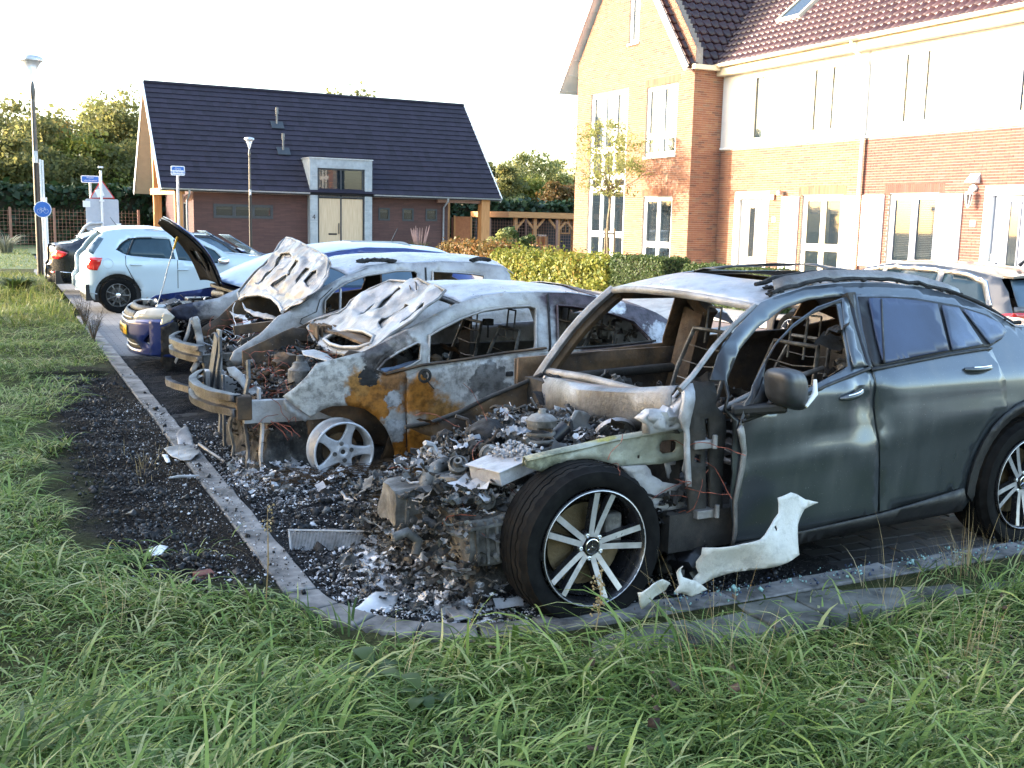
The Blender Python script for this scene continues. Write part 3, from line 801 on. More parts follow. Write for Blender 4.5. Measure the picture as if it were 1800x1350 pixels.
def drip_door(t, M, u0, u1, mat_, flip=False):
 mb = MB();
 mb.box((u0, 0, -.14), (u0+.20, 2.75, .03), M); mb.box((u1-.20, 0, -.14), (u1, 2.75, .03), M); mb.box((u0+.20, 2.55, -.14), (u1-.20, 2.75, .03), M)
 mb.build('door_frame', M_white, t, world=True)
 d = MB().box((u0+.20, .12, -.12), (u1-.20, 2.55, -.06), M).build('door', mat_, t, world=True)
 c = (u0+u1)/2
 MB().box((c-.11, .9, -.057), (c+.11, 2.3, -.052), M).build('pane', M_glass, d, world=True)
 MB().box((c-.15, .85, -.058), (c-.12, 2.42, -.035), M).build('glazing_bar', mat_, d, world=True)
 MB().box((c+.12, .85, -.058), (c+.15, 2.42, -.035), M).build('glazing_bar', mat_, d, world=True)
 MB().box((c-.24, .72, -.058), (c+.24, .80, -.04), M).build('letterbox', M_steel, d, world=True)
 s = u0+.27 if flip else u1-.27
 MB().box((s-.03, 1.0, -.06), (s+.03, 1.28, -.04), M).box((s-.03, 1.08, -.04), (s+.12*(-1 if not flip else 1), 1.11, 0), M).build('handle', M_steel, d, world=True)
 MB().box((u0, -.02, -.1), (u1, .12, .1), M).build('step', M_conc, t, world=True)
def shutter(t, M, u0, u1, v0, v1):
 mb = MB(); mb.box((u0, v0, .012), (u0+.06, v1, .05), M); mb.box((u1-.06, v0, .012), (u1, v1, .05), M)
 mb.box((u0+.06, v0, .012), (u1-.06, v0+.08, .05), M); mb.box((u0+.06, v1-.08, .012), (u1-.06, v1, .05), M)
 s_ = mb.build('shutter', M_white, t, world=True); v = v0+.09;
 while v < v1-.12:
  T = M @ Matrix.Translation(((u0+u1)/2, v+.03, .03)) @ Matrix.Rotation(R(-35), 4, 'X')
  MB().box(((u0-u1)/2+.06, -.036, -.005), ((u1-u0)/2-.06, .036, .005), T).build('slat', M_white, s_, world=True); v += .075
yA1, yA0 = GY0-.01, 20.46
tA, MA, WA = terrace('terraced_house', 'terraced house with taupe door, lit orange brick below and white plaster above', yA1, yA0, M_brick,
 (yA1-25.54, yA1-23.99), ((yA1-22.64, yA1-21.10), .30), [(yA1-24.89, yA1-24.40), (yA1-22.52, yA1-21.12)], True)
def U(y, y1): return y1-y
drip_door(tA, MA, U(25.54, yA1), U(23.99, yA1), M_taupe)
window(tA, MA, U(22.64, yA1), .30, 1.54, 2.32, cols=2, rows=[.95], fw=.10, sash=M_cream, blind='half', sill=True, lower_solid=False)
Mu = wallM((ROWX-.03, yA1, 0), (0, -1, 0))
window(tA, Mu, U(24.89, yA1), 4.2, .49, 1.78, frame=M_cream, sill=False, fw=.06, depth=.05)
window(tA, Mu, U(22.52, yA1), 4.2, 1.40, 1.78, cols=2, frame=M_white, sill=False, fw=.07, depth=.05, sash=M_cream, blind='curtain')
shutter(tA, MA, U(23.43, yA1), U(22.74, yA1), .32, 2.60); shutter(tA, MA, U(21.06, yA1), U(20.58, yA1), .32, 2.60)
soldier(tA, MA, U(22.8, yA1), U(21.0, yA1), 2.64, M_brick)
q = at(1378, 340, 'x', ROWX)
mb = MB(); mb.tube([(ROWX-.02, q.y, q.z), (ROWX-.14, q.y, q.z+.02)], .06, 10); mb.lathe([(.02, .1), (.07, .04), (.09, -.04), (0, -.05)], Matrix.Translation((ROWX-.17, q.y, q.z)), 10)
mb.build('wall_lamp', M_steel, tA, world=True, smooth=50)
MB().box((ROWX-.08, 23.75, 2.52), (ROWX-.01, 23.87, 2.66)).build('door_light', M_steel, tA, world=True)
q = at(1361, 386, 'x', ROWX)
MB().box((ROWX-.03, q.y-.07, q.z-.07), (ROWX-.01, q.y+.07, q.z+.07)).build('number_plate', M_white, tA, world=True)
yB1, yB0 = 20.44, 12.6
tB, MB_, WB = terrace('terraced_house', 'terraced house with blue-grey door and white louvred shutters on redder brick', yB1, yB0, M_brick2,
 (U(16.71, yB1), U(15.2, yB1)), ((U(19.52, yB1), U(18.0, yB1)), .88), [(U(19.38, yB1), U(18.03, yB1)), (U(16.13, yB1), U(14.8, yB1))], False)
drip_door(tB, MB_, U(16.71, yB1), U(15.2, yB1), M_greydoor, True)
window(tB, MB_, U(19.52, yB1), .88, 1.52, 1.74, cols=2, fw=.10, sash=M_greydoor, blind='blind')
Mu = wallM((ROWX-.03, yB1, 0), (0, -1, 0))
window(tB, Mu, U(19.38, yB1), 4.2, 1.35, 1.78, cols=2, frame=M_white, sill=False, fw=.07, depth=.05, sash=M_cream, blind='curtain')
window(tB, Mu, U(16.13, yB1), 4.2, 1.33, 1.78, cols=2, frame=M_white, sill=False, fw=.07, depth=.05, sash=M_greydoor)
shutter(tB, MB_, U(20.38, yB1), U(19.66, yB1), .85, 2.60); shutter(tB, MB_, U(17.93, yB1), U(17.30, yB1), .85, 2.60)
soldier(tB, MB_, U(19.7, yB1), U(17.85, yB1), 2.64, M_brick2)
q = at(1711, 393, 'x', ROWX); MB().box((ROWX-.03, q.y-.07, q.z-.07), (ROWX-.01, q.y+.07, q.z+.07)).build('number_plate', M_white, tB, world=True)
text('house_number', '17', .11, wm(tB).inverted() @ wallM((ROWX-.033, q.y, q.z), (0, -1, 0)), M_taupe, tB)
q = at(1713, 345, 'x', ROWX); mb = MB()
mb.tube([(ROWX-.01, q.y, q.z+.18), (ROWX-.07, q.y, q.z+.18)], .075, 12)
mb.tube([(ROWX-.07, q.y, q.z+.18), (ROWX-.16, q.y, q.z+.2), (ROWX-.18, q.y, q.z+.1)], .015, 6)
L_ = mb.build('wall_lantern', M_white, tB, world=True, smooth=40)
mb = MB().lathe([(.0, .1), (.06, .07), (.10, .03), (.095, .02), (.02, .02)], Matrix.Translation((ROWX-.18, q.y, q.z+.02)), 6)
for k in range(6):
 a = k*PI/3; mb.bar((ROWX-.18+.085*math.cos(a), q.y+.085*math.sin(a), q.z+.04), (ROWX-.18+.045*math.cos(a), q.y+.045*math.sin(a), q.z-.2), .012, .012)
mb.tube([(ROWX-.18, q.y, q.z-.2), (ROWX-.18, q.y, q.z-.26)], [.05, .015], 6); mb.build('lantern_cage', M_white, L_, world=True)
MB().tube([(ROWX-.18, q.y, q.z-.19), (ROWX-.18, q.y, q.z+.03)], [.035, .07], 6).build('lantern_glass', M_glass, L_, world=True)
mb = MB(); mb.add([(ROWX-.01, q.y+.14, q.z+.5), (ROWX-.01, q.y-.12, q.z+.5), (ROWX-.01, q.y-.12, q.z+.28), (ROWX-.01, q.y+.14, q.z+.28), (ROWX-.2, q.y+.14, q.z+.3), (ROWX-.2, q.y-.12, q.z+.3)], [(0, 1, 5, 4), (1, 2, 5), (0, 4, 3), (2, 3, 4, 5)])
mb.build('nest_box', M_white, tB, world=True)
vE = Vector((1, 0, k_row)).normalized()
for t, ya, yb in ((tA, yA1, yA0), (tB, yA0, yB0)):
 Mx = wallM((ROWX-.35, ya, EAV), (0, -1, 0), vE); LN = 6.2*math.hypot(1, k_row)
 rf = MB().box((0, 0, -.14), (ya-yb, LN, -.02), Mx).build('roof', M_black, t, world=True)
 ext = 16 if t is tA else 0
 def keepA(u, v, Mx=Mx, t=t):
  p = Mx @ Vector((u, v, 0))
  if t is tA: return p.z > 6.36+k_sl*(p.y-26.38)-.15
  return True
 uo = 4.5 if t is tA else 0
 Mt = Mx @ Matrix.Translation((-uo, 0, 0))
 me_keep = (lambda u, v: keepA(u-uo, v)) if t is tA else None
 tiles(t, Mt, int(round((ya-yb+uo)/.235)), int(LN/.33), (ya-yb+uo)/round((ya-yb+uo)/.235), .33, M_pan, keep=me_keep, nmax=300)
 mb = MB(); mb.box((0, 6.12, -.02), (ya-yb, 6.36, .30), MA if t is tA else MB_) if t is tA else mb.box((0-.02, 6.12, -.02), (yB1-yb, 6.36, .30), MB_)
 mb.build('fascia', M_cream, t, world=True)
 mb = MB(); xg = ROWX-.42; prof = [(xg+.08*math.cos(a), 6.42+.085*math.sin(a)) for a in np.linspace(PI, 2*PI, 8)]
 vs = [(p, ya, q_) for p, q_ in prof]+[(p, yb+.003, q_) for p, q_ in prof]; mb.add(vs, [(i, i+1, i+9, i+8) for i in range(7)])
 gt = mb.build('gutter', M_cream, t, world=True, solid=.006, smooth=60)
 for k in range(int((ya-yb)/.9)):
  y = ya-.4-k*.9
  q_ = MB(); pr_ = [(xg+.088*math.cos(a), 6.42+.093*math.sin(a)) for a in np.linspace(PI, 2*PI, 8)]
  q_.add([(p, y, z) for p, z in pr_]+[(p, y-.04, z) for p, z in pr_], [(i, i+1, i+9, i+8) for i in range(7)]); q_.build('gutter_bracket', M_cream, gt, world=True)
MB().tube([(ROWX-.42, 20.75, 6.34), (ROWX-.42, 20.72, 6.18), (ROWX-.1, 20.52, 5.85), (ROWX-.1, 20.46, 5.7), (ROWX-.1, 20.46, 4.1)], .042, 10).build('downpipe', M_white, tA, world=True, smooth=60)
MB().tube([(ROWX-.1, 20.46, 4.1), (ROWX-.1, 20.46, .1)], .046, 10).build('downpipe', M_white, tA, world=True, smooth=60)
q = at(1390, 8, 'x', ROWX+1.0)
zq = EAV+k_row*1.35
Mk = wallM((ROWX+1.0-.0, q.y+.55, zq-.0), (0, -1, 0), vE)
MB().box((0, 0, -.05), (1.0, .08, .13), Mk).box((0, 1.2, -.05), (1.0, 1.28, .13), Mk).box((0, .08, -.05), (.08, 1.2, .13), Mk).box((.92, .08, -.05), (1.0, 1.2, .13), Mk).build('roof_window', M_cream, tA, world=True)
MB().box((.08, .08, .09), (.92, 1.2, .10), Mk).build('roof_window_pane', M_glass, tA, world=True)
# foliage helpers
def leaf_arrays(P, size, N_=None, spread=1.0, var=.4, elong=1.7):
 """one folded leaf (2 triangles hinged on the midrib -> quad) per point"""
 n = len(P)
 if N_ is None:
  d = rng.normal(size=(n, 3)); d /= np.linalg.norm(d, axis=1)[:, None]
 else:
  d = N_+rng.normal(size=(n, 3))*spread; d /= np.linalg.norm(d, axis=1)[:, None]
 a = np.cross(d, rng.normal(size=(n, 3))); a /= np.linalg.norm(a, axis=1)[:, None]; b = np.cross(d, a)
 s = size*(1+var*rng.normal(size=(n, 1))).clip(.3, 2.2)
 v0 = P-a*s*elong/2; v2 = P+a*s*elong/2; v1 = P+b*s/2+d*s*.15; v3 = P-b*s/2+d*s*.15
 V = np.stack([v0, v1, v2, v3], 1).reshape(-1, 3); F = np.arange(4*n).reshape(-1, 4)
 return V, F
def crown_pts(c, r, n, nb=18, seed=0, shell=.55, flat=1.0):
 """points of an uneven crown: leaf clumps on the outside of many smaller masses"""
 rg = np.random.default_rng(seed+11); c = np.array(c, float); r = np.array(r, float)
 B = []
 for i in range(nb):
  while True:
   q = rg.uniform(-1, 1, 3)
   if np.linalg.norm(q) < 1: break
  q *= .78; B.append((c+q*r, r*rg.uniform(.22, .45)*[1, 1, .8*flat]))
 k = rg.integers(0, nb, n); C = np.array([b[0] for b in B])[k]; S = np.array([b[1] for b in B])[k]
 d = rg.normal(size=(n, 3)); d /= np.linalg.norm(d, axis=1)[:, None]; d[:, 2] = np.abs(d[:, 2])*np.where(rg.random(n) < .72, 1, -1)
 rad = rg.uniform(shell, 1.08, (n, 1))+rg.normal(size=(n, 1))*.06
 return C+d*S*rad, d, C
def limb(mb, p0, p1, r0, r1, seed=0, k=6, wob=.08):
 p0 = Vector(p0); p1 = Vector(p1); L = (p1-p0).length; rr = random.Random(seed); pts = []; rs = []
 for i in range(k+1):
  t = i/k; p = p0.lerp(p1, t)
  if 0 < i < k: p += Vector((rr.uniform(-1, 1), rr.uniform(-1, 1), rr.uniform(-.5, .5)))*L*wob*.5
  pts.append(p); rs.append(r0+(r1-r0)*t)
 mb.tube(pts, rs, 7)
M_bark = plain('bark', (.085, .065, .045), .95, var=.3, scale=14, bump=.6)
M_barkp = plain('young_bark', (.20, .15, .09), .9, var=.2, scale=20)
L_dark = leafmat('dark_green_leaves', [(0, (.030, .046, .020)), (.5, (.06, .085, .032)), (1, (.12, .13, .05))], trans=.5)
L_mid = leafmat('oak_green_leaves', [(0, (.07, .085, .032)), (.4, (.14, .15, .055)), (.75, (.21, .20, .065)), (1, (.38, .27, .08))], trans=.6)
L_yel = leafmat('autumn_yellow_leaves', [(0, (.06, .055, .012)), (.4, (.20, .12, .018)), (.75, (.34, .19, .025)), (1, (.42, .26, .04))])
L_box = leafmat('box_hedge_leaves', [(0, (.022, .042, .012)), (.5, (.05, .085, .022)), (1, (.11, .13, .04))])
L_lime = leafmat('yellow_green_leaves', [(0, (.06, .09, .02)), (.4, (.14, .17, .03)), (.8, (.24, .23, .04)), (1, (.30, .16, .05))])
L_con = leafmat('conifer_sprays', [(0, (.008, .022, .010)), (.6, (.016, .040, .016)), (1, (.035, .065, .025))], trans=.15)
L_red = leafmat('reddish_autumn_leaves', [(0, (.05, .05, .015)), (.5, (.14, .10, .03)), (1, (.26, .11, .04))])
L_wil = leafmat('willow_leaves', [(0, (.12, .16, .05)), (.5, (.24, .26, .08)), (.85, (.36, .34, .13)), (1, (.40, .26, .10))], trans=.5)
def tree(label, base, H, R_, n, leaf, size=.3, trunk=.2, seed=1, nb=22, h0=.35, group=None, elong=1.5, name='tree', sh=.5, cat='tree'):
 t = thing(name, label, cat, base, 0, group); rr = random.Random(seed)
 cz = H*(h0+1)/2; rz = H*(1-h0)/2
 P, d, C = crown_pts((0, 0, cz), (R_, R_, rz), n, nb, seed, sh)
 V, F = leaf_arrays(P, size, d*.5+np.array([0, 0, .3]), .9, .4, elong)
 np_mesh('crown', V, F, leaf, t)
 mb = MB(); limb(mb, (0, 0, -.1), (rr.uniform(-.2, .2), rr.uniform(-.2, .2), cz), trunk, trunk*.55, seed, 6, .04)
 us = {tuple(np.round(c, 2)) for c in C}
 for i, c in enumerate(sorted(us)[:max(8, nb-4)]):
  z0 = rr.uniform(H*h0*.7, cz); limb(mb, (0, 0, z0), c, trunk*.35, trunk*.08, seed+i, 5, .15)
 mb.build('trunk', M_bark, t, smooth=60); return t
G_ = 'trees of the wood behind the tall hedge'
spec = [
 (8, 172, 74, 5.5, L_mid, 'broad green oak of the wood at the far left edge'),
 (52, 180, 82, 5.0, L_mid, 'green oak just left of the tall lamp post'),
 (95, 205, 80, 3.4, L_yel, 'golden yellow autumn tree right of the tall lamp post'),
 (128, 228, 90, 4.0, L_mid, 'dark low tree in the dip of the wood'),
 (172, 170, 86, 4.6, L_wil, 'tall olive green tree with bare upper twigs in the wood'),
 (215, 150, 80, 5.2, L_mid, 'tallest green tree, beside the bungalow gable'),
 (262, 170, 92, 5.0, L_wil, 'green tree partly behind the bungalow roof'),
 (12, 225, 68, 4.2, L_mid, 'dark tree low in front at the left edge'),
 (70, 245, 70, 3.8, L_mid, 'dark understorey tree behind the lamp post'),
 (150, 235, 72, 4.4, L_lime, 'dark understorey tree left of the orange roof'),
 (235, 235, 72, 4.0, L_mid, 'green understorey tree right of the orange roof')]
for i, (px, py, y, r_, leaf, lab) in enumerate(spec):
 p = at(px, py, 'y', y); tree(lab, (p.x, y, 0), p.z*1.03, r_*.85, 17000, leaf, .15, .25, 30+i, 44, .10, G_, sh=.15)
for i, (px, py, y, r_, leaf, lab) in enumerate([(38, 325, 63, 2.6, L_lime, 'yellow green shrub above the hedge left of the lamp post'), (112, 330, 63, 2.4, L_dark, 'rounded dark shrub above the hedge near the street sign'),
      (205, 300, 66, 3.4, L_dark, 'grey green olive-like shrub above the hedge'), (232, 318, 62, 2.2, L_box, 'bright green bush above the hedge by the bungalow')]):
 p = at(px, py, 'y', y); tree(lab, (p.x, y, 0), p.z, r_*.8, 2600, leaf, .26, .08, 60+i, 14, .1, 'shrubs showing above the hedge', name='shrub', cat='shrub')
for i, (px, py, y, r_, leaf, lab) in enumerate([(868, 262, 78, 3.2, L_mid, 'thin green tree beside the right end of the bungalow roof'), (945, 255, 84, 4.2, L_wil, 'tallest tree in the gap between bungalow and gabled house'),
      (918, 300, 80, 2.6, L_lime, 'yellowish bush-like tree in front in the gap'), (998, 290, 82, 3.4, L_wil, 'thin pale tree touching the gabled house edge'), (895, 330, 76, 3, L_dark, 'low dark tree over the hedge in the gap'), (975, 315, 74, 3, L_red, 'reddish tree low behind the carport'),
      (1040, 285, 86, 4, L_mid, 'green tree hidden mostly behind the gabled house')]):
 p = at(px, py, 'y', y); tree(lab, (p.x, y, 0), p.z, r_*.9, 9000, leaf, .15, .2, 80+i, 30, .12, 'trees in the gap between the houses', sh=.3)
for i, (px, py) in enumerate([(585, 158), (640, 160), (1050, 300)]):
 if i < 2:
  p = at(px, py+3, 'y', 90); tree(['treetop peeping over the middle of the bungalow ridge', 'smaller treetop peeping over the ridge to the right'][i], (p.x, 90, 0), p.z+.3, 3.6, 5000, L_mid, .18, .2, 95+i, 16, .2, 'trees behind the bungalow ridge', sh=.3)
hs_ = thing('distant_house', 'small house with orange tiled roof glimpsed over the hedge', 'house', (6.2, 72, 0))
q = at(222, 298, 'y', 72); b_ = q.x; mb = MB(); mb.box((b_-2.2, 72, 0), (b_+4, 78, q.z-1.2)); mb.build('wall', M_creambd, hs_, world=True)
M_orange = plain('orange_roof', (.45, .20, .10), .8)
mb = MB(); mb.add([(b_-2.6, 71.6, q.z-1.2), (b_+4.4, 71.6, q.z-1.2), (b_+4.2, 75, q.z+.1), (b_-1.6, 75, q.z+.1), (b_-2.6, 78.4, q.z-1.2), (b_+4.4, 78.4, q.z-1.2)], [(0, 1, 2, 3), (3, 2, 5, 4), (0, 3, 4), (1, 5, 2)]); mb.build('roof', M_orange, hs_, world=True)
def hedge(label, a, b, th, h, n, leaf, size, base=.0, jit=.05, group=None, wave=0.0, name='hedge'):
 """clipped hedge between ground points a and b"""
 a = Vector((*a, 0)); b = Vector((*b, 0)); L = (b-a).length; rz = math.atan2(b.y-a.y, b.x-a.x)
 t = thing(name, label, 'hedge', (a.x, a.y, base), rz, group)
 A = [L*h, L*h, L*th, th*h, th*h]; S = sum(A); V_ = []; D_ = []
 for k, (ar, dr) in enumerate(zip(A, [(0, -1, 0), (0, 1, 0), (0, 0, 1), (-1, 0, 0), (1, 0, 0)])):
  m = int(n*ar/S); u = rng.random((m, 3))*[L, th, h]
  u[:, 1] -= th/2
  if k == 0: u[:, 1] = -th/2
  if k == 1: u[:, 1] = th/2
  if k == 2: u[:, 2] = h
  if k == 3: u[:, 0] = 0
  if k == 4: u[:, 0] = L
  V_.append(u); D_.append(np.repeat([dr], m, 0))
 P = np.concatenate(V_); D = np.concatenate(D_).astype(float)
 lump = np.sin(P[:, 0]*5.1+P[:, 2]*4)*np.sin(P[:, 0]*2.3+P[:, 1]*6+1)*.5
 P = P+D*(rng.normal(size=(len(P), 1))*jit+lump[:, None]*(jit*1.2+wave)-jit)
 zt = P[:, 2] > h-.12*min(1, h); P[zt, 1] *= .93
 V, F = leaf_arrays(P, size, D, .7, .35, 1.5); np_mesh('leaves', V, F, leaf, t)
 k = jit*2+.03
 MB().box((k, -th/2+k, 0), (L-k, th/2-k, h-k)).build('woody_core', M_hcore, t); return t
M_hcore = plain('hedge_core', (.022, .024, .012), 1.0)
hedge('long dark conifer hedge standing behind the wire fence', (-14, 58.6), (46, 62.5), 1.6, 3.0, 26000, L_con, .22, jit=.14, wave=.08)
c0 = gr(1078, 517); c1 = gr(1150, 508)
hedge('square clipped box hedge block by the gabled house', (14.85, 23.9), (14.85, 21.5), .9, .98, 14000, L_box, .035, base=-.04, jit=.03, group='clipped garden hedges')
hedge('long low clipped hedge in front of the taupe door', (14.8, 20.6), (14.8, 17.4), .8, .90, 14000, L_box, .035, base=-.04, jit=.03, group='clipped garden hedges')
hedge('loose yellow green beech hedge along the footpath', (14.9, 31.2), (14.9, 24.1), 1.1, .82, 20000, L_lime, .065, base=-.04, jit=.12, wave=.09)
hedge('russet part of the beech hedge nearest the bungalow', (14.9, 35.6), (14.9, 31.3), 1.1, 1.0, 8000, L_red, .07, base=-.04, jit=.10, wave=.08)
yt = thing('young_tree', 'young round-headed willow tied to two stakes before the gable', 'tree', (17.0, 28.35, .05)); q = at(1085, 290, 'x', 17.0)
P, d, C = crown_pts((0, 0, q.z+.15-.05), (1.75, 1.75, 1.45), 3900, 34, 5, .12)
P[:, 2] = np.where(P[:, 2] < 2.55, 2.55+(2.55-P[:, 2])*.4, P[:, 2])
V, F = leaf_arrays(P, .035, None, 1, .3, 3.4); np_mesh('crown', V, F, L_wil, yt)
mb = MB(); limb(mb, (0, 0, 0), (0, 0, 2.7), .045, .035, 3, 6, .02)
for i in range(46):
 a = random.uniform(0, 2*PI); r_ = random.uniform(.5, 1.35); z = random.uniform(2.6, 4.7)
 mb.tube([(0, 0, 2.55+random.uniform(-.1, .25)), (math.cos(a)*r_*.4, math.sin(a)*r_*.4, 2.6+(z-2.6)*.35), (math.cos(a)*r_, math.sin(a)*r_, z)], [.015, .009, .003], 4)
mb.build('trunk', M_barkp, yt, smooth=60)
for dy in (-.28, .25): MB().tube([(.05, dy, 0), (.05, dy, 1.55)], .035, 7).build('stake', M_barkp, yt, smooth=60)
MB().bar((.0, -.3, 1.4), (.0, .27, 1.4), .03, .06).build('tie', M_black, yt)
M_reed = leafmat('reed_leaves', [(0, (.07, .12, .02)), (.6, (.16, .19, .04)), (1, (.34, .25, .12))])
def tuft(label, base, H, n, r_, mat_, name='ornamental_grass', plume=False, cat='plant', group=None, w=.012):
 t = thing(name, label, cat, base, 0, group); V = []; F = []
 for i in range(n):
  a = random.uniform(0, 2*PI); d = Vector((math.cos(a), math.sin(a), 0)); h = H*random.uniform(.55, 1); o = d*random.uniform(0, r_*.25); sd = Vector((-d.y, d.x, 0))*w
  b = len(V)
  for k in range(5):
   s = k/4; p = o+d*r_*s*s*random.uniform(.8, 1)+Vector((0, 0, h*(s-.35*s*s*s)))
   V += [p+sd*(1-s*.9), p-sd*(1-s*.9)]
  for k in range(4): F.append((b+2*k, b+2*k+1, b+2*k+3, b+2*k+2))
 np_mesh('blades', np.array(V), np.array(F), mat_, t)
 if plume:
  mb = MB()
  for i in range(14):
   a = random.uniform(0, 2*PI); d = Vector((math.cos(a), math.sin(a), 0)); p0 = d*.1; p1 = d*r_*.6+Vector((0, 0, H*random.uniform(.95, 1.2)))
   mb.tube([p0, p0.lerp(p1, .75), p1], [.006, .03, .01], 5)
  mb.build('plume', plain('pinkish_plume', (.45, .28, .24), .9), t)
 return t
q = at(738, 440, 'y', 47.2); tuft('tuft of ornamental grass with pinkish plumes by the bungalow wall', (q.x, 47.2, 0), 1.25, 220, .75, M_reed, plume=True)
q = at(802, 440, 'y', 47.0); tuft('small rounded green plant at the bungalow corner', (q.x, 47.0, 0), .7, 150, .35, L_box, name='plant')
q = at(825, 440, 'y', 47.0); tuft('narrow potted plant between bungalow posts', (q.x, 47.3, 0), 1.3, 90, .2, L_box, name='potted_plant')
for i, (px, h) in enumerate([(880, 1.9), (905, 2.3), (925, 1.8)]):
 q = at(px, 440, 'y', 36+i*.4); x_ = q.x
 tree(['tall weedy plant at the left end of the beech hedge', 'tallest weedy flowering plant behind the beech hedge', 'bushy weed next to the carport, above the hedge'][i], (x_, 36+i*.4, 0), h*.78, .55, 900, L_wil if i == 0 else L_box, .07, .015, 120+i, 12, .15, 'tall weeds behind the beech hedge', name='weed', cat='plant')
q = gr(18, 440); tuft('grey green shrub before the fence at the left edge', (q.x-.2, 47, 0), 1.3, 160, .9, leafmat('grey_leaves', [(0, (.12, .14, .09)), (1, (.28, .28, .22))]), name='shrub', cat='shrub', w=.03)
tuft('patch of dark green nettles beside the path at the left edge', (.35, 24.3, .03), .55, 260, .6, L_box, name='nettles', w=.03)
# unseen trees added at left to throw shade over the parking bays
for i in range(8):
 y = 3.0+i*2.9+random.uniform(-.5, .5)
 tree('unseen tree added for shade outside the frame at left, '+('nearest the camera', 'second from the camera', 'third from the camera', 'fourth from the camera', 'fourth from the far end', 'third from the far end', 'second from the far end', 'farthest from the camera')[i], (-13+random.uniform(-1, 1), y, 0), 9.6+random.uniform(-.6, .6), 2.6, 6500, L_mid, .30, .15, 200+i, 18, .02, 'unseen trees added to shade the bays from the left', sh=.2)
# street furniture
def lamp(label, base, H, s=1.0, head=.27, lean=(0, 0)):
 t = thing('street_lamp', label, 'street lamp', base, 0, 'street lamps with pear-shaped heads'); t.rotation_euler = (lean[0], lean[1], 0)
 MB().tube([(0, 0, 0), (0, 0, H*.55)], [.085*s, .075*s], 14).build('lower_pole', M_black, t, smooth=50)
 MB().tube([(0, 0, H*.55), (0, 0, H-1.05*s)], [.065*s, .05*s], 14).build('upper_pole', M_lampp, t, smooth=50)
 MB().lathe([(.05*s, H-1.05*s), (.07*s, H-.85*s), (.035*s, H-.62*s)], n=14).build('neck', M_lampp, t, smooth=60)
 mb = MB().lathe([(.035*s, H-.62*s), (.10*s, H-.40*s), (.18*s, H-.2*s), (head*s*.95, H-.10*s)], n=20); mb.build('diffuser', M_lens, t, smooth=60)
 MB().lathe([(head*s, H-.12*s), (head*s*1.03, H-.05*s), (head*s*.9, H-.01*s), (head*.5*s, H+.02*s), (0, H+.03*s)], n=24).build('cap', M_galv, t, smooth=50)
 MB().cbox((.0, -.08*s, H*.555), (.10*s, .12*s, .30*s)).build('service_box', M_galv, t, bevel=.01); return t
M_lampp = plain('dark_bronze_pole', (.10, .095, .09), .35, .5)
n = N('frosted_lens'); n.set(col=(.85, .85, .85), rough=.35, trans=.6, ior=1.3); M_lens = n.m
b = gr(72, 489, .03); top = at(47, 98, 'y', b.y)
lamp('tall black street lamp standing in the verge at the far left', (b.x, b.y, 0), top.z, 1.0, .27, lean=(0, 0))
b2 = at(441, 440, 'y', 43); t2 = at(439, 242, 'y', 43)
lamp('smaller street lamp in front of the bungalow', (b2.x, 43, 0), t2.z, .72, .27)
M_signblue = plain('sign_blue', (.02, .13, .48), .4, var=.03)
M_signback = plain('sign_back_grey', (.42, .44, .50), .5, .2, var=.03)
M_signred = plain('sign_red', (.55, .03, .03), .4, var=.03)
M_signwhite = plain('sign_white', (.78, .78, .78), .4, var=.02)
def rrect(w_, h_, r_, k=4):
 o = []
 for cx, cy, a0 in ((w_/2-r_, h_/2-r_, 0), (-w_/2+r_, h_/2-r_, 90), (-w_/2+r_, -h_/2+r_, 180), (w_/2-r_, -h_/2+r_, 270)):
  for i in range(k+1): a = R(a0+90*i/k); o.append((cx+r_*math.cos(a), cy+r_*math.sin(a)))
 return o
def facing(loc, rz=0): return Matrix.Translation(loc) @ Matrix.Rotation(rz, 4, 'Z') @ Matrix.Rotation(R(90), 4, 'X')
def nameplate(label, y, pxs, l1, l2, whiteband=False):
 (xa, ya), (xb, yb) = pxs; p = at(xa, ya, 'y', y); q = at(xb, yb, 'y', y); w_ = q.x-p.x; h_ = abs(p.z-q.z); cx = (p.x+q.x)/2; cz = (p.z+q.z)/2
 t = thing('street_name_sign', label, 'street sign', (cx, y, 0), 0)
 MB().tube([(0, .05, 0), (0, .05, cz-h_/2+.1)], .035, 8).build('pole', M_galv, t, smooth=50)
 pl = MB().prism(rrect(w_, h_, .04), facing((0, 0, cz)), .02).build('plate', M_signwhite, t)
 MB().prism(rrect(w_-.05, h_-.05, .03), facing((0, 0, cz)), .004, .02).build('plate_field', M_signblue, pl)
 if whiteband: MB().prism(rrect(w_-.07, h_*.42, .01), facing((0, 0, cz-h_*.17)), .002, .024).build('district_band', M_signwhite, pl)
 text('lettering', l1, h_*.30, facing((0, -.03, cz+h_*.2)), M_signwhite, pl)
 text('lettering', l2, h_*.26, facing((0, -.03, cz-h_*.16)), M_signblue if whiteband else M_signwhite, pl)
nameplate('long blue street name sign left of the warning triangle', 34, ((142, 308), (175, 322)), 'Wouter', 'uden Gorgelaan')
nameplate('blue and white street name sign in front of the bungalow roof', 31, ((300, 291), (325, 309)), 'Grou', 'ter Beukenhof', True)
y = 29.5; q = at(75, 368, 'y', y); r_ = at(90, 368, 'y', y).x-q.x
t = thing('cycle_path_sign', 'round blue bicycle sign on a white post behind the lamp post', 'road sign', (q.x+.07, y, 0))
zt = at(78, 280, 'y', y).z
MB().tube([(.0, .05, 0), (-.0, .05, q.z+.3)], .045, 10).build('post', M_signwhite, t, smooth=50)
MB().box((-.10, .08, 0), (-.055, .12, zt)).box((-.045, .08, 0), (.0, .12, zt-.02)).build('marker_post', M_signwhite, t)
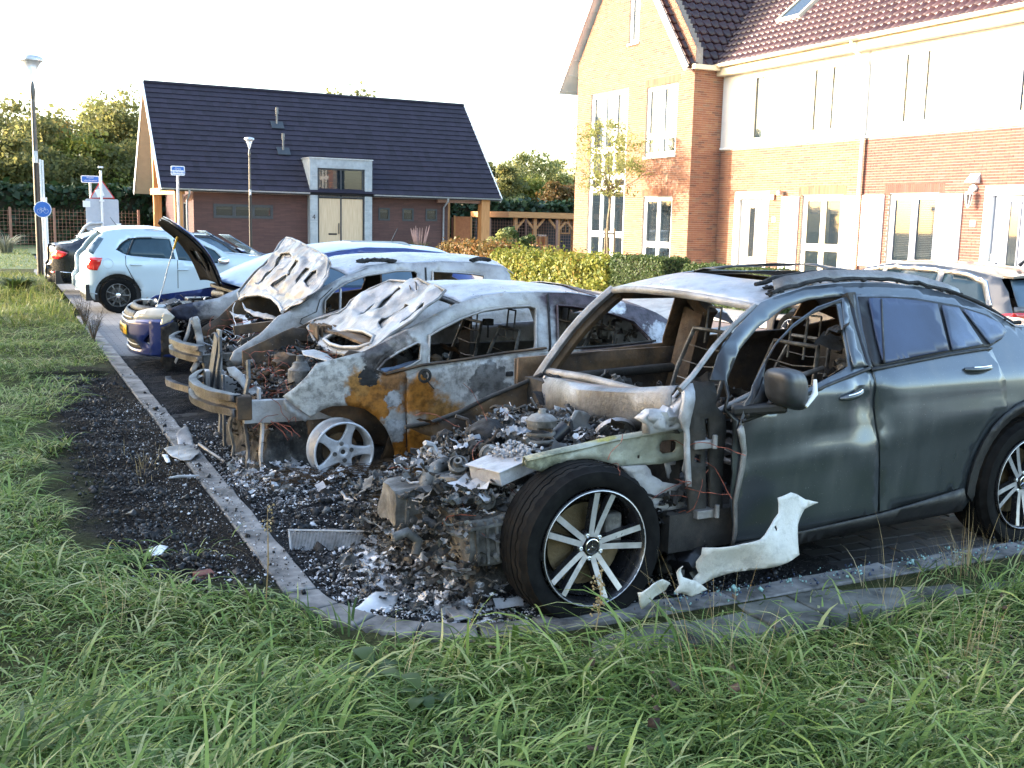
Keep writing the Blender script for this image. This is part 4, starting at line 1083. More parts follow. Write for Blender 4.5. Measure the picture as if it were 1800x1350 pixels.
dsc = MB().tube([(-.07, .02, q.z), (-.07, 0, q.z)], r_*1.05, 28).build('disc', M_signwhite, t)
MB().tube([(-.07, -.001, q.z), (-.07, -.006, q.z)], r_*.96, 28).build('disc_field', M_signblue, dsc)
mb = MB(); c_ = Vector((-.07, -.012, q.z-.02)); s = r_
for dx in (-.38, .38):
 for k in range(20):
  a0, a1 = 2*PI*k/20, 2*PI*(k+1)/20
  mb.bar(c_+Vector((dx*s+.27*s*math.cos(a0), 0, -.12*s+.27*s*math.sin(a0))), c_+Vector((dx*s+.27*s*math.cos(a1), 0, -.12*s+.27*s*math.sin(a1))), .05*s, .005)
for a, b in (((-.38, -.12), (-.2, .22)), ((-.2, .22), (.25, .22)), ((.38, -.12), (.22, .36)), ((-.2, .22), (.02, -.12)), ((.02, -.12), (.25, .22)), ((-.38, -.12), (.02, -.12)), ((.12, .38), (.3, .36)), ((-.3, .3), (-.12, .3))):
 mb.bar(c_+Vector((a[0]*s, 0, a[1]*s)), c_+Vector((b[0]*s, 0, b[1]*s)), .055*s, .005)
mb.build('bicycle_symbol', M_signwhite, dsc)
y = 33
p0 = at(150, 349, 'y', y); p1 = at(210, 406, 'y', y); cx = (p0.x+p1.x)/2
t = thing('warning_sign_assembly', 'grey back of a warning triangle over a square plate on a white pole', 'road sign', (cx, y, 0)); pc = at(180, 400, 'y', y).x-cx
zt = at(176, 300, 'y', y).z; MB().tube([(pc, -.05, 0), (pc, -.05, zt)], .035, 10).build('pole', M_signwhite, t, smooth=50)
pl = MB().prism(rrect(p1.x-p0.x, p0.z-p1.z, .05), facing((0, 0, (p0.z+p1.z)/2)), .02).build('square_plate', M_signback, t)
MB().cbox((-.42, -.03, p0.z-.15), (.2, .004, .18)).build('sticker', M_signwhite, pl)
MB().cbox((.42, -.03, p1.z+.12), (.15, .004, .2)).build('sticker', M_signwhite, pl)
a_ = at(157, 349, 'y', y); b_ = at(202, 349, 'y', y); c_ = at(178, 315, 'y', y)
tri = [(a_.x-cx, a_.z), (b_.x-cx, b_.z), (c_.x-cx, c_.z)]
def inset(T, k): g = (sum(p[0] for p in T)/3, sum(p[1] for p in T)/3); return [(g[0]+(p[0]-g[0])*k, g[1]+(p[1]-g[1])*k) for p in T]
tp = MB().prism(tri, facing((0, 0, 0)), .02).build('triangle_rim', M_signred, t)
MB().prism(inset(tri, .86), facing((0, 0, 0)), .012, .02).build('triangle_back', M_signback, tp)
MB().cbox((tri[0][0]+.28, -.034, tri[0][1]+.17), (.2, .004, .22), ry=R(-20)).build('sticker', M_signwhite, tp)
am0 = at(127, 432, 'y', y); am1 = at(152, 394, 'y', y); am2 = at(180, 392, 'y', y)
MB().tube([(am0.x-cx, -.08, am0.z-.6), (am0.x-cx, -.08, am0.z), (am1.x-cx-.05, -.08, am1.z-.08), (am1.x-cx+.08, -.08, am1.z+.02), (am2.x-cx, -.08, am2.z)], .04, 8).build('curved_arm', M_galv, t, smooth=60)
MB().cbox((pc, -.08, p0.z-.05), (.14, .04, .05)).cbox((pc, -.08, p0.z+.9), (.14, .04, .05)).build('clamp', M_signwhite, t)
def wfence(label, pts, H, every, z0=0.0):
 t = thing('wire_fence', label, 'fence', (pts[0][0], pts[0][1], z0)); mb = MB(); me = MB().box((-.05, -.05, 0), (.05, .05, H)).mesh('post'); me.materials.append(M_post)
 o0 = Vector((pts[0][0], pts[0][1], z0))
 for (a, b) in zip(pts, pts[1:]):
  a = Vector((*a, z0)); b = Vector((*b, z0)); L = (b-a).length; k = max(1, int(L/every)); d = (b-a)/L
  for i in range(k+1):
   o = bpy.data.objects.new('post', me); link(o, t); o.location = a+d*(L*i/k)-o0
  z = .12
  while z < H-.05:
   mb.bar(a+Vector((0, 0, z))-o0, b+Vector((0, 0, z))-o0, .012, .012); z += .16
  for i in range(int(L/.16)):
   p = a+d*(i*.16)-o0; mb.box((p.x-.005, p.y-.005, .1), (p.x+.005, p.y+.005, H-.06))
 mb.build('wire_mesh', M_post, t); return t
wfence('brown wire mesh fence on hardwood posts at the left before the hedge', [(-8.5, 52.5), (6.0, 52.6)], 1.9, 1.66)
wfence('brown wire mesh fence on hardwood posts right of the bungalow', [(18.9, 50.5), (25.2, 50.5), (33, 51.2)], 1.9, 1.9)
q = at(812, 410, 'y', 50.3)
t = thing('rust_panel', 'rust coloured garden screen beside the bungalow post', 'screen', (q.x, 50.2, 0))
MB().box((-.42, 0, .05), (.42, .04, 1.95)).build('panel', M_rust, t); MB().box((-.5, -.02, 0), (-.42, .06, 2.0)).box((.42, -.02, 0), (.5, .06, 2.0)).build('post', M_larch, t)
y = 54; a = at(896, 372, 'y', y); b = at(1012, 372, 'y', y); z = a.z; x0_ = a.x; x1_ = b.x+2
t = thing('carport', 'flat-roofed larch carport with a dark shed inside, behind the fence', 'carport', (x0_, y, 0))
MB().box((x0_-.2, y-.3, z-.32), (x1_, y+5, z)).build('roof', M_larchh, t, world=True)
M_shed = plain('dark_shed_board', (.03, .032, .04), .8)
for px in (907, 941, 982, 1010):
 x = at(px, 400, 'y', y).x
 p_ = MB().box((x-.1, y, 0), (x+.1, y+.2, z-.32)).build('post', M_larch, t, world=True)
 for s in (-1, 1):
  if px == 907 and s < 0: continue
  MB().bar((x, y+.1, z-1.0), (x+s*.6, y+.1, z-.36), .12, .12).build('brace', M_larch, p_, world=True)
MB().box((x0_+3.0, y+1.2, 0), (x1_-.1, y+4.8, z-.33)).build('shed', M_shed, t, world=True)
MB().box((x0_, y+4.5, 0), (x0_+3, y+4.7, z-.4)).build('back_wall', M_shed, t, world=True)
xs = at(993, 400, 'y', y+1.2).x
f_ = MB().box((xs-.32, y+1.12, 1.1), (xs+.32, y+1.19, 1.18)).box((xs-.32, y+1.12, 1.95), (xs+.32, y+1.19, 2.03)).box((xs-.32, y+1.12, 1.18), (xs-.24, y+1.19, 1.95)).box((xs+.24, y+1.12, 1.18), (xs+.32, y+1.19, 1.95)).box((xs-.02, y+1.13, 1.18), (xs+.02, y+1.18, 1.95)).build('shed_window', M_larch, t, world=True)
MB().box((xs-.24, y+1.15, 1.18), (xs+.24, y+1.16, 1.95)).build('pane', M_glass, f_, world=True)
for k in range(3):
 x = at(950+k*9, 430, 'y', y+.4).x; c = thing('garden_chair', ['wooden garden chair left in the carport', 'middle wooden garden chair in the carport', 'wooden garden chair next to the shed'][k], 'chair', (x, y+.5, 0), .4*k, 'garden chairs in the carport')
 MB().box((-.25, -.25, .4), (.25, .25, .45)).build('seat', M_larch, c); MB().box((-.25, .22, .45), (.25, .26, .95)).build('backrest', M_larch, c)
 for sx_ in (-.22, .22):
  for sy in (-.22, .22): MB().box((sx_-.02, sy-.02, 0), (sx_+.02, sy+.02, .4)).build('leg', M_larch, c)
# materials of vehicles
def burnt(name, base, blobs=(), rough=.55, metal=.35, soot=.35, speck=.5, scale=3.0, offs=0, rusty=.10):
 """fire-bared sheet metal: pale ash, bare steel, soot, with patches (centre, radius, colour)"""
 n = N(name); a = n.noise(scale, 6, .62, off=offs+1); c = n.ramp(a, base)
 st = n.noise(scale*1.6, 6, .7, v=n.mapping(n.co(), scale=(1, 1, .45), loc=(offs, 3, 0)))
 c = n.mix(n.math('MULTIPLY', n.step(st, .55, .75), soot), c, (.02, .018, .017))
 mo = n.noise(13, 7, .72, off=offs+3); c = n.mix(n.math('MULTIPLY', n.step(mo, .46, .70), .42), c, tuple(x*.25 for x in base[-1][1]))
 ru = n.noise(7, 6, .7, off=offs+6); c = n.mix(n.math('MULTIPLY', n.step(ru, .56, .70), rusty), c, (.15, .085, .045))
 for bl in blobs:
  cen, r_, colr = bl[:3]; soft = bl[3] if len(bl) > 3 else .35; k = n.blob(cen, r_, soft, .95, min(26, 1.5/r_))
  cc = n.mix(n.step(n.noise(16, 6, .7, off=r_*9+2), .38, .66), colr, tuple(x*.42 for x in colr))
  c = n.mix(k, c, cc)
 sp = n.noise(70, 4, .75, off=offs+7); c = n.mix(n.math('MULTIPLY', n.step(sp, .62, .7), speck), c, (.05, .045, .04))
 sp2 = n.noise(38, 5, .75, off=offs+17); c = n.mix(n.math('MULTIPLY', n.step(sp2, .66, .74), speck), c, (.62, .62, .62))
 n.set(col=c, rough=n.ramp(n.noise(6, 4, .6, off=5), [(.3, rough*.7), (.7, min(1, rough*1.35))]), metal=metal)
 n.bump(n.math('ADD', n.noise(30, 7, .75, off=9), n.math('MULTIPLY', n.noise(6, 4, .6, off=4), 1.2)), .5, .014)
 MATS[name] = n.m; return n.m
ORA = (.42, .165, .025); RUS = (.20, .075, .022); CHA = (.030, .027, .026); PUR = (.075, .05, .055); ASH = (.50, .475, .445)
M_tan = burnt('burnt_tan_sheet', [(.25, (.13, .115, .10)), (.45, (.34, .33, .32)), (.62, (.52, .52, .53)), (.8, (.68, .69, .72))],
 [((.48, -.85, .48), .30, ORA), ((.38, -.85, .22), .22, ORA), ((.75, -.85, .36), .34, ORA, .3, .5, 5), ((1.05, -.85, .52), .2, (.40, .18, .035), .5, .5, 6), ((.0, -.8, .58), .34, ASH), ((1.35, -.85, .72), .42, ASH),
     ((.45, -.8, .60), .12, CHA, .15, .5, 9), ((1.75, -.85, .70), .20, (.22, .21, .20)), ((2.9, -.7, .95), .75, PUR, .4, .5, 3), ((2.5, -.6, 1.2), .35, PUR), ((3.0, -.7, .8), .2, ASH, .3, .7, 10), ((.35, -.6, .82), .25, (.10, .085, .075), .3, .6, 8)], soot=.3)
M_pale = burnt('burnt_pale_sheet', [(.25, (.17, .15, .135)), (.45, (.34, .32, .31)), (.65, (.44, .43, .43)), (.82, (.52, .52, .55))], soot=.25, speck=.25, rusty=.15, rough=.5, offs=4)
M_white = MATS['white_paint']
M_hoodw = burnt('ash_white_sheet', [(.25, (.10, .088, .078)), (.42, (.25, .243, .235)), (.7, (.40, .40, .415))], soot=.25, speck=.4, rough=.42, metal=.5, offs=8)
M_hoodg = burnt('sooty_silver_sheet', [(.25, (.075, .063, .055)), (.45, (.19, .178, .168)), (.72, (.32, .315, .33))], soot=.3, speck=.2, rough=.38, metal=.6, offs=12)
M_roofw = burnt('bared_roof_sheet', [(.3, (.24, .225, .215)), (.5, (.39, .395, .42)), (.8, (.50, .515, .56))], soot=.2, speck=.25, rough=.35, metal=.55, offs=15)
M_bare = burnt('bared_steel', [(.3, (.09, .08, .07)), (.5, (.24, .23, .22)), (.8, (.44, .44, .46))], soot=.5, rough=.45, metal=.5, offs=18)
M_yel = burnt('greenish_fire_stained_steel', [(.3, (.20, .20, .15)), (.5, (.36, .37, .30)), (.8, (.50, .51, .48))], [((.15, -.72, .87), .12, (.42, .38, .10)), ((-.2, -.72, .80), .2, (.30, .31, .22))], soot=.2, rough=.5, metal=.3, offs=22)
M_rusty = burnt('rusted_inner_sheet', [(.25, (.012, .010, .009)), (.45, (.045, .030, .020)), (.62, (.13, .075, .035)), (.8, (.24, .15, .07))], soot=.8, rough=.75, metal=.1, offs=25)
M_char = burnt('charred_inner_sheet', [(.3, (.010, .009, .008)), (.55, (.030, .026, .022)), (.75, (.08, .06, .045)), (.9, (.14, .12, .10))], soot=.6, speck=.35, rough=.8, metal=.1, offs=28, scale=6)
M_crust = burnt('collapsed_crust', [(.34, (.005, .005, .005)), (.50, (.016, .015, .014)), (.62, (.06, .055, .05)), (.74, (.24, .235, .23)), (.86, (.50, .50, .51))], soot=.6, speck=.7, rough=.75, metal=.15, offs=51, scale=9, rusty=.12)
M_soot = plain('black_soot', (.014, .013, .013), .85, var=.5, scale=14, bump=.8)
M_cast = burnt('burnt_cast_alloy', [(.3, (.02, .018, .017)), (.48, (.09, .085, .078)), (.66, (.24, .235, .225)), (.84, (.48, .475, .47))], soot=.5, speck=.5, rough=.65, metal=.35, offs=31, scale=8)
M_ash = burnt('melted_aluminium', [(.3, (.28, .27, .27)), (.6, (.48, .48, .50)), (.85, (.62, .62, .64))], soot=.4, speck=.5, rough=.5, metal=.35, offs=35, scale=8)
M_copper = plain('burnt_copper_wire', (.30, .085, .05), .6, .3, var=.4, scale=30)
M_paleferd = burnt('scorched_white_fender', [(.25, (.48, .47, .43)), (.5, (.60, .59, .56)), (.8, (.66, .66, .64))], [((1.14, -1.0, .52), .10, (.03, .028, .026), .5, .3, 8)], soot=.03, speck=.25, rough=.45, metal=0, offs=38, rusty=.03)
def paint(name, col, metal=.6, rough=.3, dirt=.25, blobs=(), dcol=(.25, .24, .22)):
 n = N(name); f = n.noise(260, 2, .5); c = n.mix(f, tuple(x*.9 for x in col), tuple(min(1, x*1.1) for x in col))
 st = n.noise(2.2, 5, .6, v=n.mapping(n.co(), scale=(2.5, 2.5, .5)))
 c = n.mix(n.math('MULTIPLY', n.step(st, .45, .8), dirt), c, dcol)
 sp = n.noise(120, 3, .7, off=3); c = n.mix(n.math('MULTIPLY', n.step(sp, .66, .72), .4), c, (.5, .5, .52))
 rr_ = n.ramp(st, [(.3, rough), (.8, min(1, rough+.22))]); m_ = metal
 for (cen, r_, colr, *rest) in blobs:
  k = n.blob(cen, r_, *(rest or (.5, .35, 4.0))); c = n.mix(k, c, colr); rr_ = n.mix(k, rr_, (.7, .7, .7))
 n.set(col=c, metal=metal, coat=.7, coatr=.12); n.val(n.b.inputs['Roughness'], rr_)
 n.bump(n.noise(3.5, 3, .5, off=6), .04, .02); MATS[name] = n.m; return n.m
M_suv = paint('blue_grey_metallic_paint', (.078, .092, .104), .7, .27, .16, [((.62, -.8, .95), .28, (.02, .02, .022)), ((1.08, -.6, 1.42), .25, (.13, .16, .19))])
M_blue = paint('deep_blue_paint', (.012, .030, .15), .35, .28, .12)
M_polo = paint('pale_ice_blue_paint', (.47, .56, .61), .25, .3, .05)
M_blk = paint('black_saloon_paint', (.010, .012, .018), .3, .18, .1)
M_est = paint('grey_brown_metallic_paint', (.13, .122, .118), .6, .3, .1)
M_fend = burnt('bleached_blue_fender', [(.3, (.35, .33, .33)), (.6, (.52, .50, .51)), (.85, (.58, .57, .60))], [((-.42, -.8, .72), .30, (.025, .03, .06), .6, .3, 4)], soot=.05, speck=.1, rough=.4, metal=.3, offs=41, rusty=.05)
n = N('tyre_rubber'); g = n.noise(18, 5, .6); n.set(col=n.ramp(g, [(.3, (.0025, .0025, .003)), (.7, (.009, .009, .0088))]), rough=.8, spec=.12); n.bump(n.noise(60, 4, .6), .35, .003); M_tyre = n.m
M_rimpol = plain('diamond_cut_rim', (.52, .52, .54), .34, .6, var=.12, scale=20)
M_rimblk = plain('gloss_black_rim', (.015, .015, .017), .25)
M_rimash = burnt('ash_white_rim', [(.3, (.36, .35, .35)), (.5, (.54, .54, .56)), (.8, (.64, .65, .68))], soot=.12, speck=.3, rough=.4, metal=.35, offs=44, rusty=.05, scale=5)
M_disc = burnt('bronzed_brake_disc', [(.3, (.06, .045, .022)), (.6, (.15, .11, .06)), (.85, (.22, .18, .11))], soot=.2, speck=.1, rough=.4, metal=.6, offs=47)
M_chrome = plain('chrome', (.75, .75, .76), .12, 1.0, var=.05)
M_mirror = plain('dusty_dark_mirror_shell', (.022, .024, .028), .42, var=.3)
def fogglass(name, a, b, rough=.25, mix=.25, off=0):
 n = N(name); v = n.mapping(n.co(), scale=(1.2, 1.2, .7), loc=(off, 0, 0)); c = n.ramp(n.noise(1.6, 5, .55, v=v), [(.35, a), (.65, b)])
 sp = n.noise(150, 3, .7); c = n.mix(n.math('MULTIPLY', n.step(sp, .6, .7), .5), c, (.01, .012, .015))
 n.set(col=c, rough=rough, spec=.35, coat=.12, coatr=.25); return n.m
M_fog = fogglass('dusty_privacy_glass', (.018, .028, .06), (.035, .055, .11), .42); M_fog2 = fogglass('half_wiped_privacy_glass', (.010, .012, .018), (.10, .14, .22), .38, off=3)
M_wind = fogglass('misted_windscreen', (.30, .38, .48), (.48, .56, .66), .3)
M_side = fogglass('tinted_side_glass', (.015, .035, .05), (.03, .06, .08), .06)
M_carglass = fogglass('pale_side_glass', (.06, .10, .14), (.10, .15, .20), .05)
n = N('red_tail_lamp'); n.set(col=(.55, .012, .015), rough=.12, coat=1.0, coatr=.03, spec=.7); M_tail = n.m
n = N('lamp_lens'); n.set(col=(.46, .43, .37), rough=.3, coat=1, coatr=.1); M_hlens = n.m
M_plate = plain('yellow_number_plate', (.75, .42, .02), .4, var=.05)
# vehicle kit
class Car:
 def __init__(s, name, label, cat, X, Y, Z=0.0, rz=0.0, W=.9, Wr=.6, zb=.9, zr=1.4, xf=-.85, xr=3.4, rf=.7, rr=.7, group=None, kf=.6, kr=.5):
  s.t = thing(name, label, cat, (X, Y, Z), rz, group); s.M = Matrix.Translation((X, Y, Z)) @ Matrix.Rotation(rz, 4, 'Z'); s.I = s.M.inverted()
  s.W, s.Wr, s.zb, s.zr, s.xf, s.xr, s.rf, s.rr, s.kf, s.kr = W, Wr, zb, zr, xf, xr, rf, rr, kf, kr; s.bulge = lambda x, z: 0.0
 def S(s, x, z):
  w_ = s.W
  if z > s.zb: w_ -= (s.W-s.Wr)*min(1.15, (z-s.zb)/(s.zr-s.zb))
  else: w_ -= .05*((s.zb-z)/s.zb)**2 + max(0, .32-z)*.35
  w_ += .007*math.exp(-((z-(s.zb-.17))/.05)**2)
  t = (s.xf+s.rf-x)/s.rf
  if t > 0: w_ *= 1-(1-s.kf)*min(1.2, t)**2.4
  t = (x-s.xr+s.rr)/s.rr
  if t > 0: w_ *= 1-(1-s.kr)*min(1.2, t)**2.4
  return w_+s.bulge(x, z)
 def hit(s, px, py, off=0.0, S=None):
  """photo pixel -> (x, z) on the near flank"""
  d = (s.I.to_3x3() @ ray(px, py)); o = s.I @ CAMPOS; y = -s.W
  for _ in range(8):
   t = (y-o.y)/d.y; p = o+d*t; y = -(S(p.x, p.z) if S else s.S(p.x, p.z))-off
  return (p.x, p.z)
 def tr(s, pts, o=(0, 0), k=1.0, off=0.0, S=None):
  """crop pixels -> flank coordinates; items already in car space are given as ('L', x, z)"""
  return [(q[1], q[2]) if q[0] == 'L' else s.hit(o[0]+q[0]/k, o[1]+q[1]/k, off, S) for q in pts]
 def plane(s, px, py, P0, n_):
  d = (s.I.to_3x3() @ ray(px, py)); o = s.I @ CAMPOS; n_ = Vector(n_); t = (Vector(P0)-o).dot(n_)/d.dot(n_); return o+d*t
 def yat(s, px, py, y): return s.plane(px, py, (0, y, 0), (0, 1, 0))
 def side(s, name, outline, mat_, holes=(), off=0.0, d=.07, near=True, solid=.012, disp=None, parent=None, smooth=40):
  sg = -1 if near else 1
  def f(x, z):
   y = s.S(x, z)+off
   if disp: y += disp(x, z)
   return (x, sg*y, z)
  return panel(name, outline, f, mat_, parent or s.t, holes, d, solid, smooth, flip=not near)
 def rail_z(s, rail, x):
  for (a, b), (c, d) in zip(rail, rail[1:]):
   if a <= x <= c: return b+(d-b)*(x-a)/max(1e-6, c-a)
  return rail[0][1] if x < rail[0][0] else rail[-1][1]
 def roof(s, name, rail, mat_, crown=.06, nv=16, holes=None, disp=None, solid=.006, endcurve=(.0, .0), d=.09, off=0.0, inset=0.0):
  """surface between near rail and its mirror image; rail = [(x,z)...] front to rear"""
  x0, x1 = rail[0][0], rail[-1][0]
  out_ = [(x0, -1), (x1, -1), (x1, 1), (x0, 1)]
  sc_ = .75
  o2 = [(a, b*sc_) for a, b in out_]; h2 = [[(a, b*sc_) for a, b in h] for h in (holes or [])]
  def f(x, v):
   v /= sc_; e = (1-v*v); t0 = (x-x0)/(x1-x0)
   xx = x-endcurve[0]*e*(1-t0)+endcurve[1]*e*t0
   z = s.rail_z(rail, x); y = (s.S(x, z)-inset)*v; zz = z+crown*(1-abs(v)**2.2)+off
   if disp: zz += disp(xx, y)
   return (xx, y, zz)
  return panel(name, o2, f, mat_, s.t, h2, d, solid, 60, flip=False)
 def bar(s, name, pts, w, h, mat_, parent=None):
  mb = MB()
  for a, b in zip(pts, pts[1:]): mb.bar(a, b, w, h)
  return mb.build(name, mat_, parent or s.t, bevel=.003)
 def tube(s, name, pts, r, mat_, parent=None, n=8):
  return MB().tube(pts, r, n).build(name, mat_, parent or s.t, smooth=60)
 def pxpanel(s, name, pts, P0, nrm, mat_, o=(0, 0), k=1.0, holes=(), disp=None, d=.04, solid=.006, parent=None, smooth=50):
  """outline seen in the photo laid on its real plane (car space)"""
  nrm = Vector(nrm).normalized(); P0 = Vector(P0); a = Vector((0, 0, 1)) if abs(nrm.z) < .8 else Vector((1, 0, 0))
  U_ = a.cross(nrm).normalized(); V_ = nrm.cross(U_)
  def c2(q): p = s.plane(o[0]+q[0]/k, o[1]+q[1]/k, P0, nrm)-P0; return (p.dot(U_), p.dot(V_))
  O2 = [c2(q) for q in pts]; H2 = [[c2(q) for q in h] for h in holes]
  def f(u, v):
   p = P0+U_*u+V_*v
   if disp: p = p+nrm*disp(p)
   return p
  return panel(name, O2, f, mat_, parent or s.t, H2, d, solid, smooth)
def wheel_M(x, yf, z, steer=0.0, sg=-1, camber=0.0):
 """local z -> outward (sg=-1: towards camera side), local y -> up"""
 M = Matrix.Translation((x, yf, z)) @ Matrix.Rotation(steer, 4, 'Z')
 return M @ (Matrix.Rotation(R(90), 4, 'X') if sg < 0 else (Matrix.Rotation(PI, 4, 'Z') @ Matrix.Rotation(R(90), 4, 'X'))) @ Matrix.Rotation(camber, 4, 'X')
def tyre(parent, M, R_, rr, wd, flat=.0, name='tyre', burst=0.0):
 prof = []; hw = wd/2
 z0 = -wd
 P = [(rr+.004, 0), (rr+.014, .006), (rr+(R_-rr)*.45, .014), (rr+(R_-rr)*.75, .010), (R_-.022, -.004), (R_-.007, -.022)]
 tread = []
 k = 5; zz = -.025
 stepw = (wd-.05)/k
 for i in range(k):
  a = zz-stepw*i; b = a-stepw*.82; c = a-stepw
  tread += [(R_-.002*(abs(i-2)), a), (R_-.002*(abs(i-2)), b)]
  if i < k-1: tread += [(R_-.012, b-.0015), (R_-.012, c+.0015)]
 P += tread
 P += [(r_, -wd-z_) for r_, z_ in [(R_-.022, -.004), (rr+(R_-rr)*.75, .010), (rr+.014, .006), (rr, 0)]]
 mb = MB(); nseg = 96; mb.lathe(P, None, nseg)
 V_ = []
 for p in mb.v:
  x, y, z = p; r_ = math.hypot(x, y); a = math.atan2(y, x)
  if r_ > R_-.012 and -wd+.02 < z < -.015:
   if int((a/(2*PI)+1)*nseg+.5) % 3 == 0 and abs(z+wd/2) > wd*.12: r2 = r_-.006; x *= r2/r_; y *= r2/r_
  if y < -(R_-flat): y = -(R_-flat)+.0; z += .0
  elif flat and y < -(R_-flat)*.8 and r_ < R_-.02: z += flat*.25*(1 if z > -wd/2 else -1)*(-y/R_-.8)*4
  if burst:
   u = nz(x*6, y*6, z*3)*burst; x += x/r_*u*.5; y += y/r_*u*.5; z += nz(x*5, y*5, 7)*burst*.7
  V_.append((x, y, z))
 mb.v = V_
 me = mb.mesh(name, M); o = fin(me, name, M_tyre, parent, 35)
 return o
def rim_base(parent, M, rr, wd, lipmat, barmat, lip=.02):
 mb = MB().lathe([(rr, -.002), (rr, .012), (rr-.008, .016), (rr-lip, .008), (rr-lip-.006, -.02), (rr-lip-.02, -wd*.5), (rr-.02, -wd)], None, 48)
 o = mb.build('rim', lipmat, parent, smooth=35); o.data.transform(M)
 mb = MB().lathe([(rr-lip-.02, -.05), (rr-lip-.02, -wd+.01), (0.02, -wd+.01)], None, 32); b = mb.build('barrel', barmat, o, smooth=60); b.data.transform(M)
 return o
def disc(parent, M, r_, z, mat_):
 o = MB().lathe([(.05, z-.012), (r_, z-.012), (r_, z+.012), (.06, z+.012), (.06, z+.04), (0, z+.04)], None, 36).build('brake_disc', mat_, parent, smooth=35); o.data.transform(M); return o
def spoke_rim(parent, M, rr, spokes, hub, z_hub, z_rim, mat_face, mat_side, th=.03, rot0=0.0):
 """each spoke polygon in polar sketch coordinates (along radius, sideways), dished from rim to hub"""
 obs = []
 for k, pl in enumerate(spokes):
  V = []; n_ = len(pl)
  ca, sa = math.cos(rot0+pl[0]), math.sin(rot0+pl[0])
  mb = MB(); poly = pl[1]
  V2, T = tri2d(poly, (), .03)
  def zf(u): t = max(0, min(1, (u-hub)/(rr-hub))); return z_hub+(z_rim-z_hub)*t**1.3
  me = bpy.data.meshes.new('spoke')
  me.from_pydata([(u*ca-v*sa, u*sa+v*ca, zf(u)) for u, v in V2], [], T)
  me.transform(M); me.materials.append(mat_face); me.materials.append(mat_side); me.polygons.foreach_set('use_smooth', [True]*len(me.polygons))
  o = bpy.data.objects.new('spoke', me); link(o, parent)
  md = o.modifiers.new('s', 'SOLIDIFY'); md.thickness = th; md.offset = -1; md.use_even_offset = False; md.material_offset_rim = 1; md.material_offset = 1
  obs.append(o)
 return obs
def arm_spokes(parent, M, specs, mat_face, mat_side):
 """straight machined arms: (angle, hub r, hub offset, hub width, rim r, rim offset, rim width, z hub, z rim, depth)"""
 for (a, r0, o0, w0, r1, o1, w1, z0, z1, dp) in specs:
  ca, sa = math.cos(a), math.sin(a); mb = MB()
  def P(u, v, z): return (u*ca-v*sa, u*sa+v*ca, z)
  ks = np.linspace(0, 1, 6); vs = []
  for t in ks:
   r_ = r0+(r1-r0)*t; o_ = o0+(o1-o0)*t; w_ = w0+(w1-w0)*t; z = z0+(z1-z0)*t**1.4
   vs += [P(r_, o_-w_/2, z), P(r_, o_+w_/2, z), P(r_, o_+w_/2+.004, z-dp), P(r_, o_-w_/2-.004, z-dp)]
  fs = []; mi = []
  for i in range(5):
   b = i*4
   fs += [(b, b+4, b+5, b+1), (b+1, b+5, b+6, b+2), (b+2, b+6, b+7, b+3), (b+3, b+7, b+4, b)]; mi += [0, 1, 1, 1]
  fs += [(0, 1, 2, 3), (20, 23, 22, 21)]; mi += [1, 1]
  mb.v = vs; mb.f = fs; mb.mi = mi
  me = mb.mesh('spoke', M); fin(me, 'spoke', [mat_face, mat_side], parent)
def burntwires(parent, box, n_, L=.3, r_=.0025, mat_=None, name='wiring', seed=0):
 rr = random.Random(seed); mb = MB()
 for i in range(n_):
  p = Vector([rr.uniform(box[0][j], box[1][j]) for j in range(3)]); pts = [p]; d = Vector((rr.uniform(-1, 1), rr.uniform(-1, 1), rr.uniform(-.6, .6))).normalized()
  for k in range(7):
   d = (d+Vector((rr.uniform(-1, 1), rr.uniform(-1, 1), rr.uniform(-.9, .6)))*.55).normalized(); p = p+d*L/7; pts.append(p)
  mb.tube(pts, r_, 4)
 return setp(mb.build(name, mat_ or M_copper, parent), kind='stuff')
def lump(mb, c, s, seed=0, sub=2, amp=.35, fr=2.2):
 """irregular burnt lump"""
 b = bmesh.new(); bmesh.ops.create_icosphere(b, subdivisions=sub, radius=1)
 vs = []
 for v in b.verts:
  k = 1+amp*noise.noise(v.co*fr+Vector((seed*3.1, seed, 0)))+amp*.5*noise.noise(v.co*fr*2.7+Vector((seed, 0, seed)))
  vs.append(Vector((v.co.x*s[0], v.co.y*s[1], v.co.z*s[2]))*k+Vector(c))
 mb.add(vs, [tuple(v.index for v in f.verts) for f in b.faces]); b.free()
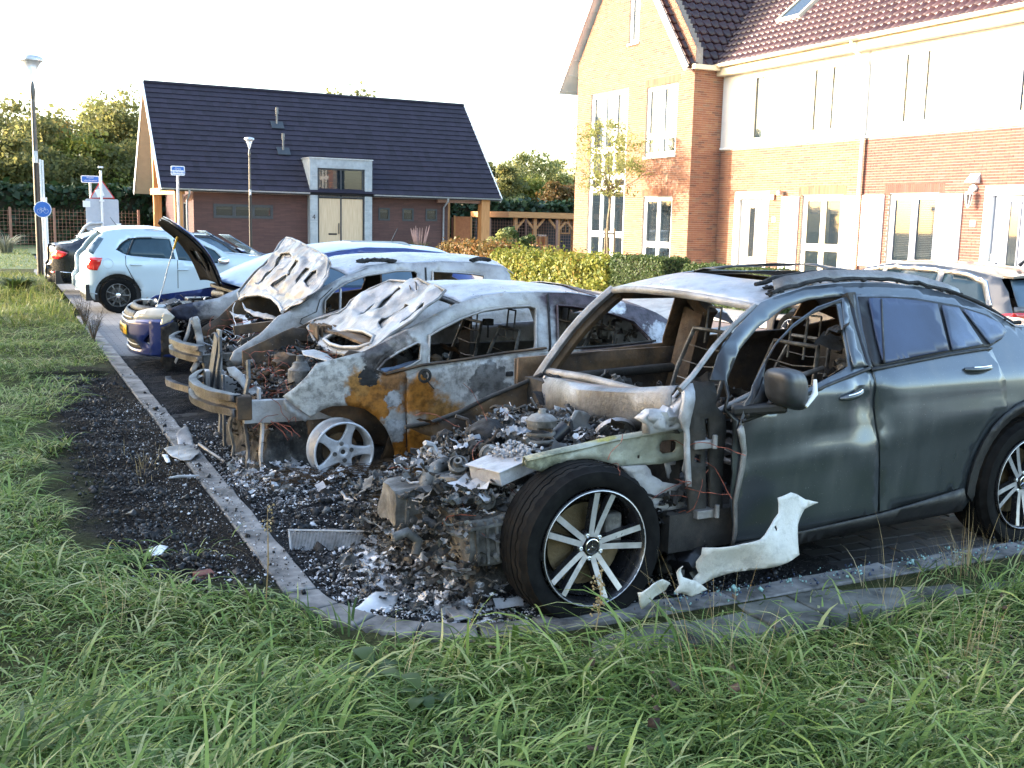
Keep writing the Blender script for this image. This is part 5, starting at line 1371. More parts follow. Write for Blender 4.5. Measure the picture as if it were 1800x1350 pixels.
def junk(parent, box, n_, size, mats, seed=0, name='charred_parts', kinds='glctpfftf', density=None):
 """heap of small charred car parts filling a box"""
 rr = random.Random(seed); mb = MB(); k_ = len(mats)
 for i in range(n_):
  c = Vector([rr.uniform(box[0][j], box[1][j]) for j in range(3)])
  if density and not density(c): continue
  s = size*rr.uniform(.35, 1.3); mb.mat(rr.randrange(k_)); kd = rr.choice(kinds)
  M = Matrix.Translation(c) @ Matrix.Rotation(rr.uniform(0, 6.3), 4, 'Z') @ Matrix.Rotation(rr.uniform(-.7, .7), 4, 'X') @ Matrix.Rotation(rr.uniform(-.6, .6), 4, 'Y')
  if kd == 'b': mb.cbox((0, 0, 0), (s*rr.uniform(.6, 2), s*rr.uniform(.4, 1), s*rr.uniform(.2, .7)), M)
  elif kd == 'l': lump(mb, c, (s*.6, s*rr.uniform(.4, .7), s*rr.uniform(.3, .6)), rr.random()*50, 1, .5)
  elif kd == 'c':
   r_ = s*rr.uniform(.2, .45); mb.lathe([(0, -s*.4), (r_, -s*.4), (r_, -s*.1), (r_*.8, -s*.08), (r_*.8, s*.2), (r_*.4, s*.22), (r_*.35, s*.4), (0, s*.4)], M, 10)
  elif kd == 't':
   pts = [M @ Vector((-s+2*s*t/4, s*.3*math.sin(t*1.3+rr.random()), s*.2*math.cos(t*1.7))) for t in range(5)]; mb.tube(pts, s*rr.uniform(.05, .16), 6)
  elif kd == 'g':
   a, b, h = s*rr.uniform(.5, 1), s*rr.uniform(.3, .6), s*rr.uniform(.25, .5); mb.cbox((0, 0, 0), (a, b, h), M)
   for q in range(4): mb.cbox((-a*.4+a*.27*q, 0, 0), (a*.05, b*1.15, h*1.2), M)
   mb.lathe([(0, h*.5), (b*.3, h*.5), (b*.3, h*.8), (b*.18, h*.8), (b*.16, h*.55), (0, h*.55)], M, 8)
  elif kd == 'f':
   a = s*rr.uniform(.5, 1.1); b = s*rr.uniform(.4, .9); sd_ = rr.random()*90
   q = [M @ Vector((-a+2*a*u/5+s*.25*nz(u*1.3, v, sd_), -b+2*b*v/5+s*.25*nz(u, v*1.3, sd_+5), s*.55*nz(u*.8, v*.8, sd_)+s*.3*nz(u*1.7, v*1.7, sd_))) for v in range(6) for u in range(6)]
   mb.add(q, [(v*6+u, v*6+u+1, v*6+u+7, v*6+u+6) for v in range(5) for u in range(5) if rr.random() > .12])
  elif kd == 'p':
   a = s*rr.uniform(.5, 1.2); b = s*rr.uniform(.3, .9); q = [M @ Vector((-a+2*a*u/4, -b+2*b*v/3, s*.3*nz(u*.9+i, v*.9, i))) for v in range(4) for u in range(5)]
   mb.add(q, [(v*5+u, v*5+u+1, v*5+u+6, v*5+u+5) for v in range(3) for u in range(4)])
 return setp(mb.build(name, mats, parent, smooth=30), kind='stuff')
def beam(name, fx, ya, yb, prof, mt, parent, n_=26, tilt=0.0, wob=.006, seed=0):
 """profile [(dx, z)] swept along y following x = fx(y)"""
 V = []; k = len(prof)
 for i in range(n_+1):
  y = ya+(yb-ya)*i/n_
  for dx, z in prof: V.append((fx(y)+dx+wob*nz(y*6, z*9, seed), y, z+tilt*y+wob*1.3*nz(y*5, dx*9, seed+4)))
 F = [(i*k+j, i*k+j+1, i*k+k+j+1, i*k+k+j) for i in range(n_) for j in range(k-1)]
 mb = MB(); mb.add(V, F); return mb.build(name, mt, parent, smooth=35, solid=.005)
def heap(car, x0, x1, y0, y1, H, mat_, name='collapsed_remains', step=.018, amp=.05, base=.02, seed=0, edge=.20):
 """continuous crust of melted and collapsed parts: fine ridged relief over the height function H(x, y)"""
 xs_ = np.arange(x0, x1, step); yy_ = np.arange(y0, y1, step); V = []
 for y in yy_:
  for x in xs_:
   e = min(x-x0, x1-x, y-y0, y1-y); k = min(1, max(0, e)/(edge*(1+.6*noise.noise(Vector((x*6, y*6, seed+9))))))**.8
   n1 = noise.noise(Vector((x*5, y*5, seed))); n2 = 1-2*abs(noise.noise(Vector((x*11, y*11, seed+3)))); n3 = 1-2*abs(noise.noise(Vector((x*26, y*26, seed+7)))); n4 = noise.noise(Vector((x*55, y*55, seed)))
   c_ = noise.cell(Vector((x*14, y*14, seed)))
   h = H(x, y)+amp*(n1*1.2+n2*.8+n3*.55+n4*.35+(c_-.5)*.7)
   V.append((x+.012*noise.noise(Vector((x*40, y*40, 1))), y+.012*noise.noise(Vector((y*40, x*40, 5))), base+(max(base, h)-base)*k))
 nx_ = len(xs_); ny_ = len(yy_); ii = (np.arange(ny_-1)[:, None]*nx_+np.arange(nx_-1)[None]).ravel()
 return np_mesh(name, V, np.stack([ii, ii+1, ii+nx_+1, ii+nx_], 1), mat_, car.t, smooth=False)
def coil(mb, p0, p1, r_, turns, w_, n=14):
 p0 = Vector(p0); p1 = Vector(p1); d = (p1-p0); L = d.length; d.normalize(); a = d.orthogonal().normalized(); b = d.cross(a)
 pts = [p0+d*L*i/(turns*n)+(a*math.cos(2*PI*i/n)+b*math.sin(2*PI*i/n))*r_ for i in range(turns*n+1)]; mb.tube(pts, w_, 6)
def seatframe(parent, x, y, z, mat_, h=.62):
 """bare steel skeleton of a burnt-out seat"""
 t = MB(); w_ = .22
 bk = .18
 t.tube([(x, y-w_, z), (x+bk*.6, y-w_, z+h*.6), (x+bk, y-w_*.75, z+h), (x+bk, y+w_*.75, z+h), (x+bk*.6, y+w_, z+h*.6), (x, y+w_, z)], .014, 6)
 t.tube([(x, y-w_, z), (x-.42, y-w_, z+.04), (x-.45, y+w_, z+.04), (x, y+w_, z), (x, y-w_, z)], .014, 6)
 for dy in (-.06, .06): t.tube([(x+bk, y+dy, z+h-.08), (x+bk+.02, y+dy, z+h+.14)], .007, 5)
 t.tube([(x+bk+.02, y-.06, z+h+.14), (x+bk+.02, y+.06, z+h+.14)], .007, 5)
 for k in range(5): zz = .1+k*.1; t.tube([(x+zz/h*bk, y-w_*.9, z+zz), (x+zz/h*bk+.02, y, z+zz-.02), (x+zz/h*bk, y+w_*.9, z+zz)], .004, 4)
 for k in range(4): t.tube([(x-.08-k*.09, y-w_, z+.03), (x-.08-k*.09, y, z), (x-.08-k*.09, y+w_, z+.03)], .004, 4)
 return t.build('seat_frame', mat_, parent, smooth=60)
# the dark grey coupe SUV, front burnt away
V1 = Car('wrecked_suv', 'grey blue coupe SUV with its whole front burnt away, nearest wreck at the right', 'car wreck', 2.24, 4.75, 0, R(2.5), W=.945, Wr=.545, zb=.98, zr=1.5, xf=-1.2, xr=3.85, rf=.4, rr=.9, kr=.62, group='burnt-out cars parked side by side')
C8 = dict(o=(1200, 460), k=2.5); C7 = dict(o=(860, 620), k=2.597)
def dent(x, z):
 y = 0
 y += .009*math.exp(-((z-(.62+.10*(x-.9)))/.05)**2)*(1 if x > .7 else 0)
 c = V1dent
 for (cx, cz, sx_, sz, a) in c: y += a*math.exp(-((x-cx)/sx_)**2-((z-cz)/sz)**2)
 if 1.2 < x < 2.1 and z < 1.0: y += .0018*nz(x*5, z*4, 0)+.0012*nz(x*11, z*9, 3)
 return y
_a = V1.hit(1200+800/2.5, 460+620/2.5); _b = V1.hit(1200+880/2.5, 460+640/2.5); _h = V1.hit(1200+740/2.5, 460+590/2.5)
V1dent = [(_a[0], _a[1], .09, .16, -.045), (_a[0]-.12, _a[1]+.06, .05, .05, .02), (_b[0], _b[1]-.02, .06, .15, -.035), (_a[0]-.26, _a[1]-.12, .16, .05, -.013), (_a[0]+.02, _a[1]-.30, .10, .10, .015)]
door_f = V1.tr([(250,690),(268,620),(300,540),(335,470),(400,355),(480,268),(580,197),(700,155),(745,143),(762,290),(800,430),(815,462),(832,520),(845,600),(852,720),(850,970),(845,1098),(700,1135),(520,1180),(205,1240),(215,1050),(250,900),(262,830),(240,720)], **C8)
win_f = V1.tr([(345,600),(345,520),(352,440),(400,362),(470,292),(560,228),(650,185),(670,185),(684,260),(715,400),(727,456),(620,512),(520,566),(430,612),(352,655)], **C8)
door_r = V1.tr([(752,140),(900,145),(1010,155),(1190,190),(1300,355),(1345,375),(1390,470),(1415,560),(1418,640),(1340,700),(1270,820),(1235,930),(1222,985),(1100,1030),(858,1095),(860,970),(866,700),(862,600),(828,465),(805,400),(772,290)], **C8)
V1.side('front_door', door_f, M_suv, [win_f], .014, .045, disp=dent)
fd = V1.t.children[-1] if len(V1.t.children) else None
V1.side('rear_door', door_r, M_suv, (), .012, .05, disp=dent)
arch = [('L', 2.86+.425*math.cos(R(a)), .36+.425*math.sin(R(a))) for a in (188, 170, 150, 130, 110, 90, 70, 50, 30, 10, -8)]
body = [(345,178),(430,145),(540,112),(700,92),(900,92),(1050,112),(1200,150),(1310,195),(1400,245),(1450,285)]
uni = V1.tr(body+[('L',3.35,1.20),('L',3.62,1.10),('L',3.78,.98),('L',3.84,.7),('L',3.80,.38),('L',3.4,.32)]+arch[::-1]+[('L',2.43,.24)]+[(1215,1080),(1100,1105),(860,1140),(600,1195),(400,1240),(212,1290),(212,1050),(225,700),(185,650),(185,520),(120,520),(160,400),(240,285)], **C8)
opening = V1.tr([(192,650),(196,520),(250,385),(330,290),(440,205),(560,165),(700,150),(725,160),(740,300),(780,440),(760,480),(520,600),(260,700)], **C8)
V1.side('body_side', uni, M_suv, [opening], 0.0, .06, disp=dent)
rl_ = V1.tr([(330,190),(430,150),(540,118),(700,100),(900,102),(1050,120),(1200,158),(1310,203),(1400,250)], **C8)
far = rl_+[(3.35,1.19),(3.62,1.10),(3.78,.98),(3.84,.7),(3.80,.38),(3.4,.32),(2.4,.24),(.62,.24),(.60,.92),(1.70,.98),(1.68,1.02),(1.60,1.30),(rl_[0][0]+.10,1.30)]
V1.side('body_side', far, M_rusty, [[(1.90,1.02),(1.86,1.34),(2.35,1.36),(2.70,1.24),(2.72,1.05)], [(2.85,1.07),(2.84,1.20),(3.12,1.12)]], 0.0, .08, near=False)
band = V1.tr([(762,152),(900,152),(1010,158),(1195,190),(1330,232),(1402,280),(1412,305),(1392,338),(1342,370),(1165,395),(835,463),(815,420),(785,300)], **C8)
V1.side('window_trim', band, M_blackpl, (), .016, .06)
for nm, pts, mt in (('rear_door_window', [(798,158),(900,158),(1000,167),(1098,183),(1148,384),(1000,412),(862,442),(830,320)], M_fog), ('quarter_window', [(1120,188),(1192,200),(1296,358),(1166,383)], M_fog2), ('quarter_window', [(1215,205),(1300,232),(1375,268),(1402,300),(1385,328),(1332,356)], M_fog2)):
 V1.side(nm, V1.tr(pts, **C8), mt, (), .034, .04)
V1.side('window_divider', V1.tr([(846,160),(852,160),(864,440),(857,441)], **C8), M_blackpl, (), .040, .05)
V1.side('belt_moulding', V1.tr([(816,462),(1000,428),(1165,396),(1345,372),(1346,380),(1165,408),(1000,440),(818,476)], **C8), M_blackpl, (), .024, .05)
V1.side('belt_moulding', V1.tr([(250,690),(352,652),(505,585),(620,530),(808,455),(812,468),(620,545),(505,600),(355,668),(250,706)], **C8), M_blackpl, (), .026, .05)
V1.side('window_frame', V1.tr([(258,690),(300,545),(335,470),(400,357),(480,270),(580,199),(700,157),(704,172),(660,182),(560,224),(470,290),(398,362),(352,440),(340,520),(335,560),(290,690)], **C8), M_blackpl, (), .022, .04)
V1.side('mirror_sail', V1.tr([(262,690),(300,600),(340,500),(352,560),(356,640),(350,665)], **C8), M_blackpl, (), .028, .04)
V1.side('pillar_trim', V1.tr([(684,160),(712,152),(730,250),(790,440),(800,452),(738,462),(722,400),(700,300)], **C8), M_suv, (), .024, .04)
V1.side('door_seal', V1.tr([(712,146),(745,143),(770,290),(805,400),(826,462),(818,466),(800,452),(765,330)], **C8), M_black, (), .018, .04)
V1.side('sill', V1.tr([(205,1240),(520,1180),(855,1105),(1222,992),(1232,1040),(1215,1090),(1100,1115),(860,1160),(600,1215),(350,1270),(205,1300)], **C8), M_blackpl, (), .022, .06)
ar = [(2.86+r_*math.cos(R(a)), .36+r_*math.sin(R(a))) for r_, rng_ in ((.425, range(190, -12, -12)), (.487, range(-10, 192, 12))) for a in rng_]
V1.side('arch_trim', ar, M_blackpl, (), .020, .05)
V1.side('door_edge', V1.tr([(240,712),(250,720),(264,830),(256,900),(222,1050),(208,1240),(198,1240),(208,1050),(236,900),(246,830),(226,735)], **C8), M_bare, (), .03, .04)
for q0, q1 in (((682,600),(772,562)), ((1228,472),(1340,460))):
 a = V1.hit(1200+q0[0]/2.5, 460+q0[1]/2.5); b = V1.hit(1200+q1[0]/2.5, 460+q1[1]/2.5); pts = []
 for i in range(7):
  t = i/6; x = a[0]+(b[0]-a[0])*t; z = a[1]+(b[1]-a[1])*t; pts.append((x, -V1.S(x, z)-.016-.035*math.sin(PI*t)**.6, z))
 mb = MB(); mb.tube(pts, [.010, .016, .017, .017, .017, .016, .010], 10); o = mb.build('door_handle', M_suv, V1.t, smooth=60)
 MB().tube([(p[0], p[1]-.008, p[2]+.012) for p in pts[1:-1]], .005, 6).build('chrome_strip', M_chrome, o, smooth=60)
c = V1.hit(1200+435/2.5, 460+552/2.5, .12); mb = MB(); b = bmesh.new(); bmesh.ops.create_icosphere(b, subdivisions=4, radius=1)
vs = []
for v in b.verts:
 p = v.co.copy(); p = Vector((math.copysign(abs(p.x)**.5, p.x), math.copysign(abs(p.y)**.7, p.y), math.copysign(abs(p.z)**.55, p.z)))
 xx = p.x*.105; zz = p.z*.092*(1.0+.10*p.x)-.02*p.x; vs.append((c[0]+xx-.22*p.z*.05, -V1.W-.12+p.y*.10+xx*.35, c[1]+zz))
mb.add(vs, [tuple(v.index for v in f.verts) for f in b.faces]); b.free()
mr = mb.build('wing_mirror', M_mirror, V1.t, smooth=80)
mb = MB(); mb.tube([(c[0]+.05, -V1.W-.20, c[1]-.075), (c[0]+.11, -V1.W-.19, c[1]-.02), (c[0]+.125, -V1.W-.17, c[1]+.04)], [.008, .014, .008], 8); mb.build('indicator_strip', M_white, mr, smooth=60)
mb = MB(); mb.bar((c[0]-.16, -V1.W+.06, c[1]-.12), (c[0]+.03, -V1.W-.10, c[1]-.09), .10, .05); mb.build('mirror_arm', M_blackpl, mr, bevel=.015)
rail = V1.tr([(330,187),(430,145),(540,112),(640,98),(760,92),(900,95),(1050,112),(1200,150),(1310,195),(1400,245),(1450,285)], **C8)+[(3.35, 1.20), (3.62, 1.10), (3.80, 1.0)]
x0 = rail[0][0]
V1.roof('roof', rail, M_roofw, .038, holes=[[(x0+.34, -.60), (x0+1.05, -.62), (x0+1.05, .62), (x0+.34, .60)]], disp=lambda x, y: .012*nz(x*3, y*3, 2), endcurve=(.10, 0))
V1.roof('roof_rear_skin', [(a, b+.004) for a, b in rail if a > x0+1.3], M_suv, .040)
mb = MB()
def rp(x, v, up=0.0): z = V1.rail_z(rail, x); return Vector((x, V1.S(x, z)*v, z+.038*(1-abs(v)**2.2)+up))
V_ = [rp(x0+.36+.66*i/8, -.55+1.1*j/8, .008+.015*math.sin(PI*j/8)+.012*i/8+.01*nz(i*.7, j*.8)) for i in range(9) for j in range(9)]
mb.add(V_, [(i*9+j, i*9+j+1, i*9+j+10, i*9+j+9) for i in range(8) for j in range(9-1)]);
mb2 = MB(); mb2.v = mb.v; mb2.f = [f for n_, f in enumerate(mb.f) if (n_ % 8) > 4 or n_//8 > 5]; mb2.mi = [0]*len(mb2.f)
mb2.build('sunroof_remains', M_black, V1.t, smooth=60, solid=.008)
mb = MB(); rr_ = random.Random(4)
for v_, n_ in ((-1.0, 26), (-.80, 22)):
 pts = []; rs = []
 for i in range(n_+1):
  x = x0+.12+(1.75 if v_ < -.9 else 1.5)*i/n_; pts.append(rp(x, v_*(.97+.01*nz(i*.8, 2)), .018+.016*nz(i*.9, v_*3)+(.02 if v_ > -.9 else 0))); rs.append(.010+.010*abs(nz(i*1.3, v_)))
 mb.tube(pts, rs, 6)
for i in range(70):
 x = x0+.1+1.7*rr_.random(); v_ = -rr_.uniform(.78, .99); lump(mb, rp(x, v_, .012), (.03*rr_.random()+.006, .012, .010), i, 1, .6)
mb.build('torn_roof_trim', M_soot, V1.t)
mb = MB(); pts = [(rp(x0+.15+1.35*i/14, -.97, .012), rp(x0+.18+1.35*i/14, -.88, .055+.012*nz(i*.7, 1))) for i in range(15)]
mb.add([p for q in pts for p in q], [(2*i, 2*i+1, 2*i+3, 2*i+2) for i in range(14)]); mb.build('bent_roof_moulding', M_bare, V1.t, smooth=60, solid=.004)
f0 = rp(x0, -.97); f1 = rp(x0, .97)
MB().tube([rp(x0-.10*(1-v*v), v*.97, -.02) for v in np.linspace(-1, 1, 13)], .022, 6).build('roof_header', M_bare, V1.t, smooth=60)
c0 = V1.tr([(60,530)], **C8)[0]
pf0 = Vector((c0[0]-.1, .72, .98));
cowlF = V1.plane(948, 668, (0, .70, 0), (0, 1, 0)); _ = ('cowl far', cowlF, 'near', c0, 'roof', x0, rail[0])
pA = Vector((cowlF.x, .74, cowlF.z)); pB = rp(x0, .97, -.01)
fpts = [pA.lerp(pB, t)+Vector((0, 0, .05*math.sin(PI*t))) for t in np.linspace(0, 1, 8)]
V1.tube('far_pillar', fpts, .027, M_bare, n=6); V1.tube('far_pillar_inner', [p+Vector((.05, .01, -.04)) for p in fpts], .034, M_rusty, n=6)
npts = V1.tr([(0,560),(55,500),(150,372),(230,282),(330,189)], **C8)
V1.tube('pillar_flange', [(p[0], -V1.S(p[0], p[1])+.02, p[1]-.006) for p in npts], .014, M_bare, n=6)
post_o = V1.tr([(60,540),(180,535),(186,640),(232,690),(236,760),(215,1000),(205,1250),(66,1262),(62,900),(75,640)], o=(1200,460), k=2.5)
V1.side('hinge_pillar', post_o, M_char, [V1.tr(h, **C8) for h in ([(95,860),(125,862),(125,900),(95,898)], [(140,700),(160,700),(165,1100),(145,1100)])], -.07, .06, solid=.02)
V1.side('hinge_pillar_front', V1.tr([(30,545),(75,540),(80,650),(60,740),(66,900),(70,1000),(52,1000),(46,760),(22,700)], **C8), M_ash, (), -.05, .04, solid=.02)
for zz in (.85, .45):
 q = V1.hit(1200+130/2.5, 460+(815 if zz > .6 else 1120)/2.5); MB().cbox((q[0], -.86, q[1]), (.11, .06, .04)).tube([(q[0]+.05, -.90, q[1]-.02), (q[0]+.05, -.90, q[1]+.045)], .013, 8).build('door_hinge', M_bare, V1.t, bevel=.004)
M_cowl = burnt('scorched_cowl', [(.25, (.06, .055, .055)), (.5, (.20, .205, .215)), (.8, (.40, .42, .48))], soot=.5, rough=.38, metal=.5, offs=61)
cn = Vector((c0[0]-.02, -.78, c0[1]-.06)); cf = Vector((cowlF.x+.02, .72, cowlF.z-.01))
mb = MB(); nn = 20
for i in range(nn+1):
 t = i/nn; p = cf.lerp(cn, t); bow = .13*math.sin(PI*t); w_ = .015*math.sin(t*7)
 mb.v += [(p.x-bow+.09, p.y, p.z+.015+w_*.6), (p.x-bow, p.y, p.z+.02+w_), (p.x-bow-.03, p.y, p.z-.01), (p.x-bow-.03, p.y, p.z-.13), (p.x-bow+.03, p.y, p.z-.20)]
mb.f = [(i*5+j, i*5+j+1, i*5+j+6, i*5+j+5) for i in range(nn) for j in range(4)]; mb.mi = [0]*len(mb.f)
mb.build('cowl_beam', M_cowl, V1.t, smooth=50, solid=.006)
MB().box((.56, -.70, .28), (.62, .74, .84)).build('firewall', M_char, V1.t)
MB().box((.45, -.80, .24), (3.4, .80, .30)).box((.45, -.86, .24), (2.4, -.80, .42)).box((.45, .80, .24), (2.4, .86, .45)).box((.6, -.13, .3), (2.2, .13, .5)).build('floor_pan', M_char, V1.t)
MB().cbox((3.3, 0, .65), (.8, 1.5, .7)).build('luggage_bay', M_char, V1.t)
V1.side('far_door_inner', [(.60, .40), (1.72, .40), (1.78, .96), (1.2, .95), (.60, .93)], M_rusty, (), -.03, .12, near=False, solid=.03)
V1.tube('far_door_rib', [(.62, .80, .80), (1.75, .80, .84)], .03, M_char); V1.tube('far_door_rib', [(.62, .82, .62), (1.75, .82, .66)], .035, M_rusty)
bpt = V1.yat(1215, 545, .66); bpb = V1.yat(1185, 690, .80)
V1.bar('far_centre_pillar', [(bpb.x+.06, .80, .35), (bpb.x+.03, .78, bpb.z+.02), (bpt.x+.05, .64, bpt.z), (bpt.x+.06, .60, bpt.z+.05)], .11, .17, M_rusty)
V1.bar('near_centre_pillar', [(1.80, -.82, .35), (1.80, -.82, .95), (1.72, -.60, 1.40)], .10, .08, M_char)
for y_ in (-.36, .36): seatframe(V1.t, 1.45, y_, .52, M_cast, .60)
seatframe(V1.t, 2.25, -.4, .55, M_cast, .5); seatframe(V1.t, 2.25, .35, .55, M_cast, .5)
V1.tube('dash_crossbar', [(.70, -.80, .86), (.72, -.3, .88), (.72, .3, .88), (.70, .78, .86)], .028, M_bare)
V1.tube('loose_bar', [(.72, -.62, .78), (1.15, -.62, .93), (1.60, -.60, 1.02)], .014, M_bare)
junk(V1.t, ((.55, -.7, .45), (1.0, .6, .92)), 90, .09, [M_char, M_cast, M_soot, M_ash], 3, 'dashboard_remains')
junk(V1.t, ((1.1, -.72, .4), (2.3, .6, .8)), 110, .10, [M_char, M_soot, M_cast], 5, 'seat_remains')
junk(V1.t, ((1.55, -.75, .85), (1.85, -.62, 1.25)), 30, .07, [M_char, M_soot, M_cast], 6, 'belt_remains')
def near_panel(name, pts, y_, mat_, holes=(), disp=None, solid=.008, d=.035, **kw): return V1.pxpanel(name, pts, (0, y_, 0), (0, -1, 0), mat_, 860*0+kw.get('o', (860, 620)) if False else (860, 620), 2.597, holes, disp, d, solid)
rgh = lambda p: .012*nz(p.x*9, p.z*9, 1)+.006*nz(p.x*22, p.z*22, 4)
near_panel('wing_rail', [(165,495),(300,462),(440,432),(560,402),(740,372),(940,347),(945,470),(860,492),(780,507),(620,527),(540,500),(470,485),(400,485),(280,520),(240,545),(170,522)], -.74, M_yel, [[(776,420),(790,402),(840,398),(856,412),(855,440),(842,455),(792,462),(778,448)], [(917,405),(934,405),(934,425),(917,425)], [(917,440),(934,440),(934,460),(917,460)], [(676,468),(688,468),(688,484),(676,484)]], rgh)
mb = MB(); rl = [V1.yat(860+a/2.597, 620+b/2.597, -.74) for a, b in [(165,492),(300,459),(440,429),(560,399),(740,369),(940,344)]]
for p in rl: mb.v += [(p.x, p.y-.015, p.z-.004), (p.x+.01, p.y+.02, p.z+.006), (p.x+.02, p.y+.055, p.z+.0), (p.x+.02, p.y+.06, p.z-.04)]
mb.f = [(i*4+j, i*4+j+1, i*4+j+5, i*4+j+4) for i in range(len(rl)-1) for j in range(3)]; mb.mi = [0]*len(mb.f); mb.build('wing_rail_flange', M_yel, V1.t, smooth=60, solid=.006)
near_panel('damper_bracket', [(600,520),(720,515),(790,590),(945,615),(942,700),(770,725),(735,680),(690,612),(640,560)], -.77, M_pale, [[(735,520),(800,515),(812,560),(790,585),(745,560)], [(885,655),(905,645),(935,655),(935,690),(900,698)], [(810,632),(822,632),(822,646),(810,646)], [(818,686),(836,686),(836,702),(818,702)]], rgh)
near_panel('bracket_web', [(800,500),(850,495),(850,560),(900,600),(870,610),(815,570)], -.70, M_ash, (), rgh); near_panel('bracket_web', [(890,485),(945,480),(945,590),(905,575),(885,540)], -.76, M_pale, [[(900,545),(930,545),(930,580),(902,578)]], rgh)
near_panel('melted_corner_casting', [(700,302),(735,272),(790,265),(845,275),(870,235),(900,192),(942,200),(942,335),(850,352),(735,372),(728,330)], -.83, M_ash, [[(820,322),(848,322),(848,340),(820,340)]], lambda p: .03*nz(p.x*12, p.z*12, 3), solid=.05)
mb = MB();
for i, (a, b, s) in enumerate([(740,290,.05),(790,285,.055),(760,310,.05),(830,300,.05),(900,230,.045),(920,270,.05),(880,300,.05),(925,205,.04)]):
 p = V1.yat(860+a/2.597, 620+b/2.597, -.80); lump(mb, p, (s, s, s*.7), i*3, 2, .6, 3)
mb.build('melted_alloy', M_ash, V1.t, smooth=60)
near_panel('twisted_shield', [(400,265),(440,272),(470,288),(462,322),(487,350),(486,388),(470,432),(445,438),(392,400),(360,448),(318,463),(350,380)], -.35, M_hoodw, (), lambda p: .05*nz(p.x*6, p.z*6, 5), solid=.004)
near_panel('twisted_shield', [(298,240),(385,268),(362,312),(335,300),(300,305)], -.15, M_hoodw, [[(316,272),(340,276),(338,292),(318,290)]], lambda p: .03*nz(p.x*8, p.z*8, 6), solid=.004)
for a, b, y_, r_, mt, nm in (((560,305),(648,208),-.25,.014,M_yel,'strut'), ((470,350),(578,265),-.30,.020,M_black,'tube'), ((230,455),(350,335),-.42,.035,M_black,'charred_duct'), ((190,205),(240,300),.1,.006,M_bare,'rod'), ((250,110),(420,170),.55,.010,M_bare,'rod')):
 V1.tube(nm, [V1.yat(860+a[0]/2.597, 620+a[1]/2.597, y_), V1.yat(860+b[0]/2.597, 620+b[1]/2.597, y_)], r_, mt)
mb = MB(); a = V1.yat(868, 738, .35); b = V1.yat(922, 746, .35); coil(mb, a, b, .075, 6, .011); mb.build('coil_spring', M_char, V1.t, smooth=60)
mb = MB(); a = V1.yat(952, 750, -.45); b = V1.yat(948, 800, -.45); coil(mb, a, b, .06, 4, .010); mb.build('coil_spring', M_cast, V1.t, smooth=60)
p = V1.yat(1080, 765, -.45)
M_ = Matrix.Translation(p) @ Matrix.Rotation(R(-62), 4, 'X') @ Matrix.Rotation(R(15), 4, 'Y')
MB().lathe([(.105, -.02), (.11, 0), (.10, .012), (.095, .004), (.085, .016), (.07, .006), (.05, .02), (.03, .02), (.025, .07), (0, .07)], M_, 28).build('strut_top', M_bare, V1.t, smooth=30)
p = V1.yat(952, 748, -.45); MB().lathe([(.07, -.03), (.075, 0), (.05, .02), (.02, .03), (.015, .05), (0, .05)], Matrix.Translation(p+Vector((0, 0, .03))), 20).build('strut_top', M_cast, V1.t, smooth=30)
p = V1.yat(888, 822, -.52); M_ = Matrix.Translation(p) @ Matrix.Rotation(R(-12), 4, 'Y') @ Matrix.Rotation(R(12), 4, 'Z')
mb = MB(); mb.box((-.12, -.11, -.03), (.10, .11, .035), M_); mb.box((-.13, -.125, .035), (.11, .125, .043), M_); bt_ = mb.build('alloy_tray', M_ash, V1.t, bevel=.006)
mb = MB();
for i in range(150): lump(mb, M_ @ Vector((random.uniform(.0, .15), random.uniform(-.1, .13), .043+random.random()**2*.04)), (.009, .008, .008), i, 1, .9)
mb.build('melt_crust', M_ash, bt_, smooth=60)
def block(name, pxc, y_, dims, rz, ry, mt, seed, ribs=6, bolts=8, parent=None):
 p = V1.yat(*pxc, y_); M = Matrix.Translation(p) @ Matrix.Rotation(rz, 4, 'Z') @ Matrix.Rotation(ry, 4, 'Y'); L, D, H = dims
 b = bmesh.new(); bmesh.ops.create_cube(b, size=1); bmesh.ops.subdivide_edges(b, edges=b.edges[:], cuts=7, use_grid_fill=True)
 vs = []
 for v in b.verts:
  q = Vector((v.co.x*L, v.co.y*D, v.co.z*H)); k = 1-.13*(abs(v.co.x*2)**6+abs(v.co.z*2)**6); q.y *= k; q.z *= 1-.12*abs(v.co.x*2)**4
  q += Vector((nz(q.x*8, q.y*8, q.z*8+seed), nz(q.x*9, q.z*9, seed+2), nz(q.y*7, q.x*7, seed+4)))*.028; vs.append(M @ q)
 mb = MB(); mb.add(vs, [tuple(v.index for v in f.verts) for f in b.faces]); b.free(); o = mb.build(name, mt, V1.t, smooth=35)
 mb = MB(); rr = random.Random(seed)
 for i in range(ribs):
  x = -L/2+L*(i+.7)/(ribs+.4); mb.box((x-.006, -D/2-.014, -H*.45), (x+.006, -D/2+.03, H*.42), M)
 mb.box((-L*.5, -D/2-.018, H*.30), (L*.5, -D/2+.03, H*.36), M)
 for i in range(bolts):
  T = M @ Matrix.Translation((rr.uniform(-L*.47, L*.47), -D/2-.004, rr.choice((-1, 1))*rr.uniform(.25, .42)*H)) @ Matrix.Rotation(R(90), 4, 'X'); mb.lathe([(.014, 0), (.014, .014), (.009, .014), (.009, .022), (0, .022)], T, 8)
 mb.build('ribs_and_bolts', mt, o, smooth=30); return o, M
block('gearbox', (752, 880), -.15, (.42, .22, .19), .05, R(3), M_cast, 1)
block('engine_block', (868, 932), -.55, (.36, .24, .22), .0, R(-4), M_cast, 7, 7, 12)
block('engine_block', (830, 880), -.28, (.34, .3, .26), .3, R(8), M_cast, 9, 5, 8)
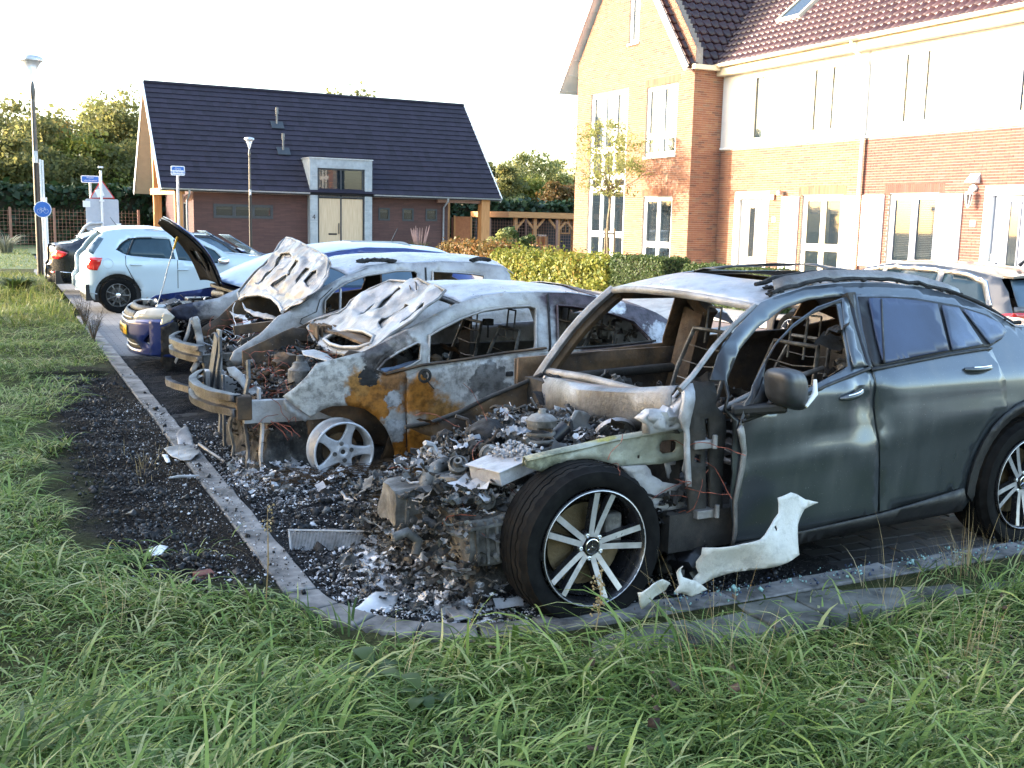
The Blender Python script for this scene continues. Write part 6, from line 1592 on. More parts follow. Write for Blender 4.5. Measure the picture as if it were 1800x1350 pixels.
block('crossmember', (930, 905), -.62, (.14, .18, .24), .1, R(2), M_pale, 11, 2, 5)
mb = MB(); p = V1.yat(855, 770, -.05); lump(mb, p, (.11, .10, .09), 5, 3, .3, 1.6); mb.build('air_box_remains', M_soot, V1.t, smooth=60)
for (a, b, y_, r_, mt, rx) in ((735,845,-.05,.075,M_rusty,70), (805,815,-.30,.045,M_cast,40), (862,800,-.35,.05,M_cast,80), (855,880,-.6,.04,M_cast,60), (805,880,-.5,.035,M_char,90)):
 p = V1.yat(a, b, y_); M_ = Matrix.Translation(p) @ Matrix.Rotation(R(rx), 4, 'X') @ Matrix.Rotation(R(-20), 4, 'Y')
 MB().lathe([(r_, -.03), (r_*1.05, 0), (r_*.85, .006), (r_*.8, -.01), (r_*.5, .0), (r_*.45, .03), (r_*.25, .03), (r_*.2, 0), (0, 0)], M_, 20).build('pulley', mt, V1.t, smooth=35)
V1.tube('exhaust_elbow', [V1.yat(745, 858, -.2), V1.yat(752, 838, -.2), V1.yat(768, 822, -.18), V1.yat(782, 815, -.1)], .036, M_cast)
V1.tube('hose', [V1.yat(690, 945, -.5), V1.yat(715, 935, -.5), V1.yat(735, 950, -.5), V1.yat(730, 975, -.52)], .022, M_cast)
for y_ in (-.46, .46): V1.bar('chassis_rail', [(-.42 if y_ < 0 else -.05, y_, .40), (.45, y_, .46)], .08, .12, M_char)
V1.bar('crossmember', [(-.12, -.62, .26), (-.12, .62, .26)], .12, .08, M_char)
V1.pxpanel('far_wing_rail', [(715,750),(760,742),(805,724),(862,696),(930,668),(950,660),(952,700),(946,735),(905,752),(860,752),(800,764),(770,772),(740,762)], (0, .70, 0), (0, -1, 0), M_rusty, disp=lambda p: .03*nz(p.x*8, p.z*8, 4), d=.04)
V1.tube('rail_edge', [V1.yat(*q, .69) for q in ((712,751),(760,742),(805,725),(862,697),(930,669),(952,658))], .013, M_char)
H1 = lambda x, y: .64+.36*(min(x, .25)+.3)-.40*max(0, y)-.25*max(0, -y-.25)
heap(V1, -.44, .46, -.60, .66, lambda x, y: H1(x, y)-.10, M_crust, seed=3)
dens = lambda c: abs(c.z-(H1(c.x, c.y)-.06)) < .09+.07*nz(c.x*5, c.y*5) or (c.x < -.36 and c.z < H1(c.x, c.y) and c.z > .04) or (c.y < -.50 and c.z < .6)
junk(V1.t, ((-.62, -.70, .10), (.42, .66, .80)), 4200, .044, [M_cast, M_char, M_cast, M_crust, M_char, M_bare, M_ash], 21, 'engine_bay_remains', 'gctpfftfft', dens)
junk(V1.t, ((-.58, -.68, .20), (.42, .4, .70)), 2600, .018, [M_ash, M_cast, M_soot, M_char], 22, 'small_melted_parts', density=dens)
junk(V1.t, ((-.55, -.6, .30), (.40, .6, .80)), 260, .10, [M_cast, M_bare, M_char, M_rusty, M_ash], 25, 'brackets_and_pipes', 'ttgfc', dens)
junk(V1.t, ((-.20, .2, .35), (.42, .62, .66)), 70, .07, [M_soot, M_char, M_rusty], 23, 'battery_remains')
burntwires(V1.t, ((-.5, -.75, .3), (.4, .3, .8)), 40, .25, .0016, M_copper, 'engine_wiring', 5); burntwires(V1.t, ((.5, -.88, .35), (.58, -.82, .75)), 9, .3, .0018, M_copper, 'door_wiring', 6)
junk(V1.t, ((.42, -.80, .2), (.60, -.72, .5)), 40, .06, [M_soot, M_char], 29, 'pillar_remains')
mb = MB(); lump(mb, V1.yat(1240-20, 985, -.80), (.12, .10, .10), 3, 3, .35); mb.build('melted_washer_tank', M_black, V1.t, smooth=50)
def suv_wheel(x, yf, z, steer, rot, charred, camber=0.0, lower=0):
 M = wheel_M(x, yf, z, steer, -1, camber); R_, rr = .362, .262
 w_ = bpy.data.objects.new('wheel', None); link(w_, V1.t); w_.empty_display_size = .05
 tyre(w_, M, R_, rr, .235, .012, burst=.010 if charred else .0)
 rb = rim_base(w_, M, rr, .22, M_rimblk, M_rimblk, .016)
 o = MB().lathe([(rr-.004, .0165), (rr-.007, .0175), (rr-.009, .015)], None, 56).build('rim_lip', M_rimpol, rb, smooth=60); o.data.transform(M)
 disc(w_, M, .185, -.10, M_disc)
 mb = MB().cbox((.13, .05, -.085), (.09, .16, .07)); o = mb.build('brake_caliper', M_cast, w_, bevel=.015); o.data.transform(M)
 for k in range(5):
  a = rot+2*PI*k/5; sp = []
  for s in (-1, 1):
   sp.append((a, .042, .011*s, .026, .250, .043*s, .027, -.026, .005, .034))
  arm_spokes(w_, M, sp, M_rimpol, M_rimblk)
 mb = MB().lathe([(.0, -.022), (.036, -.022), (.038, -.030), (.068, -.032), (.072, -.045), (.07, -.07), (0, -.07)][::-1], None, 32); h = mb.build('hub', M_rimblk, w_, smooth=35); h.data.transform(M)
 mb = MB()
 for k in range(5):
  a = rot+PI/5+2*PI*k/5; mb.lathe([(.011, -.045), (.011, -.022), (.006, -.020), (0, -.024)], Matrix.Translation((.054*math.cos(a), .054*math.sin(a), 0)), 8)
 n_ = mb.build('wheel_bolts', M_steel, h, smooth=35); n_.data.transform(M)
 mb = MB(); mb.lathe([(.034, -.020), (.036, -.014), (.033, -.013), (.031, -.020)], None, 36)
 for k in range(3):
  a = R(90)+2*PI*k/3; c_, s_ = math.cos(a), math.sin(a)
  mb.add([(.032*c_, .032*s_, -.0165), (.0035*math.cos(a+PI/3), .0035*math.sin(a+PI/3), -.018), (0, 0, -.0120), (.0035*math.cos(a-PI/3), .0035*math.sin(a-PI/3), -.018)], [(0, 2, 1), (0, 3, 2)])
 c_ = mb.build('star_badge', M_chrome, h, smooth=30); c_.data.transform(M)
 mb = MB().lathe([(.0352, -.006), (.0352, -.01), (0, -.01)], None, 12)
 return w_, M
suv_wheel(0.0, -.925, .345, R(-1.5), R(6), True, R(-1.5))
suv_wheel(2.86, -.945, .355, 0, R(54), False)
for x in (2.86,):
 w_ = bpy.data.objects.new('wheel', None); link(w_, V1.t); M = wheel_M(x, .93, .35, 0, 1); tyre(w_, M, .36, .26, .235); rim_base(w_, M, .26, .2, M_rimblk, M_rimblk)
mb = MB(); p = V1.yat(941, 976, -.90); lump(mb, p+Vector((.0, .01, 0)), (.035, .028, .05), 8, 3, .25); mb.build('ash_patch', M_cast, V1.t, smooth=60)
ff = thing('fallen_wing', 'scorched white front wing torn off and leaning against the grey SUV sill', 'car part', (0, 0, 0)); ff.location = V1.M @ Vector((1.0, -1.05, 0)); ff.rotation_euler = (0, 0, R(2.5))
FW = Car.__new__(Car); FW.t = ff; FW.M = wm(ff); FW.I = FW.M.inverted()
out_w = [(1410,655),(1440,665),(1480,690),(1530,698),(1470,730),(1420,790),(1390,860),(1380,900),(1320,930),(1220,975),(1130,1010),(1050,1050),(1000,1085),(975,1088),(965,1060),(975,1045),(985,1028),(972,1000),(970,975),(985,935),(985,900),(1100,870),(1200,830),(1280,780),(1335,740),(1342,700),(1340,675),(1370,668)]
FW.pxpanel('wing_skin', out_w, (0, 0, 0), (0, -1, -.15), M_paleferd, (860, 620), 2.597, [[(1293,790),(1305,785),(1308,800),(1298,810)]], lambda p: .05*math.sin((p.x*6+p.z*9))+.03*nz(p.x*6, p.z*6, 2), .03, .004)
FW.pxpanel('wing_skin', [(965,1055),(1000,1085),(975,1095),(920,1110),(880,1100),(840,1088),(868,1060),(862,1010),(878,968),(890,1030),(940,1042)], (-.1, -.03, 0), (0, -1, -.3), M_paleferd, (860, 620), 2.597, (), lambda p: .03*nz(p.x*14, p.z*14, 3), .025, .004)
ww = thing('curled_plate', 'curled pale scrap of sheet metal lying on the kerb behind the front wheel', 'scrap metal', tuple(V1.M @ Vector((.28, -1.12, 0)))); ww.rotation_euler = (0, 0, R(2.5))
FX = Car.__new__(Car); FX.t = ww; FX.M = wm(ww); FX.I = FX.M.inverted()
FX.pxpanel('plate', [(665,1078),(740,1048),(800,1045),(838,1072),(825,1110),(760,1135),(690,1158),(668,1120)], (0, 0, 0), (0, -1, -.6), M_paleferd, (860, 620), 2.597, (), lambda p: .05*math.sin(p.x*16)*.6+.02*nz(p.x*12, p.z*12, 8), .02, .004)
# second wreck: rust and ash coloured hatchback
V2 = Car('wrecked_hatchback', 'burnt-out hatchback with rust orange and ash white flank and bare five-spoke wheel', 'car wreck', 1.986, 6.634+.86, 0, R(1.2), W=.885, Wr=.60, zb=.86, zr=1.27, xf=-.95, xr=3.5, rf=.75, rr=.9, kf=.62, kr=.66, group='burnt-out cars parked side by side')
def pb(car, px, py, r_, colr, *rest): x, z = car.hit(px, py); return ((x, -car.S(x, z), z), r_, colr, *rest)
M_tan = burnt('burnt_tan_sheet', [(.25, (.15, .13, .11)), (.42, (.31, .29, .265)), (.6, (.44, .425, .40)), (.8, (.54, .53, .51))],
 [pb(V2, 575, 690, .24, ASH), pb(V2, 850, 655, .30, ASH), pb(V2, 652, 702, .16, ORA, .2), pb(V2, 630, 672, .09, (.42, .20, .05), .6), pb(V2, 740, 695, .15, ORA, .5), pb(V2, 735, 785, .19, ORA, .3), pb(V2, 700, 800, .13, ORA, .3), pb(V2, 775, 735, .15, (.36, .18, .05), .7), pb(V2, 805, 790, .14, ORA, .4), pb(V2, 690, 660, .10, (.30, .14, .05), .5),
     pb(V2, 648, 662, .070, CHA, .12, .5, 10), pb(V2, 690, 760, .09, (.45, .45, .46), .2, .5, 10), pb(V2, 692, 700, .06, (.48, .47, .47), .2, .5, 10), pb(V2, 858, 672, .15, (.20, .19, .18), .12, .3, 5), pb(V2, 665, 612, .13, (.10, .085, .08), .3, .6, 9), pb(V2, 700, 592, .1, (.22, .18, .15), .5, .6, 9),
     pb(V2, 1075, 545, .55, PUR, .35, .4, 3), pb(V2, 1150, 600, .35, (.09, .075, .09), .4, .5, 4), pb(V2, 1075, 525, .12, (.60, .60, .62), .2, .7, 9), pb(V2, 1160, 590, .12, (.45, .46, .48), .3, .8, 12)], soot=.15, speck=.35, rough=.5, rusty=.3)
roofl2 = [(672,604),(696,590),(738,570),(772,552),(810,532),(836,522),(880,515),(940,514),(964,514),(1000,515),(1040,520),(1070,526),(1100,534),(1148,548),(1162,554),(1176,564),(1194,580)]
fender2 = [(497,697),(520,680),(540,660),(556,639),(600,628),(640,617),(662,607),(690,594),(698,604),(668,630),(656,650),(664,658),(688,658),(711,650),(712,690),(713,760),(715,818),(703,828),(694,822),(694,808),(692,790),(686,770),(676,750),(660,732),(640,718),(612,713),(584,714),(566,720),(548,734),(522,716)]
wrk = lambda x, z: .007*nz(x*5, z*5, 2)+.004*nz(x*13, z*11, 6)
V2.side('front_wing', V2.tr(fender2), M_tan, (), .004, .04, disp=wrk, solid=.006)
V2.side('wing_lip', V2.tr([(500,703),(520,718),(548,736),(538,742),(520,734),(502,722)]), M_hoodw, (), -.02, .03)
door2 = V2.tr([(714,662),(740,650),(820,636),(880,627),(945,619),(962,617),(965,650),(968,720),(960,790),(890,806),(800,812),(717,822),(715,760)])
def d2(x, z):
 hx, hz = V2.hit(745, 660); kx, kz = V2.hit(910, 655)
 return wrk(x, z)-.02*math.exp(-((x-kx)/.10)**2-((z-kz)/.04)**2)-.02*math.exp(-((x-hx)/.035)**2-((z-hz)/.035)**2)+.015*math.exp(-((x-hx)/.06)**2-((z-hz)/.06)**2)
V2.side('front_door', door2, M_tan, (), .012, .04, disp=d2, solid=.008)
rdoor2 = V2.tr([(969,617),(1025,611),(1080,607),(1150,600),(1185,600),(1190,640),(1170,700),(1100,760),(1000,790),(966,795),(971,700)])
V2.side('rear_door', rdoor2, M_tan, (), .012, .05, disp=wrk, solid=.008)
w2a = [(752,639),(754,590),(774,578),(810,560),(850,546),(890,540),(930,538),(941,542),(941,612),(880,622),(820,631)]
w2b = [(978,536),(1004,538),(1040,543),(1076,552),(1112,564),(1134,586),(1146,600),(1080,607),(1024,611),(980,614)]
w2c = [(662,650),(676,634),(700,618),(732,602),(739,604),(738,632),(722,642),(700,650),(676,656)]
tail2 = [('L',3.42,.95),('L',3.5,.7),('L',3.48,.35),('L',3.1,.3)]+[('L', 2.60+.34*math.cos(R(a)), .25+.34*math.sin(R(a))) for a in range(0, 181, 20)]+[('L',2.1,.2)]
body2 = V2.tr(roofl2+tail2+[('L',.55,.18),(714,820),(712,690),(660,660),(655,645),(662,620)])
V2.side('body_side', body2, M_tan, [V2.tr(w2a), V2.tr(w2b), V2.tr(w2c)], 0, .05, disp=wrk, solid=.03)
V2.side('body_side', body2, M_hoodg, [V2.tr(w2a), V2.tr(w2b), V2.tr(w2c)], 0, .07, near=False, solid=.03)
for w_ in (w2a, w2b, w2c):
 pl = V2.tr(w_); pts = [(p[0], -V2.S(*p)-.012, p[1]) for p in pl+[pl[0]]]; MB().tube(pts, .009, 6, False).build('window_frame', M_tan, V2.t, smooth=60)
pl = V2.tr([(676,657),(740,641),(820,630),(880,620),(958,611)]); MB().tube([(p[0], -V2.S(*p)-.02, p[1]) for p in pl], .010, 6).build('belt_strip', M_rusty, V2.t, smooth=60)
pl = V2.tr([(980,613),(1024,610),(1080,606),(1150,598)]); MB().tube([(p[0], -V2.S(*p)-.02, p[1]) for p in pl], .008, 6).build('belt_strip', M_char, V2.t, smooth=60)
V2.side('frame_gap', V2.tr([(960,516),(963,516),(966,617),(963,617)]), M_soot, (), .016, .05)
V2.side('melted_glass', V2.tr([(664,648),(690,645),(720,636),(738,632),(736,641),(700,652),(676,658)]), M_fog2, (), .0, .03, disp=lambda x, z: .01*nz(x*30, z*30))
mb = MB(); hx, hz = V2.hit(745, 660); T = Matrix.Translation((hx, -V2.S(hx, hz)-.012, hz)) @ Matrix.Rotation(R(90), 4, 'X')
mb.lathe([(.045, -.005), (.05, .006), (.035, .010), (.03, .002), (.015, .002), (.014, .02), (0, .02)], T, 18); mb.tube([(hx, -V2.S(hx, hz)-.02, hz), (hx+.02, -V2.S(hx, hz)-.05, hz-.05), (hx+.06, -V2.S(hx, hz)-.04, hz-.09)], .004, 5); mb.build('mirror_stub', M_char, V2.t, smooth=50)
mb = MB(); kx, kz = V2.hit(895, 657); mb.cbox((kx, -V2.S(kx, kz)-.0, kz), (.06, .03, .035)); kx2, kz2 = V2.hit(938, 648); mb.cbox((kx2, -V2.S(kx2, kz2), kz2), (.05, .03, .03)); mb.build('handle_recess', M_soot, V2.t, bevel=.008)
rail2 = V2.tr(roofl2[4:])+[(3.3, 1.08), (3.42, .95)]
x0 = rail2[0][0]
V2.roof('roof', rail2, M_roofw, .055, disp=lambda x, y: .012*nz(x*3.5, y*3.5, 9)-.02*math.exp(-((x-x0-.75)/.25)**2-((y+.1)/.3)**2), endcurve=(.08, 0))
rear2 = [p for p in rail2 if p[0] > x0+.95]; V2.roof('roof_rear', [(a, b+.004) for a, b in rear2], M_tan, .058, disp=lambda x, y: .012*nz(x*3.5, y*3.5, 9))
fp = V2.tr([(650,622),(690,594),(738,571),(772,553),(810,533)]); V2.bar('pillar_inner', [(p[0], -V2.S(*p)+.03, p[1]-.02) for p in fp], .05, .04, M_tan); V2.bar('pillar_inner', [(p[0], V2.S(*p)-.03, p[1]-.02) for p in fp], .05, .04, M_rusty)
MB().tube([(x0-.08*(1-v*v), v*V2.S(*rail2[0])*.97, rail2[0][1]+.055*(1-abs(v)**2.2)-.02) for v in np.linspace(-1, 1, 11)], .02, 6).build('roof_header', M_bare, V2.t, smooth=60)
bonnet2 = [(544,580),(558,569),(596,553),(611,544),(620,535),(655,518),(690,500),(716,496),(740,497),(756,501),(772,510),(787,518),(776,534),(756,550),(730,570),(700,586),(692,593),(668,612),(640,621),(605,622),(575,616),(556,604)]
hole2 = [(570,597),(588,586),(614,580),(640,583),(658,592),(652,604),(630,611),(600,611),(580,605)]
P0 = Vector((.42, 0, .96)); nrm = Vector((-math.sin(R(33)), 0, math.cos(R(33))))
def ribs2(p):
 q = p-P0; u = q.dot(Vector((math.cos(R(33)), 0, math.sin(R(33))))); v = p.y
 h = .014*math.tanh(3*math.sin(v*13+.6*math.sin(u*4)))*(1 if .12 < u < .62 else .0)*math.exp(-((v)/.62)**6)
 return h*1.2+.02*nz(u*5, v*5, 3)+.012*nz(u*11, v*11, 5)+.02*math.sin(u*2.5)+.03*(abs(v)/.7)**3
h2c = [[(690,520),(700,514),(704,518),(690,530),(676,541),(668,543),(680,530)], [(640,546),(655,534),(662,530),(660,538),(645,548),(636,552)], [(672,566),(690,552),(706,544),(716,546),(700,556),(686,568),(676,574)], [(712,562),(736,546),(744,541),(742,548),(722,562),(710,569)]]
def grow(P_, k): cx = sum(p[0] for p in P_)/len(P_); cy = sum(p[1] for p in P_)/len(P_); return [(cx+(p[0]-cx)*k, cy+(p[1]-cy)*k) for p in P_]
h2c = [grow(h, 1.3) for h in h2c]
V2.pxpanel('bonnet_skin', grow(bonnet2, .93), P0-nrm*.028, nrm, M_bare, holes=[grow(hole2, 1.15)], disp=ribs2, d=.03, solid=0)  # darker metal under the slots puts recess shade into the colour
V2.pxpanel('bonnet', bonnet2, P0, nrm, M_hoodw, holes=[hole2]+h2c, disp=ribs2, d=.022, solid=.010)
q = [V2.plane(a, b, P0, nrm) for a, b in bonnet2]; q = [p_+nrm*ribs2(p_) for p_ in q]; MB().tube([q[i].lerp(q[(i+1) % len(q)], t) for i in range(len(q)) for t in (0, .5)]+[q[0]], .011, 6, False).build('bonnet_hem', M_bare, V2.t, smooth=60)
q = [V2.plane(a, b, P0+nrm*.01, nrm) for a, b in hole2]; MB().tube(q+[q[0]], .016, 8, False).build('bonnet_rim', M_hoodw, V2.t, smooth=60)
q = [V2.plane(a, b, P0+nrm*.03, nrm) for a, b in ((722,508),(718,497),(724,490),(731,497),(732,509))]; MB().tube(q, .005, 6).build('bonnet_striker', M_rusty, V2.t, smooth=60)
MB().box((.42, -.74, .2), (.50, .74, .80)).build('firewall', M_char, V2.t); MB().box((.45, -.80, .15), (3.2, .80, .22)).box((.45, -.82, .2), (3.2, -.76, .7)).box((.45, .76, .2), (3.2, .82, .7)).build('floor_pan', M_char, V2.t)
V2.bar('far_centre_pillar', [(1.62, .74, .3), (1.60, .72, .84), (1.52, .56, 1.24)], .10, .10, M_char); V2.bar('near_centre_pillar', [(1.62, -.74, .3), (1.60, -.74, .84), (1.52, -.57, 1.22)], .08, .05, M_tan)
for y_ in (-.33, .33): seatframe(V2.t, 1.30, y_, .38, M_cast, .56); seatframe(V2.t, 2.15, y_, .42, M_cast, .50)
for p0, p1, k in (((555,598),(700,560),6),): pass
q = V2.yat(772, 540, -.30)
mb = MB(); p = V2.yat(858, 566, -.25); mb.tube([p+Vector((0, 0, -.12)), p], .008, 6); mb.cbox(p, (.07, .06, .05)); mb.build('seat_headrest_block', M_soot, V2.t, bevel=.01)
junk(V2.t, ((.5, -.7, .4), (.95, .7, .84)), 110, .08, [M_char, M_soot, M_rusty, M_cast], 33, 'dashboard_remains'); junk(V2.t, ((1.0, -.7, .25), (2.8, .7, .5)), 120, .1, [M_char, M_soot], 34, 'cabin_remains')
junk(V2.t, ((2.5, -.6, .5), (3.2, .6, .95)), 60, .1, [M_char, M_cast], 35, 'rear_remains')
V2.bar('near_chassis_rail', [(-.60, -.60, .47), (-.30, -.62, .47), (.1, -.64, .48)], .06, .15, M_hoodw); V2.bar('far_chassis_rail', [(-.60, .55, .47), (.4, .55, .5)], .06, .14, M_pale)
V2.bar('chassis_rail', [(-.1, -.60, .50), (.45, -.58, .52)], .08, .16, M_yel)
ys = np.linspace(-.62, .66, 11)
PB = [(.03, .585), (-.022, .580), (-.024, .545), (.010, .535), (.010, .495), (-.024, .487), (-.022, .445), (.03, .440)]
M_beam = burnt('scorched_bumper_beam', [(.3, (.012, .012, .014)), (.5, (.06, .062, .068)), (.75, (.17, .18, .21))], soot=.5, rough=.4, metal=.5, offs=71, rusty=.03)
beam('bumper_beam', lambda y: -.62-.17*(1-(y/.66)**2), -.62, .66, PB, M_beam, V2.t)
MB().cbox((-.60, -.60, .50), (.10, .09, .16)).build('crash_box', M_rusty, V2.t, bevel=.01); MB().cbox((-.55, .58, .50), (.14, .09, .18)).build('crash_box', M_pale, V2.t, bevel=.01)
for (xa, y_, z0, z1, w_, mt, ln) in ((-.56, -.50, .06, .80, .055, M_beam, .04), (-.48, -.58, .08, .62, .05, M_ash, -.02), (-.58, .10, .10, .62, .045, M_beam, .0), (-.56, .36, .15, .86, .06, M_beam, .03), (-.52, .50, .3, .90, .10, M_bare, .0), (-.6, -.25, .10, .48, .035, M_cast, .03)):
 pts = [(xa+ln*math.sin(i*1.4)*.5, y_+ln*math.sin(i), z0+(z1-z0)*i/6) for i in range(7)]; mb = MB()
 for a, b in zip(pts, pts[1:]): mb.bar(a, b, w_, .018, up=(1, 0, 0))
 mb.build('radiator_support', mt, V2.t, bevel=.003)
MB().bar((-.60, .62, .30), (-.55, .42, .86), .12, .02, up=(1, 0, 0)).build('support_plate', M_beam, V2.t)
V2.pxpanel('bent_bracket', [(398,646),(412,644),(425,655),(436,672),(432,690),(420,672),(404,660)], (-.5, .0, .75), (-.3, -1, .1), M_ash, d=.03)
V2.side('inner_wing', [(-.18, .30), (.50, .15), (.56, .55), (.45, .80), (.10, .86), (-.2, .62)], M_rusty, (), -.20, .04, disp=lambda x, z: .05*nz(x*6, z*6, 2), solid=.02)
V2.side('inner_wing', [(-.3, .30), (.55, .20), (.56, .80), (.10, .88), (-.3, .70)], M_rusty, (), -.14, .08, near=False, solid=.02)
V2.side('wheel_arch_liner', [(.33+.0, .05), (.47, .1), (.50, .4), (.40, .58), (.2, .66), (0, .64), (0, .56), (.15, .57), (.30, .48), (.38, .3)], M_rusty, (), -.10, .04, disp=lambda x, z: .04*nz(x*8, z*8, 7), solid=.02)
p = V2.yat(528, 632, -.35); MB().lathe([(.09, -.2), (.085, -.05), (.06, -.03), (.05, .0), (.03, .01), (.025, .05), (0, .05)], Matrix.Translation(p+Vector((0, 0, -.02))), 18).build('strut_tower', M_cast, V2.t, smooth=40)
mb = MB(); lump(mb, V2.yat(505, 640, 0), (.10, .10, .08), 7, 3, .45); mb.build('expansion_tank_remains', M_rusty, V2.t, smooth=60)
H2 = lambda x, y: .60+.30*(x+.3)+.04*math.sin(y*5)
heap(V2, -.50, .44, -.58, .60, lambda x, y: H2(x, y)-.10, M_crust, seed=9)
dens2 = lambda c: abs(c.z-H2(c.x, c.y)+.05) < .10+.07*nz(c.x*5, c.y*5) or (c.x < -.38 and c.z < H2(c.x, c.y))
junk(V2.t, ((-.48, -.52, .12), (.42, .52, .88)), 2000, .045, [M_soot, M_char, M_cast, M_rusty, M_soot], 41, 'engine_remains', density=dens2); junk(V2.t, ((-.45, -.6, .32), (.2, .3, .80)), 1400, .02, [M_ash, M_cast, M_soot, M_copper], 42, 'small_melted_parts', density=dens2)
burntwires(V2.t, ((-.42, -.55, .45), (.3, .3, .80)), 70, .22, .0020, M_copper, 'engine_wiring', 8); burntwires(V2.t, ((-.45, -.68, .35), (-.3, -.60, .6)), 14, .22, .0020, M_copper, 'hanging_wiring', 9)
mb = MB();
for k in range(14): x = .28+.01*k; mb.box((.20+k*.035, .40, .80), (.212+k*.035, .62, .92))
mb.build('vent_fins', M_rusty, V2.t); V2.bar('cowl_panel', [(.35, -.72, .86), (.30, 0, .90), (.35, .72, .86)], .14, .02, M_rusty)
V2.pxpanel('torn_cowl_strip', [(530,616),(552,614),(575,622),(596,640),(590,646),(572,634),(550,628),(534,624)], (.1, .1, .86), (-.2, -.2, 1), M_hoodw, d=.03)
def ash_wheel(car, x, yf, z, rot=0.0, sg=-1):
 M = wheel_M(x, yf, z, 0, sg); w_ = bpy.data.objects.new('wheel', None); link(w_, car.t); rr = .205
 mb = MB().lathe([(rr, -.004), (rr+.003, .006), (rr-.006, .010), (rr-.014, .004), (rr-.018, -.03), (rr-.03, -.10), (rr-.012, -.165), (rr+.002, -.17)], None, 56); r_ = mb.build('rim', M_rimash, w_, smooth=40, solid=.004); r_.data.transform(M)
 ho = []
 for k in range(5):
  a = rot+2*PI*(k+.5)/5; ca, sa = math.cos(a), math.sin(a)
  pl = [(.075, 0), (.092, -.026), (.135, -.066), (.170, -.082), (.183, -.062), (.189, 0), (.183, .062), (.170, .082), (.135, .066), (.092, .026)]
  pl = smooth_poly(pl, 1); ho.append([(u*ca-v*sa, u*sa+v*ca) for u, v in pl])
 outl = [(.197*math.cos(t), .197*math.sin(t)) for t in np.linspace(0, 2*PI, 49)[:-1]]
 V_, T = tri2d(outl, ho, .014)
 def zf(u, v): r_ = math.hypot(u, v); return -.004-.020*(1-(r_/.197)**2)+(.012*math.exp(-((r_-.035)/.014)**2))
 me = bpy.data.meshes.new('wheel_face'); me.from_pydata([(u, v, zf(u, v)) for u, v in V_], [], T); me.transform(M); f = fin(me, 'wheel_face', M_rimash, w_, 50, solid=.0)
 md = f.modifiers.new('s', 'SOLIDIFY'); md.thickness = .022; md.offset = -1
 mb = MB()
 for k in range(4): a = rot+.5+2*PI*k/4; mb.lathe([(.015, -.03), (.015, .000), (.010, .004), (.006, .0), (0, .0)], Matrix.Translation((.058*math.cos(a), .058*math.sin(a), -.012)), 10)
 n_ = mb.build('wheel_nuts', M_cast, w_, smooth=35); n_.data.transform(M)
 mb = MB().lathe([(.034, -.012), (.032, -.03), (.018, -.032), (.016, -.02), (0, -.02)], None, 20); n_ = mb.build('hub_bore', M_char, w_, smooth=35); n_.data.transform(M)
 disc(w_, M, .12, -.09, M_rusty); return w_
ash_wheel(V2, 0, -.86, .205, R(108-36)); ash_wheel(V2, 2.60, -.86, .205); ash_wheel(V2, 0, .86, .205, 0, 1); ash_wheel(V2, 2.6, .86, .205, 0, 1)
mb = MB(); rr = random.Random(12)
for cx in (-.35, .0, .28):
 for i in range(70):
  a = rr.uniform(-.1, 2.2)+(.5 if cx > 0 else 0); r_ = rr.uniform(.10, .26); c = Vector((cx+rr.uniform(-.08, .08), -.93+rr.uniform(-.15, .12), .0)); pts = []
  for k in range(7): t = k/6*PI*.8+a*.3; pts.append(c+Vector((r_*math.cos(t), rr.uniform(-.015, .015), max(.004, r_*.55*math.sin(t)*rr.uniform(.85, 1)))))
  mb.tube(pts, .0014, 3, False)
setp(mb.build('tyre_cords', plain('rusty_tyre_cord', (.11, .065, .035), .8, .2, var=.4), V2.t), kind='stuff')
# third wreck: pale grey small estate
V3 = Car('wrecked_minivan', 'burnt-out pale grey hatchback with its bonnet folded back against the screen', 'car wreck', 2.18, 10.05, 0, R(.6), W=.885, Wr=.62, zb=.90, zr=1.36, xf=-.9, xr=3.12, rf=.5, rr=.5, kf=.7, kr=.75, group='burnt-out cars parked side by side')
roof3 = [(513,544),(544,524),(578,502),(611,484),(644,473),(650,468),(700,463),(746,461),(800,461),(840,463),(880,467),(888,470)]
tail3 = [(896,482),(899,500),('L',3.10,.8),('L',3.12,.4),('L',2.8,.3)]+[('L', 2.42+.33*math.cos(R(a)), .25+.33*math.sin(R(a))) for a in range(0, 181, 20)]+[('L',1.9,.2)]
b3 = V3.tr([(404,633),(411,618),(456,589),(489,556)]+roof3+tail3+[('L',.42,.2),('L',.45,.62)]+[(540,592),(507,597),(476,606),(456,618),(442,626),(418,643)])
w3a = V3.tr([(570,545),(571,528),(589,509),(611,496),(644,484),(680,479),(700,476),(728,476),(733,481),(734,528),(700,534),(640,545),(600,552),(571,556)]); w3b = V3.tr([(760,477),(800,479),(832,482),(850,485),(849,512),(800,519),(761,524)])
V3.side('body_side', b3, M_pale, [w3a, w3b], 0, .055, disp=wrk, solid=.02)
V3.side('body_side', b3, M_rusty, [w3a, w3b], 0, .08, near=False, solid=.02)
for w_ in (w3a, w3b): MB().tube([(p[0], -V3.S(*p)-.010, p[1]) for p in w_+[w_[0]]], .010, 6, False).build('window_frame', M_pale, V3.t, smooth=60)
V3.side('door_gap', V3.tr([(746,470),(749,470),(752,530),(749,530)]), M_soot, (), .008, .05)
V3.tube('quarter_divider', [(lambda q: (q[0], -V3.S(*q)+.01, q[1]))(V3.hit(*p)) for p in ((599,508),(598,552))], .012, M_pale)
V3.tube('wing_seam', [(lambda q: (q[0], -V3.S(*q)-.004, q[1]))(V3.hit(*p)) for p in ((584,506),(562,527),(556,548),(530,560),(527,568),(545,576),(570,566))], .004, M_char)
